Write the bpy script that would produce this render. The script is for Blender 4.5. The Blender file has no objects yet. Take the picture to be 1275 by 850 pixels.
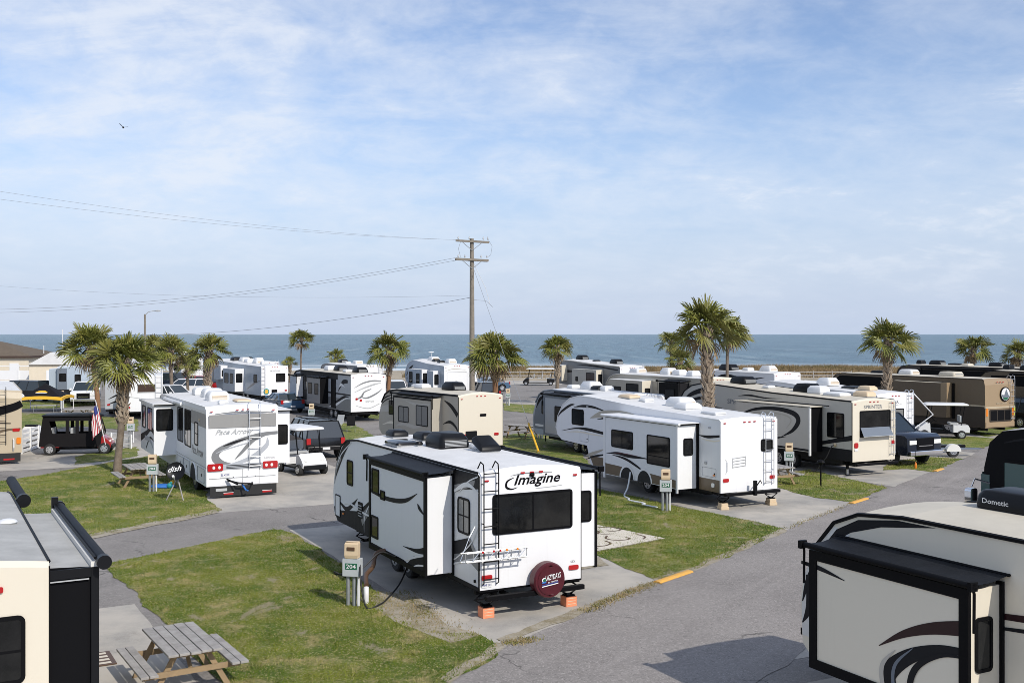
import bpy, math, random
import numpy as np
from mathutils import Vector, Matrix, noise as mnoise
R_ = math.radians
scene = bpy.context.scene
C = scene.collection
# ------------------------------------------------------------------ camera, sky, sun, exposure
F = 1300.0; H = 5.9                      # focal length in photo pixels, eye height in metres
cam = bpy.data.cameras.new('camera'); co = bpy.data.objects.new('camera', cam); C.objects.link(co)
cam.sensor_width = 36.0; cam.lens = 36.0 * F / 1275.0; cam.shift_y = -9.0 / 1275.0
cam.clip_start = 0.1; cam.clip_end = 90000.0
co.location = (0, 0, H); co.rotation_euler = (R_(90), 0, 0)
scene.camera = co
SUN_AZ, SUN_EL = 142.0, 39.0             # azimuth clockwise from +Y (the view direction)
scene.view_settings.view_transform = 'Standard'; scene.view_settings.look = 'None'
scene.view_settings.gamma = 1.0; scene.view_settings.use_curve_mapping = False
scene.view_settings.exposure = 0.05
world = bpy.data.worlds.new('World'); scene.world = world; world.use_nodes = True
scene.render.engine = 'CYCLES'
scene.cycles.use_denoising = True; scene.cycles.pixel_filter_type = 'BLACKMAN_HARRIS'; scene.cycles.filter_width = 0.85
scene.cycles.max_bounces = 6; scene.cycles.diffuse_bounces = 3; scene.cycles.glossy_bounces = 3
scene.cycles.caustics_reflective = False; scene.cycles.caustics_refractive = False

def build_sky():
    nt = world.node_tree; N = nt.nodes; L = nt.links; N.clear()
    def n(t, **k):
        o = N.new(t)
        for a, b in k.items(): setattr(o, a, b)
        return o
    def mth(op, a, b=None, c=None):
        o = n('ShaderNodeMath', operation=op)
        for i, x in enumerate((a, b, c)):
            if x is None: continue
            if isinstance(x, (int, float)): o.inputs[i].default_value = x
            else: L.new(x, o.inputs[i])
        return o.outputs[0]
    sky = n('ShaderNodeTexSky', sky_type='NISHITA', sun_disc=False)
    sky.sun_elevation = R_(SUN_EL); sky.sun_rotation = R_(SUN_AZ)
    sky.altitude = 10; sky.air_density = 1.0; sky.dust_density = 0.6; sky.ozone_density = 2.2
    tc = n('ShaderNodeTexCoord'); sp = n('ShaderNodeSeparateXYZ'); L.new(tc.outputs['Generated'], sp.inputs[0])
    x, y, z = sp.outputs
    zz = mth('ADD', mth('MAXIMUM', z, 0.0), 0.33)
    u = mth('DIVIDE', x, zz); v = mth('DIVIDE', y, zz)
    cb = n('ShaderNodeCombineXYZ'); L.new(u, cb.inputs[0]); L.new(v, cb.inputs[1])
    def noise(scale, detail, rough, loc, sc, dist=0.0, rot=0.0):
        mp = n('ShaderNodeMapping'); mp.inputs['Location'].default_value = loc; mp.inputs['Scale'].default_value = sc
        mp.inputs['Rotation'].default_value = (0, 0, R_(rot))
        L.new(cb.outputs[0], mp.inputs[0])
        t = n('ShaderNodeTexNoise'); t.inputs['Scale'].default_value = scale; t.inputs['Detail'].default_value = detail
        t.inputs['Roughness'].default_value = rough; t.inputs['Distortion'].default_value = dist
        L.new(mp.outputs[0], t.inputs[0]); return t.outputs[0]
    def ramp(val, a, b):
        m = n('ShaderNodeMapRange', interpolation_type='SMOOTHSTEP'); L.new(val, m.inputs[0])
        m.inputs[1].default_value = a; m.inputs[2].default_value = b; return m.outputs[0]
    big = noise(1.5, 5, 0.55, (3.1, 1.7, 0), (1, 0.75, 1), 0.3, 12)
    rip = noise(5.0, 8, 0.60, (7.3, 2.2, 0), (0.55, 1.0, 1), 0.5, 10)
    fin = noise(17.0, 5, 0.62, (1.3, 9.2, 0), (0.8, 0.8, 1), 0.35, -14)
    m = mth('MULTIPLY_ADD', big, 0.46, mth('MULTIPLY_ADD', rip, 0.54, mth('MULTIPLY', fin, 0.26)))
    right = ramp(x, 0.02, 0.36); up = ramp(z, 0.12, 0.24)
    veil = ramp(m, 0.46, 0.76)
    puff = ramp(m, 0.67, 0.80)
    cov = mth('MULTIPLY_ADD', veil, mth('MULTIPLY_ADD', right, -0.20, 0.58), mth('MULTIPLY', puff, mth('MULTIPLY_ADD', right, 0.36, 0.24)))
    hz = ramp(z, 0.0, 0.16)                                     # thinner cover low over the sea
    cov = mth('MULTIPLY', cov, mth('MULTIPLY_ADD', hz, 0.80, 0.20))
    base = n('ShaderNodeMix', data_type='RGBA', blend_type='MULTIPLY'); base.inputs[0].default_value = 1.0
    L.new(sky.outputs[0], base.inputs[6]); base.inputs[7].default_value = SKY_TINT
    # milky air near the horizon
    low = n('ShaderNodeMapRange', interpolation_type='SMOOTHSTEP'); L.new(z, low.inputs[0])
    low.inputs[1].default_value = 0.0; low.inputs[2].default_value = 0.26; low.inputs[3].default_value = 0.92; low.inputs[4].default_value = 0.06
    m1 = n('ShaderNodeMix', data_type='RGBA'); L.new(low.outputs[0], m1.inputs[0])
    L.new(base.outputs[2], m1.inputs[6]); m1.inputs[7].default_value = AIR
    mix = n('ShaderNodeMix', data_type='RGBA'); L.new(cov, mix.inputs[0])
    L.new(m1.outputs[2], mix.inputs[6]); mix.inputs[7].default_value = CLOUD
    bg = n('ShaderNodeBackground'); bg.inputs[1].default_value = 0.122
    L.new(mix.outputs[2], bg.inputs[0])
    out = n('ShaderNodeOutputWorld'); L.new(bg.outputs[0], out.inputs[0])
SKY_TINT = (1.12, 1.12, 1.22, 1); AIR = (4.25, 5.0, 6.5, 1); CLOUD = (6.55, 6.95, 7.65, 1)
build_sky()
sl = bpy.data.lights.new('sun', 'SUN'); sl.energy = 3.55; sl.angle = R_(0.53); sl.color = (1.0, 0.945, 0.86)
so = bpy.data.objects.new('sun', sl); C.objects.link(so); so.location = (0, -30, 60)
_d = Vector((math.sin(R_(SUN_AZ)) * math.cos(R_(SUN_EL)), math.cos(R_(SUN_AZ)) * math.cos(R_(SUN_EL)), math.sin(R_(SUN_EL))))
so.rotation_euler = _d.to_track_quat('Z', 'Y').to_euler()

# ------------------------------------------------------------------ survey helpers: where a photo point stands on the ground
def G(px, py, z=0.0):
    d = F * (H - z) / (py - 416.0)
    return Vector(((px - 637.5) / F * d, d, 0))
def Pd(px, d): return Vector(((px - 637.5) / F * d, d, 0))
def Zat(py, d): return H - (py - 416.0) * d / F
AX = R_(27.5)                             # the parking axis leans 27.5 degrees left of the view
FW = Vector((-math.sin(AX), math.cos(AX), 0)); LF = Vector((-math.cos(AX), -math.sin(AX), 0))
def hrot(deg): return R_(90 + deg)        # local +x points deg to the left of +Y

# ------------------------------------------------------------------ materials
M = {}
def mat(name, col, rough=0.6, metal=0.0, spec=0.5, var=0.0, vscale=2.0, col2=None, bump=0.0, bscale=40.0, coat=0.0, emit=None):
    m = bpy.data.materials.new(name); m.use_nodes = True; nt = m.node_tree; N = nt.nodes; L = nt.links
    b = N['Principled BSDF']
    b.inputs['Base Color'].default_value = (*col, 1); b.inputs['Roughness'].default_value = rough
    b.inputs['Metallic'].default_value = metal; b.inputs['Specular IOR Level'].default_value = spec
    if coat: b.inputs['Coat Weight'].default_value = coat
    if var or col2:
        tc = N.new('ShaderNodeTexCoord'); t = N.new('ShaderNodeTexNoise'); t.inputs['Scale'].default_value = vscale
        t.inputs['Detail'].default_value = 6; t.inputs['Roughness'].default_value = 0.65
        L.new(tc.outputs['Object'], t.inputs['Vector'])
        r = N.new('ShaderNodeMapRange'); r.inputs[1].default_value = 0.3; r.inputs[2].default_value = 0.7
        L.new(t.outputs[0], r.inputs[0])
        mx = N.new('ShaderNodeMix'); mx.data_type = 'RGBA'
        c2 = col2 or tuple(c * (1 - var) for c in col)
        mx.inputs[6].default_value = (*col, 1); mx.inputs[7].default_value = (*c2, 1)
        L.new(r.outputs[0], mx.inputs[0]); L.new(mx.outputs[2], b.inputs['Base Color'])
    if bump:
        tc2 = N.new('ShaderNodeTexCoord'); t2 = N.new('ShaderNodeTexNoise'); t2.inputs['Scale'].default_value = bscale
        t2.inputs['Detail'].default_value = 4
        L.new(tc2.outputs['Object'], t2.inputs['Vector'])
        bp = N.new('ShaderNodeBump'); bp.inputs['Strength'].default_value = bump; bp.inputs['Distance'].default_value = 0.02
        L.new(t2.outputs[0], bp.inputs['Height']); L.new(bp.outputs[0], b.inputs['Normal'])
    M[name] = m; return m
def rvpaint(name, col, rough=0.3, grime=0.10):
    """gel-coat panel: rain streaks and dust low on the wall"""
    m = bpy.data.materials.new(name); m.use_nodes = True; nt = m.node_tree; N = nt.nodes; L = nt.links
    b = N['Principled BSDF']; b.inputs['Roughness'].default_value = rough
    tc = N.new('ShaderNodeTexCoord'); mp = N.new('ShaderNodeMapping'); mp.inputs['Scale'].default_value = (5.5, 5.5, 0.30)
    L.new(tc.outputs['Object'], mp.inputs[0])
    t = N.new('ShaderNodeTexNoise'); t.inputs['Scale'].default_value = 1.6; t.inputs['Detail'].default_value = 7; t.inputs['Roughness'].default_value = 0.7
    L.new(mp.outputs[0], t.inputs['Vector'])
    r = N.new('ShaderNodeMapRange'); r.inputs[1].default_value = 0.56; r.inputs[2].default_value = 0.82
    L.new(t.outputs[0], r.inputs[0])
    s = N.new('ShaderNodeMath'); s.operation = 'MULTIPLY'; s.inputs[1].default_value = grime * 2.0; L.new(r.outputs[0], s.inputs[0])
    mx = N.new('ShaderNodeMix'); mx.data_type = 'RGBA'; mx.inputs[6].default_value = (*col, 1)
    mx.inputs[7].default_value = (col[0] * .62, col[1] * .58, col[2] * .5, 1)
    L.new(s.outputs[0], mx.inputs[0]); L.new(mx.outputs[2], b.inputs['Base Color'])
    r2 = N.new('ShaderNodeMapRange'); r2.inputs[3].default_value = rough - .08; r2.inputs[4].default_value = rough + .22
    L.new(t.outputs[0], r2.inputs[0]); L.new(r2.outputs[0], b.inputs['Roughness'])
    M[name] = m; return m

rvpaint('white', (0.80, 0.80, 0.80)); rvpaint('cream', (0.70, 0.64, 0.52), .3, .05); rvpaint('offwhite', (0.72, 0.71, 0.67))
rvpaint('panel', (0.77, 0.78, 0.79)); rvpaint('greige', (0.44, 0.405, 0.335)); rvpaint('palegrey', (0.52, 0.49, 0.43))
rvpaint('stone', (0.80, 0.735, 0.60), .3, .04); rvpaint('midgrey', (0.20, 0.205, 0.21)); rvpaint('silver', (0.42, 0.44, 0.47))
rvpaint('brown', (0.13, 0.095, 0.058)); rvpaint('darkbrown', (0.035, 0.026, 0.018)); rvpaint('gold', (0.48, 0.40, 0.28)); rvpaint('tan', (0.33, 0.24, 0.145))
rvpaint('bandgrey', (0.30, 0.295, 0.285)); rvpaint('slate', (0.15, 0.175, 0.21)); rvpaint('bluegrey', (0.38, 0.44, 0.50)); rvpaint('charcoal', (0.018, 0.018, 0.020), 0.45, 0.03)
rvpaint('blackpaint', (0.004, 0.004, 0.005), 0.5, 0.02); M['blackpaint'].node_tree.nodes['Principled BSDF'].inputs['Specular IOR Level'].default_value = 0.12; M['charcoal'].node_tree.nodes['Principled BSDF'].inputs['Specular IOR Level'].default_value = 0.12
mat('roof', (0.74, 0.735, 0.72), 0.7, var=0.16, vscale=1.3, bump=0.15, bscale=9); mat('roofgrey', (0.46, 0.455, 0.43), 0.75, var=0.28, vscale=1.6, bump=0.25, bscale=12)
mat('rooftan', (0.60, 0.55, 0.45), 0.7, var=0.15, vscale=1.5)
mat('black', (0.005, 0.005, 0.006), 0.5, spec=0.10); mat('rubber', (0.018, 0.018, 0.018), 0.8); mat('plasticblk', (0.008, 0.0085, 0.010), 0.4, spec=0.2)
mat('awning', (0.014, 0.016, 0.021), 0.6, spec=0.18, var=0.35, vscale=5, bump=0.2, bscale=30)
mat('glass', (0.003, 0.0035, 0.004), 0.05, spec=0.35, col2=(0.022, 0.022, 0.022), vscale=1.1); mat('glassgreen', (0.07, 0.12, 0.11), 0.08, spec=0.5); mat('blind', (0.20, 0.20, 0.19), 0.25, spec=0.6)
mat('glassbrown', (0.07, 0.045, 0.035), 0.1, spec=0.6)
mat('under', (0.014, 0.014, 0.014), 0.8); mat('steel', (0.55, 0.56, 0.57), 0.35, metal=1.0); mat('galv', (0.42, 0.44, 0.45), 0.5, metal=0.6, var=0.25, vscale=8)
mat('alu', (0.72, 0.73, 0.74), 0.32, metal=0.85); mat('chrome', (0.8, 0.8, 0.82), 0.08, metal=1.0)
mat('red', (0.42, 0.012, 0.014), 0.2, coat=0.5); mat('amber', (0.75, 0.22, 0.02), 0.25, coat=0.5); mat('lampclear', (0.78, 0.78, 0.74), 0.12, coat=0.6)
mat('darkmaroon', (0.022, 0.004, 0.007), 0.35); mat('maroon', (0.085, 0.008, 0.016), 0.42, var=0.3, vscale=6); mat('blue', (0.03, 0.16, 0.5), 0.5); mat('green', (0.015, 0.12, 0.06), 0.5); mat('teal', (0.02, 0.25, 0.28), 0.5)
mat('plastic', (0.76, 0.76, 0.75), 0.4, var=0.08, vscale=6); mat('plasticgrey', (0.42, 0.43, 0.43), 0.5); mat('beigebox', (0.68, 0.53, 0.35), 0.45, var=0.1, vscale=9)
mat('boxgrey', (0.50, 0.53, 0.54), 0.45, var=0.12, vscale=8); mat('orange', (0.86, 0.30, 0.15), 0.5, var=0.15, vscale=12); mat('yellow', (0.80, 0.46, 0.03), 0.55)
mat('vestyellow', (0.62, 0.80, 0.05), 0.6); mat('carglass', (0.02, 0.028, 0.032), 0.03, spec=1.0); mat('tentblack', (0.008, 0.007, 0.008), 0.7, spec=0.2); mat('gfront', (0.78, 0.76, 0.70), 0.6)
mat('wood', (0.24, 0.225, 0.21), 0.8, col2=(0.40, 0.38, 0.355), vscale=4, bump=0.4, bscale=18); mat('woodnew', (0.34, 0.24, 0.13), 0.8, col2=(0.24, 0.17, 0.10), vscale=4, bump=0.3, bscale=18)
mat('pole', (0.27, 0.235, 0.19), 0.85, var=0.35, vscale=3, bump=0.4, bscale=10); mat('skin', (0.5, 0.32, 0.23), 0.55); mat('cloth', (0.05, 0.08, 0.2), 0.8)
mat('carblack', (0.006, 0.006, 0.007), 0.2, coat=0.25); mat('carblue', (0.010, 0.016, 0.030), 0.2, coat=0.25); mat('carwhite', (0.78, 0.78, 0.78), 0.25, coat=0.6); mat('carred', (0.35, 0.015, 0.015), 0.22, coat=0.6)
mat('carsea', (0.06, 0.12, 0.2), 0.22, coat=0.6)
mat('shingle', (0.15, 0.115, 0.08), 0.9, var=0.3, vscale=3, bump=0.4, bscale=5); mat('siding', (0.74, 0.65, 0.50), 0.7, var=0.08, vscale=2); mat('trimbrown', (0.06, 0.035, 0.025), 0.7)
mat('vinyl', (0.80, 0.80, 0.79), 0.4); mat('flagblue', (0.03, 0.04, 0.2), 0.8); mat('flagred', (0.42, 0.02, 0.035), 0.8); mat('flagwhite', (0.76, 0.75, 0.74), 0.8)
mat('rug', (0.66, 0.60, 0.50), 0.9, var=0.1, vscale=5); mat('rugbrown', (0.11, 0.07, 0.045), 0.9); mat('sack', (0.75, 0.76, 0.78), 0.6)
mat('kerbpaint', (0.80, 0.40, 0.05), 0.7, col2=(0.55, 0.32, 0.10), vscale=9); mat('wire', (0.26, 0.27, 0.29), 0.6); mat('bird', (0.02, 0.02, 0.022), 0.7); mat('hose', (0.02, 0.02, 0.02), 0.5); mat('hosewhite', (0.72, 0.74, 0.76), 0.4); mat('hosebrown', (0.10, 0.055, 0.03), 0.5)

def ground_mat(name, kind):
    m = bpy.data.materials.new(name); m.use_nodes = True; nt = m.node_tree; N = nt.nodes; L = nt.links
    b = N['Principled BSDF']; b.inputs['Specular IOR Level'].default_value = 0.25
    geo = N.new('ShaderNodeNewGeometry')
    def nz(scale, detail=5, rough=0.6, sc=(1, 1, 1), dist=0.0, rot=0.0):
        mp = N.new('ShaderNodeMapping'); mp.inputs['Scale'].default_value = sc; mp.inputs['Rotation'].default_value = (0, 0, rot)
        L.new(geo.outputs['Position'], mp.inputs[0])
        if rot: mp.vector_type = 'TEXTURE'
        t = N.new('ShaderNodeTexNoise'); t.inputs['Scale'].default_value = scale; t.inputs['Detail'].default_value = detail
        t.inputs['Roughness'].default_value = rough; t.inputs['Distortion'].default_value = dist
        L.new(mp.outputs[0], t.inputs['Vector']); return t.outputs[0]
    def rmp(v, a, b_, lo=0.0, hi=1.0):
        r = N.new('ShaderNodeMapRange'); r.interpolation_type = 'SMOOTHSTEP'; r.inputs[1].default_value = a; r.inputs[2].default_value = b_
        r.inputs[3].default_value = lo; r.inputs[4].default_value = hi; L.new(v, r.inputs[0]); return r.outputs[0]
    def mix(f, c1, c2, bt='MIX'):
        x = N.new('ShaderNodeMix'); x.data_type = 'RGBA'; x.blend_type = bt
        if isinstance(f, float): x.inputs[0].default_value = f
        else: L.new(f, x.inputs[0])
        for i, c in ((6, c1), (7, c2)):
            if isinstance(c, tuple): x.inputs[i].default_value = (*c, 1)
            else: L.new(c, x.inputs[i])
        return x.outputs[2]
    def bump(v, s, dist=0.02):
        bp = N.new('ShaderNodeBump'); bp.inputs['Strength'].default_value = s; bp.inputs['Distance'].default_value = dist
        L.new(v, bp.inputs['Height']); L.new(bp.outputs[0], b.inputs['Normal'])
    if kind in ('asphalt', 'road'):
        a = (0.268, 0.246, 0.228) if kind == 'road' else (0.24, 0.222, 0.205)
        D = R_(55.5)                                                  # the lanes run this way
        c = mix(rmp(nz(0.35, 4), 0.35, 0.7), a, tuple(x * 0.78 for x in a))
        c = mix(rmp(nz(1.0, 5, 0.65, (16, 1, 1), .2, D), 0.50, 0.72, 0, .6), c, tuple(x * 1.32 for x in a))
        c = mix(rmp(nz(0.9, 6, 0.65, (6, 1, 1), .6, D), 0.56, 0.74, 0, .55), c, tuple(x * 0.62 for x in a))
        c = mix(rmp(nz(0.20, 5, 0.6), 0.58, 0.66, 0, .65), c, tuple(x * 0.60 for x in a))
        c = mix(rmp(nz(9, 4, 0.75), 0.42, 0.72, 0, .5), c, tuple(x * 1.45 for x in a))
        c = mix(rmp(nz(24, 2, 0.7), 0.56, 0.70, 0, .7), c, tuple(x * 0.42 for x in a))
        c = mix(rmp(nz(26, 2, 0.7, (1, 1.1, 1)), 0.56, 0.68, 0, .6), c, tuple(x * 1.8 for x in a))
        cr = N.new('ShaderNodeTexVoronoi'); cr.feature = 'DISTANCE_TO_EDGE'; cr.inputs['Scale'].default_value = 0.28
        dn = N.new('ShaderNodeMix'); dn.data_type = 'VECTOR'; dn.inputs[0].default_value = .12
        nn = N.new('ShaderNodeTexNoise'); nn.inputs['Scale'].default_value = 1.3; nn.inputs['Detail'].default_value = 6
        L.new(geo.outputs['Position'], nn.inputs['Vector']); L.new(geo.outputs['Position'], dn.inputs[4]); 
        sc3 = N.new('ShaderNodeVectorMath'); sc3.operation = 'MULTIPLY_ADD'; L.new(nn.outputs['Color'], sc3.inputs[0]); sc3.inputs[1].default_value = (1.6, 1.6, 0); L.new(geo.outputs['Position'], sc3.inputs[2])
        L.new(sc3.outputs[0], cr.inputs['Vector'])
        ck = N.new('ShaderNodeMath'); ck.operation = 'MULTIPLY'; L.new(rmp(cr.outputs['Distance'], 0.004, 0.012, .8, 0), ck.inputs[0]); L.new(rmp(nz(0.25, 3), .5, .6), ck.inputs[1])
        c = mix(ck.outputs[0], c, tuple(x * 0.35 for x in a))
        L.new(c, b.inputs['Base Color']); b.inputs['Roughness'].default_value = 0.85; bump(nz(60, 3), 0.6, 0.012)
    elif kind == 'concrete':
        a = (0.47, 0.43, 0.37)
        c = mix(rmp(nz(0.5, 5, .65), 0.35, 0.7), a, (0.30, 0.285, 0.26))
        c = mix(rmp(nz(1.6, 6, 0.7, (3, 1, 1), .6, R_(117.5)), 0.55, 0.75, 0, .55), c, (0.24, 0.22, 0.19))
        c = mix(rmp(nz(30, 2), 0.4, 0.7, 0, .3), c, (0.46, 0.44, 0.40))
        # dark oil drips
        c = mix(rmp(nz(0.9, 3, .5), 0.70, 0.76, 0, .6), c, (0.16, 0.15, 0.14))
        L.new(c, b.inputs['Base Color']); b.inputs['Roughness'].default_value = 0.85; bump(nz(45, 3), 0.25, 0.01)
    elif kind in ('lawn', 'blade'):
        g1, g2, dry, dirt = ((0.085, 0.145, 0.012), (0.185, 0.215, 0.030), (0.42, 0.34, 0.17), (0.36, 0.31, 0.225))
        c = mix(rmp(nz(0.45, 5, .6), 0.38, 0.62), g1, g2)
        c = mix(rmp(nz(1.2, 6, .72), 0.49, 0.66, 0, .8), c, dry)
        c = mix(rmp(nz(22, 3, .75), 0.53, 0.62, 0, .8), c, (0.46, 0.39, 0.20))
        c = mix(rmp(nz(13, 4, .75), 0.55, 0.66, 0, .75), c, (0.045, 0.07, 0.010))
        c = mix(rmp(nz(9, 4, .7), 0.45, 0.75, 0, .6), c, (0.06, 0.085, 0.014) if kind == 'lawn' else (0.26, 0.245, 0.06))
        c = mix(rmp(nz(1.1, 6, .66, (1, 1.9, 1), .6, .01), 0.60, 0.66, 0, .75), c, dirt)
        L.new(c, b.inputs['Base Color']); b.inputs['Roughness'].default_value = 0.8
        if kind == 'lawn': bump(nz(40, 4, .8), 0.9, 0.04)
        else: b.inputs['Specular IOR Level'].default_value = 0.12
    elif kind == 'dryblade':
        c = mix(rmp(nz(3, 4), 0.4, 0.6), (0.34, 0.26, 0.13), (0.17, 0.16, 0.045)); L.new(c, b.inputs['Base Color']); b.inputs['Roughness'].default_value = 0.9
    elif kind == 'sand':
        c = mix(rmp(nz(0.2, 5), 0.35, 0.7), (0.42, 0.36, 0.27), (0.30, 0.26, 0.19))
        L.new(c, b.inputs['Base Color']); b.inputs['Roughness'].default_value = 0.95; bump(nz(3, 5), 0.4, 0.1)
    elif kind == 'dirt':
        c = mix(rmp(nz(2.2, 6, .7), 0.4, 0.65), (0.38, 0.34, 0.27), (0.26, 0.22, 0.14))
        c = mix(rmp(nz(14, 4, .7), 0.5, 0.7, 0, .6), c, (0.20, 0.17, 0.10))
        L.new(c, b.inputs['Base Color']); b.inputs['Roughness'].default_value = 0.95; bump(nz(30, 4), 0.6, 0.03)
    elif kind == 'duneblade':
        c = mix(rmp(nz(0.35, 4), 0.35, 0.65), (0.30, 0.215, 0.115), (0.19, 0.13, 0.065))
        c = mix(rmp(nz(6, 3), 0.45, 0.7, 0, .7), c, (0.36, 0.28, 0.16))
        c = mix(rmp(nz(0.12, 3), 0.5, 0.7, 0, .6), c, (0.10, 0.10, 0.035))
        L.new(c, b.inputs['Base Color']); b.inputs['Roughness'].default_value = 0.9
    elif kind == 'sea':
        c = mix(rmp(nz(0.010, 4, .6, (.5, .3, 1)), 0.35, 0.68), (0.066, 0.140, 0.185), (0.095, 0.178, 0.215))
        c = mix(rmp(nz(0.30, 5, .7, (1, .06, 1), .4), 0.45, 0.60, 0, .85), c, (0.035, 0.085, 0.115))
        c = mix(rmp(nz(0.11, 6, .72, (1, .08, 1), .6), 0.52, 0.66, 0, .7), c, (0.21, 0.285, 0.30))
        # breaking wave tops
        w = rmp(nz(0.21, 6, .78, (1, .12, 1), .3), 0.665, 0.72, 0, .7)
        # surf close to the beach
        sp = N.new('ShaderNodeSeparateXYZ'); L.new(geo.outputs['Position'], sp.inputs[0])
        near = rmp(sp.outputs[1], 210, 285, 1.0, 0.0)
        surf = N.new('ShaderNodeMath'); surf.operation = 'MULTIPLY'; L.new(near, surf.inputs[0])
        L.new(rmp(nz(0.07, 5, .6, (.12, 1, 1), .5), 0.40, 0.52), surf.inputs[1])
        add = N.new('ShaderNodeMath'); add.operation = 'MAXIMUM'; L.new(w, add.inputs[0]); L.new(surf.outputs[0], add.inputs[1])
        c = mix(add.outputs[0], c, (0.66, 0.70, 0.70))
        L.new(c, b.inputs['Base Color']); b.inputs['Roughness'].default_value = 0.28; b.inputs['Specular IOR Level'].default_value = 0.4
        hgt = N.new('ShaderNodeMath'); hgt.operation = 'ADD'
        L.new(nz(0.22, 5, .6, (.4, 1, 1), .2), hgt.inputs[0]); L.new(nz(0.9, 4, .6, (.6, 1, 1)), hgt.inputs[1])
        bump(hgt.outputs[0], 1.0, 1.0)
    M[name] = m; return m
for nm, k in (('asphalt', 'asphalt'), ('roadmat', 'road'), ('concrete', 'concrete'), ('lawn', 'lawn'), ('blade', 'blade'), ('dryblade', 'dryblade'), ('sand', 'sand'), ('dirt', 'dirt'), ('duneblade', 'duneblade'), ('sea', 'sea')):
    ground_mat(nm, k)
def leaf_mat(name, c1, c2, sc=1.6):
    m = mat(name, c1, 0.5, spec=0.4, col2=c2, vscale=sc); return m
leaf_mat('frond', (0.085, 0.110, 0.022), (0.23, 0.225, 0.042)); leaf_mat('frondolive', (0.11, 0.12, 0.028), (0.25, 0.225, 0.055)); leaf_mat('deadfrond', (0.28, 0.20, 0.10), (0.17, 0.11, 0.055))
mat('trunk', (0.25, 0.20, 0.155), 0.9, col2=(0.12, 0.09, 0.065), vscale=5, bump=0.6, bscale=14); mat('boot', (0.46, 0.38, 0.29), 0.85, col2=(0.25, 0.18, 0.12), vscale=4)
mat('trunkred', (0.27, 0.13, 0.06), 0.9, col2=(0.20, 0.12, 0.07), vscale=4, bump=0.5, bscale=12)

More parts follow.
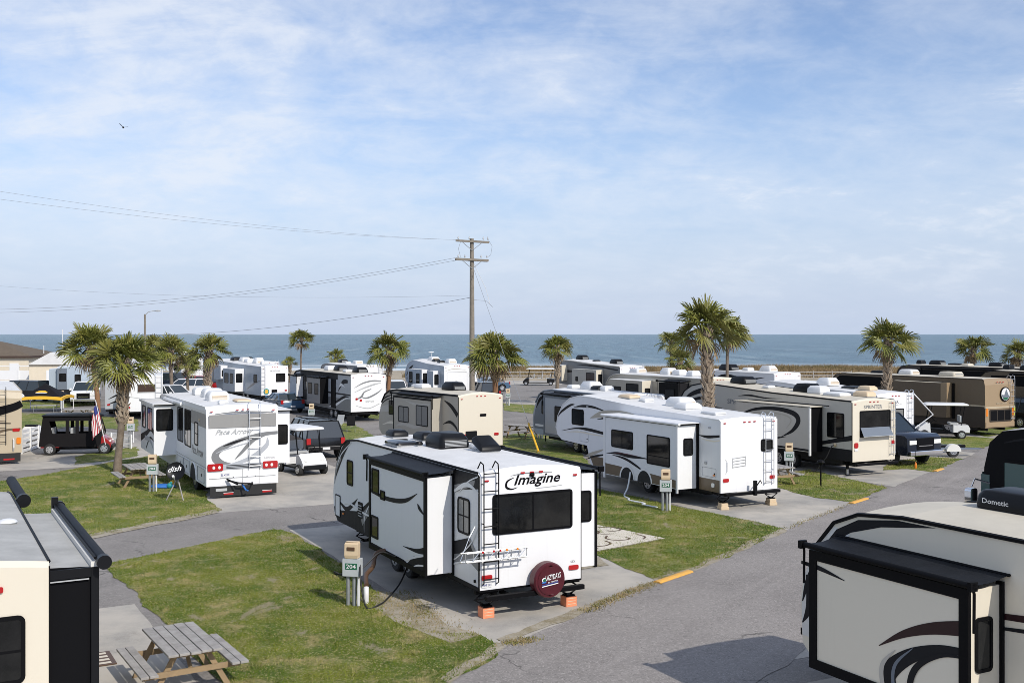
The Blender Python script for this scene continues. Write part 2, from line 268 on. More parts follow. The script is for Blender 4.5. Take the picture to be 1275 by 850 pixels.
# ------------------------------------------------------------------ mesh builder
class MB:
    def __init__(s): s.v = []; s.f = []; s.mi = []; s.mats = []
    def m(s, k):
        if k not in s.mats: s.mats.append(k)
        return s.mats.index(k)
    def face(s, pts, k):
        i = len(s.v); s.v.extend([tuple(p) for p in pts]); s.f.append(tuple(range(i, i + len(pts)))); s.mi.append(s.m(k))
    def mesh(s, vs, fs, k):
        i = len(s.v); s.v.extend([tuple(p) for p in vs]); mi = s.m(k)
        for f in fs: s.f.append(tuple(i + a for a in f)); s.mi.append(mi)
    def box(s, x0, x1, y0, y1, z0, z1, k):
        v = [(x0, y0, z0), (x1, y0, z0), (x1, y1, z0), (x0, y1, z0), (x0, y0, z1), (x1, y0, z1), (x1, y1, z1), (x0, y1, z1)]
        s.mesh(v, [(0, 3, 2, 1), (4, 5, 6, 7), (0, 1, 5, 4), (1, 2, 6, 5), (2, 3, 7, 6), (3, 0, 4, 7)], k)
    def hexa(s, b, t, k):
        s.mesh(list(b) + list(t), [(0, 3, 2, 1), (4, 5, 6, 7), (0, 1, 5, 4), (1, 2, 6, 5), (2, 3, 7, 6), (3, 0, 4, 7)], k)
    def loft(s, rings, k, cap=True):
        n = len(rings[0]); vs = [p for r in rings for p in r]; fs = []
        for a in range(len(rings) - 1):
            for j in range(n):
                fs.append((a * n + j, a * n + (j + 1) % n, (a + 1) * n + (j + 1) % n, (a + 1) * n + j))
        if cap: fs.append(tuple(range(n - 1, -1, -1))); fs.append(tuple((len(rings) - 1) * n + j for j in range(n)))
        s.mesh(vs, fs, k)
    def tube(s, pts, r, k, n=6, cap=True):
        pts = [Vector(p) for p in pts]; rings = []
        rr = r if isinstance(r, (list, tuple)) else [r] * len(pts)
        up = None
        for i, p in enumerate(pts):
            t = (pts[min(i + 1, len(pts) - 1)] - pts[max(i - 1, 0)])
            t = t.normalized() if t.length > 1e-9 else Vector((0, 0, 1))
            if up is None or abs(up.dot(t)) > 0.97: up = Vector((0, 0, 1)) if abs(t.z) < 0.9 else Vector((1, 0, 0))
            a = t.cross(up).normalized(); b = a.cross(t).normalized(); up = b
            rings.append([p + (a * math.cos(2 * math.pi * j / n) + b * math.sin(2 * math.pi * j / n)) * rr[i] for j in range(n)])
        s.loft(rings, k, cap)
    def disc(s, c, ax, r0, r1, w, k, n=20):
        c = Vector(c); ax = Vector(ax).normalized()
        s.tube([c - ax * w / 2, c + ax * w / 2], [r0, r1], k, n)
    def ell(s, c, rx, ry, rz, k, nu=14, nv=8, zmin=-1.0):
        vs = []; fs = []; rows = []
        for i in range(nv + 1):
            ph = -math.pi / 2 + math.pi * i / nv
            zc = max(math.sin(ph), zmin)
            for j in range(nu):
                th = 2 * math.pi * j / nu
                vs.append((c[0] + rx * math.cos(ph) * math.cos(th), c[1] + ry * math.cos(ph) * math.sin(th), c[2] + rz * zc))
        for i in range(nv):
            for j in range(nu): fs.append((i * nu + j, i * nu + (j + 1) % nu, (i + 1) * nu + (j + 1) % nu, (i + 1) * nu + j))
        s.mesh(vs, fs, k)
    def prism(s, poly, f, e0, e1, k, kcap=None):
        a = [f(u, v, e0) for u, v in poly]; b = [f(u, v, e1) for u, v in poly]; n = len(poly)
        s.mesh(a + b, [(i, (i + 1) % n, n + (i + 1) % n, n + i) for i in range(n)], k)
        s.face(a[::-1], kcap or k); s.face(b, kcap or k)
    def build(s, name, parent=None, smooth=None, bevel=0.0):
        me = bpy.data.meshes.new(name); me.from_pydata([tuple(p) for p in s.v], [], s.f)
        for k in s.mats: me.materials.append(M[k])
        me.polygons.foreach_set('material_index', s.mi)
        if smooth is not None:
            me.polygons.foreach_set('use_smooth', [True] * len(s.f)); me.update(); me.set_sharp_from_angle(angle=R_(smooth))
        me.update()
        o = bpy.data.objects.new(name, me); C.objects.link(o)
        if parent is not None: o.parent = parent
        if bevel:
            b = o.modifiers.new('Bevel', 'BEVEL'); b.width = bevel; b.segments = 2; b.limit_method = 'ANGLE'; b.angle_limit = R_(38)
        return o
def tag(o, label, cat, group=None, kind=None):
    if label: o['label'] = label
    if cat: o['category'] = cat
    if group: o['group'] = group
    if kind: o['kind'] = kind
    return o
def thing(name, label, cat, loc, rz=0.0, group=None):
    o = bpy.data.objects.new(name, None); C.objects.link(o); o.empty_display_size = 0.3
    o.location = (loc[0], loc[1], loc[2] if len(loc) > 2 else 0); o.rotation_euler = (0, 0, rz)
    return tag(o, label, cat, group)
def copy_tree(o, parent=None):
    c = o.copy(); C.objects.link(c)
    if parent is not None: c.parent = parent
    for ch in list(o.children): copy_tree(ch, c)
    return c
def structure(o): o['kind'] = 'structure'; return o

def rrect(u0, u1, v0, v1, r=0.06, n=4):
    r = min(r, (u1 - u0) * .49, (v1 - v0) * .49); pts = []
    for cx, cy, a0 in ((u1 - r, v1 - r, 0), (u0 + r, v1 - r, 90), (u0 + r, v0 + r, 180), (u1 - r, v0 + r, 270)):
        for i in range(n + 1):
            a = R_(a0 + 90 * i / n); pts.append((cx + r * math.cos(a), cy + r * math.sin(a)))
    return pts
def catmull(pts, n=6):
    out = []; P = [pts[0]] + list(pts) + [pts[-1]]
    for i in range(1, len(P) - 2):
        for j in range(n):
            t = j / n
            out.append(tuple(0.5 * ((2 * b) + (-a + c) * t + (2 * a - 5 * b + 4 * c - d) * t * t + (-a + 3 * b - 3 * c + d) * t ** 3) for a, b, c, d in zip(P[i - 1], P[i], P[i + 1], P[i + 2])))
    out.append(tuple(pts[-1])); return out
_txt = {}
def text_polys(txt, shear=0.0, bold=0.012):
    if (txt, shear) in _txt: return _txt[(txt, shear)]
    cu = bpy.data.curves.new('t', 'FONT'); cu.body = txt; cu.shear = shear; cu.size = 1.0; cu.offset = 0.018 if txt == 'Imagine' else bold; cu.resolution_u = 2
    ob = bpy.data.objects.new('t', cu); C.objects.link(ob)
    dg = bpy.context.evaluated_depsgraph_get(); me = bpy.data.meshes.new_from_object(ob.evaluated_get(dg))
    vs = [(v.co.x, v.co.y) for v in me.vertices]; fs = [tuple(p.vertices) for p in me.polygons]
    bpy.data.objects.remove(ob); bpy.data.curves.remove(cu); bpy.data.meshes.remove(me)
    x0 = min(v[0] for v in vs); x1 = max(v[0] for v in vs); y0 = min(v[1] for v in vs); y1 = max(v[1] for v in vs)
    _txt[(txt, shear)] = ([((a - x0) / (x1 - x0), (b - y0) / (y1 - y0)) for a, b in vs], fs); return _txt[(txt, shear)]
def put_text(mb, txt, f, u0, v0, w, h, k, e=0.008, flip=True, shear=0.0, skew=0.0):
    """flip: on walls where u grows to the viewer's left; u0 is the viewer's left end"""
    vs, fs = text_polys(txt, shear); sgn = -1 if flip else 1
    mb.mesh([f(u0 + sgn * a * w, v0 + b * h + skew * a * w, e) for a, b in vs], fs, k)
def swoosh(mb, f, pts, k, e=0.005, n=6):
    """pts: (u, v, width) along a centre line"""
    P = catmull(pts, n); L_ = []; R2 = []
    for i, (u, v, w) in enumerate(P):
        a = P[max(i - 1, 0)]; b = P[min(i + 1, len(P) - 1)]
        du, dv = b[0] - a[0], b[1] - a[1]; l = math.hypot(du, dv) or 1; nx, ny = -dv / l, du / l
        L_.append(f(u + nx * w / 2, v + ny * w / 2, e)); R2.append(f(u - nx * w / 2, v - ny * w / 2, e))
    n_ = len(P)
    mb.mesh(L_ + R2, [(i, i + 1, n_ + i + 1, n_ + i) for i in range(n_ - 1)], k)
def window_mesh(mb, f, u0, u1, v0, v1, frame='black', glass='glass', r=0.07, fw=0.045, bar=None, hbar=None):
    o = rrect(u0, u1, v0, v1, r); i = rrect(u0 + fw, u1 - fw, v0 + fw, v1 - fw, max(r - fw, .02)); n = len(o)
    A = [f(u, v, 0.0) for u, v in o]; B = [f(u, v, 0.022) for u, v in o]; D = [f(u, v, 0.022) for u, v in i]; E = [f(u, v, 0.010) for u, v in i]
    mb.mesh(A + B + D + E, [(a * n + j, a * n + (j + 1) % n, (a + 1) * n + (j + 1) % n, (a + 1) * n + j) for a in range(3) for j in range(n)], frame)
    if bar is not None:
        uc = u0 + (u1 - u0) * bar; mb.mesh([f(uc - .02, v0 + fw, .016), f(uc + .02, v0 + fw, .016), f(uc + .02, v1 - fw, .016), f(uc - .02, v1 - fw, .016)], [(0, 1, 2, 3)], frame)
    if hbar is not None:
        vc = v0 + (v1 - v0) * hbar; mb.mesh([f(u0 + fw, vc - .015, .017), f(u1 - fw, vc - .015, .017), f(u1 - fw, vc + .015, .017), f(u0 + fw, vc + .015, .017)], [(0, 1, 2, 3)], frame)
    g = MB(); g.face([f(u, v, 0.011) for u, v in i], glass); return g

# ------------------------------------------------------------------ camper builder
class RV:
    """local frame: x forward from the rear wall, y to the camper's left, z up"""
    def __init__(s, name, label, cat, RL, head, W, L, Hh, zb, prof, side, rear, roof='roof', front=None, trim='black', crown=0.09, group=None, ref='L', Z0=0.0):
        s.W, s.L, s.H, s.zb = W, L, Hh, zb; s.side = side; s.trim = trim
        a = R_(90 + head); s.fw = Vector((math.cos(a), math.sin(a), 0)); s.lf = Vector((-math.sin(a), math.cos(a), 0))
        RL = Vector((RL[0], RL[1], 0)); base = RL - s.lf * (W / 2) if ref == 'L' else RL + s.lf * (W / 2)
        base.z = Z0; s.o = thing(name, label, cat, base, a, group); s.b = MB(); s.nd = 0
        s.mats = (side, rear, roof, front or side); s.crown = crown
        Hr = Hh
        if prof == 'TT':
            s.P = [(0, zb, 'u'), (0, Hr - .07, 'r'), (.07, Hr, 'r'), (L - 2.1, Hr, 't'), (L - 1.25, Hr - .08, 't'), (L - .75, Hr - .28, 'f'), (L - .35, Hr - .72, 'f'), (L - .08, Hr - 1.25, 'f'), (L, Hr - 1.65, 'f'), (L - .05, zb + .25, 'f'), (L - .35, zb, 'f')]
        elif prof == 'FW':
            h2 = Hr + .32
            s.P = [(0, zb, 'u'), (0, Hr - .06, 'r'), (.06, Hr, 'r'), (L * .40, Hr + .12, 't'), (L - 3.0, h2, 't'), (L - 2.0, h2 + .02, 't'), (L - 1.2, h2 - .12, 'f'), (L - .6, h2 - .42, 'f'), (L - .2, h2 - .9, 'f'), (L - .02, h2 - 1.45, 'f'), (L - .12, 1.62, 'f'), (L - .5, 1.42, 'f'), (L - 2.55, 1.36, 'u'), (L - 2.8, zb + .1, 'u'), (L - 3.0, zb, 'u')]
        else:
            s.P = [(0, zb, 'u'), (.0, 1.2, 'r'), (.03, Hr - .35, 'r'), (.10, Hr - .08, 'r'), (.22, Hr, 'r'), (L - 1.2, Hr, 't'), (L - .55, Hr - .10, 't'), (L - .2, Hr - .4, 'f'), (L - .05, Hr - 1.0, 'f'), (L, 1.3, 'f'), (L - .06, zb + .1, 'f'), (L - .2, zb, 'f')]
        top = lambda i: s.P[i][2] in 'rtf' and s.P[i][1] > Hr - .9
        n = 9; ys = [-W / 2 + W * j / (n - 1) for j in range(n)]
        zz = lambda p, y: p[1] + (crown * (1 - (2 * y / W) ** 2) * max(0.0, min(1.0, (p[1] - (Hr - .9)) / .6)) if p[1] > Hr - .9 else 0)
        K = len(s.P)
        vs = [(p[0], y, zz(p, y)) for p in s.P for y in ys]
        grp = {'r': rear, 't': roof, 'f': front or side, 'u': 'under'}
        for i in range(K):
            j = (i + 1) % K; k = grp[s.P[j][2]] if j else 'under'
            i0 = len(s.b.v); s.b.mesh([vs[i * n + c] for c in range(n)] + [vs[j * n + c] for c in range(n)], [(c, n + c, n + c + 1, c + 1) for c in range(n - 1)], k)
        s.b.face([(p[0], W / 2, p[1]) for p in s.P], side); s.b.face([(p[0], -W / 2, p[1]) for p in reversed(s.P)], side)
    def mp(s, w, e0=0.0):
        W = s.W
        if w == 'L': return lambda u, v, e: (u, W / 2 + e0 + e, v)
        if w == 'R': return lambda u, v, e: (u, -W / 2 - e0 - e, v)
        if w == 'B': return lambda u, v, e: (e0 - e, u, v)
        if w == 'F': return lambda u, v, e: (s.L + e0 + e, u, v)
    def poly(s, w, pts, k, e=0.004): 
        s.nd += 1; f = s.mp(w); s.b.face([f(u, v, e + s.nd * .0003) for u, v in pts], k)
    def sw(s, w, pts, k, e=0.005, e0=0.0): s.nd += 1; swoosh(s.b, s.mp(w, e0), pts, k, e + s.nd * .0003)
    def band(s, w, z0, z1, k, u0=0.0, u1=None):
        u1 = s.L - .3 if u1 is None else u1
        s.poly(w, [(u0, z0), (u1, z0), (u1, z1), (u0, z1)], k)
    def gutter(s, r=0.025, k=None):
        t = [(p[0], p[1]) for p in s.P if p[2] in 'rtf' and p[1] > s.H - 1.2][1:]
        for sg in (1, -1): s.b.tube([(u, sg * (s.W / 2 + .004), v) for u, v in t], r, k or s.trim, 5)
    def corner(s, k=None, w=0.05):
        for sg in (1, -1): s.b.box(-.006, w, sg * s.W / 2 - .01 * (sg < 0) - (.006 if sg > 0 else 0), sg * s.W / 2 + .01 * (sg > 0) + (.006 if sg < 0 else 0), s.zb, s.H - .05, k or s.trim)
    def win(s, w, u0, u1, v0, v1, parent=None, e0=0.0, **kw):
        m = MB(); g = window_mesh(m, s.mp(w, e0), u0, u1, v0, v1, **kw)
        if parent is None:
            o = g.build('window', s.o); m.build('frame', o)
        else:
            for k in g.mats: pass
            g.mesh(m.v, m.f, m.mats[0]); o = g.build('window', parent)
        return o
    def slide(s, w, u0, u1, v0, v1, dep, face=None, end=None, frame=None, topper=None, roofk=None, deco=None, wins=(), ewins=(), fwid=.07):
        face = face or s.side; end = end or face; m = MB(); f = s.mp(w); sg = 1 if w == 'L' else -1
        def q(pts, k): m.face(pts, k)
        q([f(u0, v0, dep), f(u1, v0, dep), f(u1, v1, dep), f(u0, v1, dep)], face)
        for uu in (u0, u1): q([f(uu, v0, -.05), f(uu, v0, dep), f(uu, v1, dep), f(uu, v1 + .03, -.05)], end)
        q([f(u0, v1, dep), f(u1, v1, dep), f(u1, v1 + .03, -.05), f(u0, v1 + .03, -.05)], roofk or 'roof')
        q([f(u0, v0, dep), f(u1, v0, dep), f(u1, v0, -.05), f(u0, v0, -.05)], 'under')
        if frame:                                                    # outer flange
            b = .035
            for (a0, a1, c0, c1) in ((u0 - b, u1 + b, v0 - b, v0 + fwid), (u0 - b, u1 + b, v1 - fwid, v1 + b), (u0 - b, u0 + fwid, v0 + fwid, v1 - fwid), (u1 - fwid, u1 + b, v0 + fwid, v1 - fwid)):
                a = f(a0, c0, dep - .03); c = f(a1, c1, dep + .022)
                m.box(min(a[0], c[0]), max(a[0], c[0]), min(a[1], c[1]), max(a[1], c[1]), c0, c1, frame)
            for uu in (u0, u1):                                      # frame round the opening in the wall
                a = f(uu - .05, v0 - .05, 0.002); c = f(uu + .05, v1 + .07, .045)
                m.box(min(a[0], c[0]), max(a[0], c[0]), min(a[1], c[1]), max(a[1], c[1]), v0 - .05, v1 + .07, frame)
        if deco: deco(m, s.mp(w, dep))
        so_ = m.build('slide_out', s.o)
        for wd in wins: s.win(w, *wd[:4], parent=so_, e0=dep, **(wd[4] if len(wd) > 4 else {}))
        for wd in ewins: s.win('B', sg * (s.W / 2 + wd[0]) if sg > 0 else sg * (s.W / 2 + wd[1]), sg * (s.W / 2 + wd[1]) if sg > 0 else sg * (s.W / 2 + wd[0]), wd[2], wd[3], parent=so_, e0=u0, **(wd[4] if len(wd) > 4 else {}))
        if topper:
            t = MB(); za, zt = v1 + .17, v1 + .10; n = 8; rows = []
            for i in range(n + 1):
                u = u0 - .12 + (u1 - u0 + .24) * i / n
                rows.append([f(u, za, .0), f(u, (za + zt) / 2 - .025 + .01 * math.sin(i * 2.1), dep * .5), f(u, zt, dep + .06)])
            t.mesh([p for r in rows for p in r], [(a * 3 + b, a * 3 + b + 1, a * 3 + b + 4, a * 3 + b + 3) for a in range(n) for b in range(2)], topper)
            t.tube([f(u0 - .16, zt, dep + .06), f(u1 + .16, zt, dep + .06)], .045, 'black', 10)
            t.tube([f(u0 - .14, za, .02), f(u1 + .14, za, .02)], .022, 'black', 6)
            for uu in (u0 - .13, u1 + .13):
                t.tube([f(uu, zt, dep + .06), f(uu, zt - .1, dep + .03), f(uu, v1 - .5, dep + .035)], .02, 'black', 6)
                t.box(*sorted((f(uu - .03, 0, 0)[0], f(uu + .03, 0, 0)[0])), *sorted((f(uu, 0, dep)[1], f(uu, 0, dep + .13)[1])), zt - .06, zt + .06, 'black')
            t.build('topper_awning', so_, smooth=40)
        return so_
    def ac(s, u, y=0.0, k='plasticblk', L=.95, W=.75, h=.32, z=None):
        z = (z if z is not None else s.roofz(u, y)) - .015; m = MB(); r = []
        for t, q, qq in ((0, 1, 1), (.10, 1.02, 1.02), (.22, .97, .97), (.29, .86, .88), (h, .70, .74)):
            r.append([(u + a * q, y + b * qq, z + t) for a, b in rrect(-L / 2, L / 2, -W / 2, W / 2, .14, 3)])
        m.loft(r, k); 
        for i in range(5): m.box(u - L * .5 - .014, u - L * .5 + .01, y - W * .36, y + W * .36, z + .06 + i * .032, z + .075 + i * .032, 'plasticgrey' if k != 'plastic' else 'beigebox')
        return m.build('air_conditioner', s.o, smooth=50)
    def vent(s, u, y=0.0, k='plastic', L=.42, W=.42, h=.12, tilt=0.0):
        z = s.roofz(u, y) - .02; m = MB()
        m.box(u - L / 2, u + L / 2, y - W / 2, y + W / 2, z, z + .05, 'plasticgrey' if k != 'plastic' else 'plastic')
        l2 = L / 2 + .03; w2 = W / 2 + .03
        m.loft([[(u + a, y + b, z + .05 + tilt * (a + l2)) for a, b in rrect(-l2, l2, -w2, w2, .06, 3)], [(u + a * .96, y + b * .96, z + .05 + h * .6 + tilt * (a + l2)) for a, b in rrect(-l2, l2, -w2, w2, .06, 3)], [(u + a * .7, y + b * .7, z + .05 + h + tilt * (a + l2)) for a, b in rrect(-l2, l2, -w2, w2, .06, 3)]], k)
        return m.build('roof_vent', s.o, smooth=50)
    def roofz(s, u, y=0.0):
        t = [(p[0], p[1]) for p in s.P if p[1] > s.H - 1.3]
        for (a, b), (c, d) in zip(t, t[1:]):
            if a <= u <= c and c > a: return b + (d - b) * (u - a) / (c - a) + s.crown * (1 - (2 * y / s.W) ** 2)
        return s.H
    def ladder(s, y, z0, z1, w=.36, k='black', hoop=True, off=.10):
        m = MB()
        for a in (-w / 2, w / 2):
            p = [(-.015, y + a, z0), (-off, y + a, z0 + .04), (-off, y + a, z1)]
            if hoop: p += [(-off * .7, y + a, z1 + .16), (.06, y + a, z1 + .20), (.2, y + a, z1 + .05)]
            m.tube(p, .0145, k, 6)
        n = int((z1 - z0) / .3)
        for i in range(n): z = z0 + .12 + i * (z1 - z0 - .15) / max(n - 1, 1); m.tube([(-off, y - w / 2, z), (-off, y + w / 2, z)], .0125, k, 6)
        for z in (z0 + .5, (z0 + z1) / 2 + .1, z1 - .25):
            for a in (-w / 2, w / 2): m.tube([(.0, y + a, z), (-off, y + a, z)], .011, k, 5)
        return m.build('ladder', s.o, smooth=50)
    def light(s, w, u, v, a, b, k='red', name='tail_light'):
        m = MB(); f = s.mp(w); p = rrect(u - a / 2, u + a / 2, v - b / 2, v + b / 2, min(a, b) * .3, 3)
        m.prism(p, f, -.002, .028, k); return m.build(name, s.o)
    def markers(s, z, z2=None):
        for y in (-.22, 0, .22): s.light('B', y, z, .09, .035, 'red', 'marker_light')
        for y in (-s.W / 2 + .16, s.W / 2 - .16): s.light('B', y, z2 or z - .12, .09, .035, 'red', 'marker_light')
    def wheels(s, us, r=.36, w=.24, dual=False, rim='steel'):
        for u in us:
            for sg in (1, -1):
                y = sg * (s.W / 2 - w / 2 - .06); wheel(s.o, (u, y, r), (0, sg, 0), r, w, rim)
    def bumper(s, z=.5, ext=.14, k='black'):
        m = MB(); m.box(-ext - .1, -ext, -s.W / 2 + .05, s.W / 2 - .05, z - .05, z + .05, k)
        for y in (-.6, .6): m.box(-ext + .001, .3, y - .03, y + .03, z - .04, z + .04, k)
        return m.build('bumper', s.o, bevel=.008)
    def chassis(s, u0=.25, u1=None, z0=.38):
        m = MB(); u1 = s.L - 1 if u1 is None else u1
        for y in (-.75, .75): m.box(u0, u1, y - .05, y + .05, z0, s.zb - .003, 'under')
        m.box(u0 + .5, u1 - .5, -1.02, 1.02, z0 + .05, s.zb - .006, 'under'); m.box(u0 + 1.2, u1 - 2.4, -.7, .7, z0 - .1, z0 + .049, 'under')
        return m.build('chassis', s.o)
    def jack(s, u, y, z=None):
        z = z or s.zb - .05; m = MB(); zl = .24
        zm = (z + zl) / 2
        for sg in (1, -1):
            m.tube([(u, y + .05 * sg, zl + .02), (u, y + .27 * sg, zm), (u, y + .05 * sg, z)], .022, 'black', 5)
        m.tube([(u, y - .27, zm), (u, y + .27, zm)], .014, 'black', 5)
        m.box(u - .1, u + .1, y - .1, y + .1, zl - .02, zl + .012, 'black'); m.box(u - .05, u + .05, y - .25, y + .25, z - .02, z + .05, 'black')
        return m.build('stabilizer_jack', s.o)
    def leg(s, u, y, z1, z0=0.0):
        m = MB(); m.box(u - .045, u + .045, y - .045, y + .045, z0 + .25, z1, 'black'); m.box(u - .035, u + .035, y - .035, y + .035, z0 + .03, z0 + .25, 'steel'); m.box(u - .12, u + .12, y - .12, y + .12, z0, z0 + .03, 'black')
        return m.build('landing_leg', s.o)
    def tongue(s):
        m = MB()
        for sg in (1, -1): m.tube([(s.L - .4, sg * .8, s.zb - .06), (s.L + 1.0, 0, s.zb - .06)], .05, 'black', 4)
        m.tube([(s.L + .75, 0, .04), (s.L + .75, 0, .95)], .04, 'black', 6); m.box(s.L + .9, s.L + 1.25, -.06, .06, s.zb - .1, s.zb + .02, 'black')
        m.build('hitch', s.o)
        t = MB()
        for y in (-.17, .17): t.tube([(s.L + .28, y, s.zb), (s.L + .28, y, s.zb + .08), (s.L + .28, y, s.zb + .4), (s.L + .28, y, s.zb + .5)], [.1, .15, .15, .05], 'plastic', 10)
        t.build('propane_tank', s.o, smooth=50)
    def awning(s, w, u0, u1, z, k='black'):
        m = MB(); f = s.mp(w); m.tube([f(u0, z, .09), f(u1, z, .09)], .075, k, 10)
        for u in (u0 + .05, u1 - .05):
            m.tube([f(u, z - .05, .03), f(u, s.zb + .35, .03)], .025, k, 5); m.tube([f(u - .06 * (u > (u0 + u1) / 2) , z, .09), f(u + .06 * (u < (u0 + u1) / 2), z, .09)], .09, k, 10)
        return m.build('awning', s.o, smooth=50)
    def done(s, bevel=.0): return s.b.build('body', s.o, smooth=40)

def wheel(parent, c, ax, r, w, rim='steel', sub=True, spokes=5):
    t = MB(); c = Vector(c); ax = Vector(ax).normalized()
    t.tube([c - ax * w / 2, c - ax * (w / 2 - .03), c + ax * (w / 2 - .03), c + ax * w / 2], [r * .9, r, r, r * .9], 'rubber', 20)
    o = t.build('wheel', parent, smooth=40)
    q = MB(); q.tube([c + ax * (w / 2 - .01), c + ax * (w / 2 + .006)], [r * .62, r * .60], rim, 16); q.tube([c + ax * (w / 2 + .007), c + ax * (w / 2 + .03)], [r * .2, r * .15], rim, 10)
    a = ax.orthogonal().normalized(); b = ax.cross(a)
    for i in range(spokes):
        t_ = 2 * math.pi * i / spokes; p = c + (a * math.cos(t_) + b * math.sin(t_)) * r * .4 + ax * (w / 2 + .008)
        q.disc(p, ax, r * .09, r * .09, .006, 'black', 6)
    q.build('rim', o, smooth=40); return o

# ================================================================== THE SETTING
def sheet(name, pts, k, z, jitter=0.0, step=0.5, seed=0, label=None):
    """flat sheet from a ground outline; edges wander a little where grass meets paving"""
    P = []
    for i, p in enumerate(pts):
        q = pts[(i + 1) % len(pts)]; p = Vector((p[0], p[1], 0)); q = Vector((q[0], q[1], 0))
        n = max(1, int((q - p).length / step)) if jitter else 1
        for j in range(n):
            r = p + (q - p) * j / n
            if jitter: r += Vector((mnoise.noise((r.x * 1.1, r.y * 1.1, seed)), mnoise.noise((r.x * 1.1, r.y * 1.1, seed + 9.7)), 0)) * jitter + Vector((mnoise.noise((r.x * 5, r.y * 5, seed)), mnoise.noise((r.x * 5, r.y * 5, seed + 5)), 0)) * jitter * .45
            P.append((r.x, r.y, z))
    me = bpy.data.meshes.new(name); me.from_pydata(P, [], [tuple(range(len(P)))]); me.materials.append(M[k]); me.update()
    if me.polygons[0].normal.z < 0: me.flip_normals()
    o = bpy.data.objects.new(name, me); C.objects.link(o); structure(o); return o, [(p[0], p[1]) for p in P]
def grid_sheet(name, x0, x1, y0, y1, nx, ny, zf, k, smooth=True):
    xs = np.linspace(x0, x1, nx) if not callable(nx) else nx; ys = np.linspace(y0, y1, ny) if not isinstance(ny, (list, np.ndarray)) else np.array(ny); ny = len(ys)
    v = [(x, y, zf(x, y)) for y in ys for x in xs]; f = [(j * nx + i, j * nx + i + 1, (j + 1) * nx + i + 1, (j + 1) * nx + i) for j in range(ny - 1) for i in range(nx - 1)]
    me = bpy.data.meshes.new(name); me.from_pydata(v, [], f); me.materials.append(M[k]); me.polygons.foreach_set('use_smooth', [smooth] * len(f)); me.update()
    o = bpy.data.objects.new(name, me); C.objects.link(o); structure(o); return o

def dune_z(x, y):
    t = (y - 141) / 26.0
    if t < 0 or t > 1: return 0
    q = max(0.0, min(1.0, (x + 15) / 11)); q = q * q * (3 - 2 * q)
    return (.12 + .88 * q) * math.sin(math.pi * t) ** .8 * (0.50 + 0.4 * mnoise.noise((x * .035, y * .05, 2.0)) + .25 * mnoise.noise((x * .15, y * .15, 7.0)))
ys_land = [-260, -60, 0, 60, 120] + list(np.linspace(138, 170, 17)) + [178, 186, 194, 202, 212]
def land_z(x, y):
    z = -0.03
    if y > 170: z -= (y - 170) / 40.0 * 2.3
    return z + dune_z(x, y)
grid_sheet('ground', -1500, 1500, 0, 0, 301, ys_land, land_z, 'sand')
# sea out to the horizon
sv = [(-60000, 190, -1.5), (60000, 190, -1.5), (60000, 60000, -1.5), (-60000, 60000, -1.5)]
me = bpy.data.meshes.new('sea'); me.from_pydata(sv, [], [(0, 1, 2, 3)]); me.materials.append(M['sea']); me.update()
o = bpy.data.objects.new('sea', me); C.objects.link(o); structure(o)
sheet('camp_asphalt', [(-150, -30), (150, -30), (150, 133), (-150, 133)], 'asphalt', 0.0)

def local_quad(RL, head, W, u0, u1, y0, y1):
    a = R_(90 + head); f = Vector((math.cos(a), math.sin(a), 0)); l = Vector((-math.sin(a), math.cos(a), 0)); b = Vector((RL[0], RL[1], 0)) - l * (W / 2)
    return [b + f * u + l * y for u, y in ((u0, y0), (u1, y0), (u1, y1), (u0, y1))]
RL_A = G(597, 737, .57); RL_B = G(897.5, 613.6, .57); RL_P = G(257, 605.2, .45); RL_K = Vector((14.05, 43.1, 0)); RL_N = Vector((27.2, 60, 0)); RL_M = Vector((17.5, 50, 0))
RR_R = Vector((-5.85, 13.2, 0)); RL_S = Vector((5.12, 16.35, 0)) - FW * 8.15; RR_Q = Vector((-22.4, 47.7, 0))
pads = [(RL_A, 27.5, 2.45, -5, 11.6, -4.3, 2.0), (RL_B, 27.5, 2.45, -6, 12.5, -4.9, 1.9), (RL_P, 27.5, 2.6, -3.2, 12, -5.6, 2.2), (RL_K, 27.5, 2.45, -8, 13, -4.6, 1.8),
        (RL_M - FW * 4, 27.5, 2.45, -7, 13, -4.6, 1.8), (RL_N, 27.5, 2.5, -7, 14, -4.5, 1.8), (RR_R, 29.5, 2.45, -6, 9.5, -2.2, 2.0), (RL_S, 27.5, 2.45, -2, 9.4, -4.0, 3.6), (RR_Q, 27.5, 2.5, -2.6, 12, -7.5, 4.2)]
for i, (rl, hd, W, u0, u1, y0, y1) in enumerate(pads):
    if i == 6: q = local_quad(RR_R - FW * 0 + LF * 2.45, hd, W, u0, u1, -W / 2 - 2.65, 2.0)
    elif i == 8: q = local_quad(RR_Q + LF * 2.5, hd, W, u0, u1, y0, y1)
    else: q = local_quad(rl, hd, W, u0, u1, y0, y1)
    po, _ = sheet('concrete_pad', q, 'concrete', 0.004 + i * .0001, 0.05, .8, i); 
    # expansion joints are real grooves: thin dark strips let into the slab
# far paving seen between the campers
for q in ([(630, 497), (668, 499), (668, 504), (628, 502)], [(600, 474), (700, 474), (700, 479), (596, 479)]):
    sheet('concrete_path', [G(*p) for p in q], 'concrete', 0.005)
# the main lane
lane_left = [G(*p) for p in ((300, 960), (556, 855), (630, 803), (818, 727), (976, 660), (1062, 626), (1107, 608), (1203, 569), (1232, 556), (1300, 531), (1420, 502))]
ldir = (G(1203, 569) - G(630, 803)).normalized(); lnor = Vector((ldir.y, -ldir.x, 0))
lane_right = [p + lnor * 4.7 for p in lane_left]
sheet('lane', lane_left + lane_right[::-1], 'roadmat', 0.009, 0.10, .6, 3)
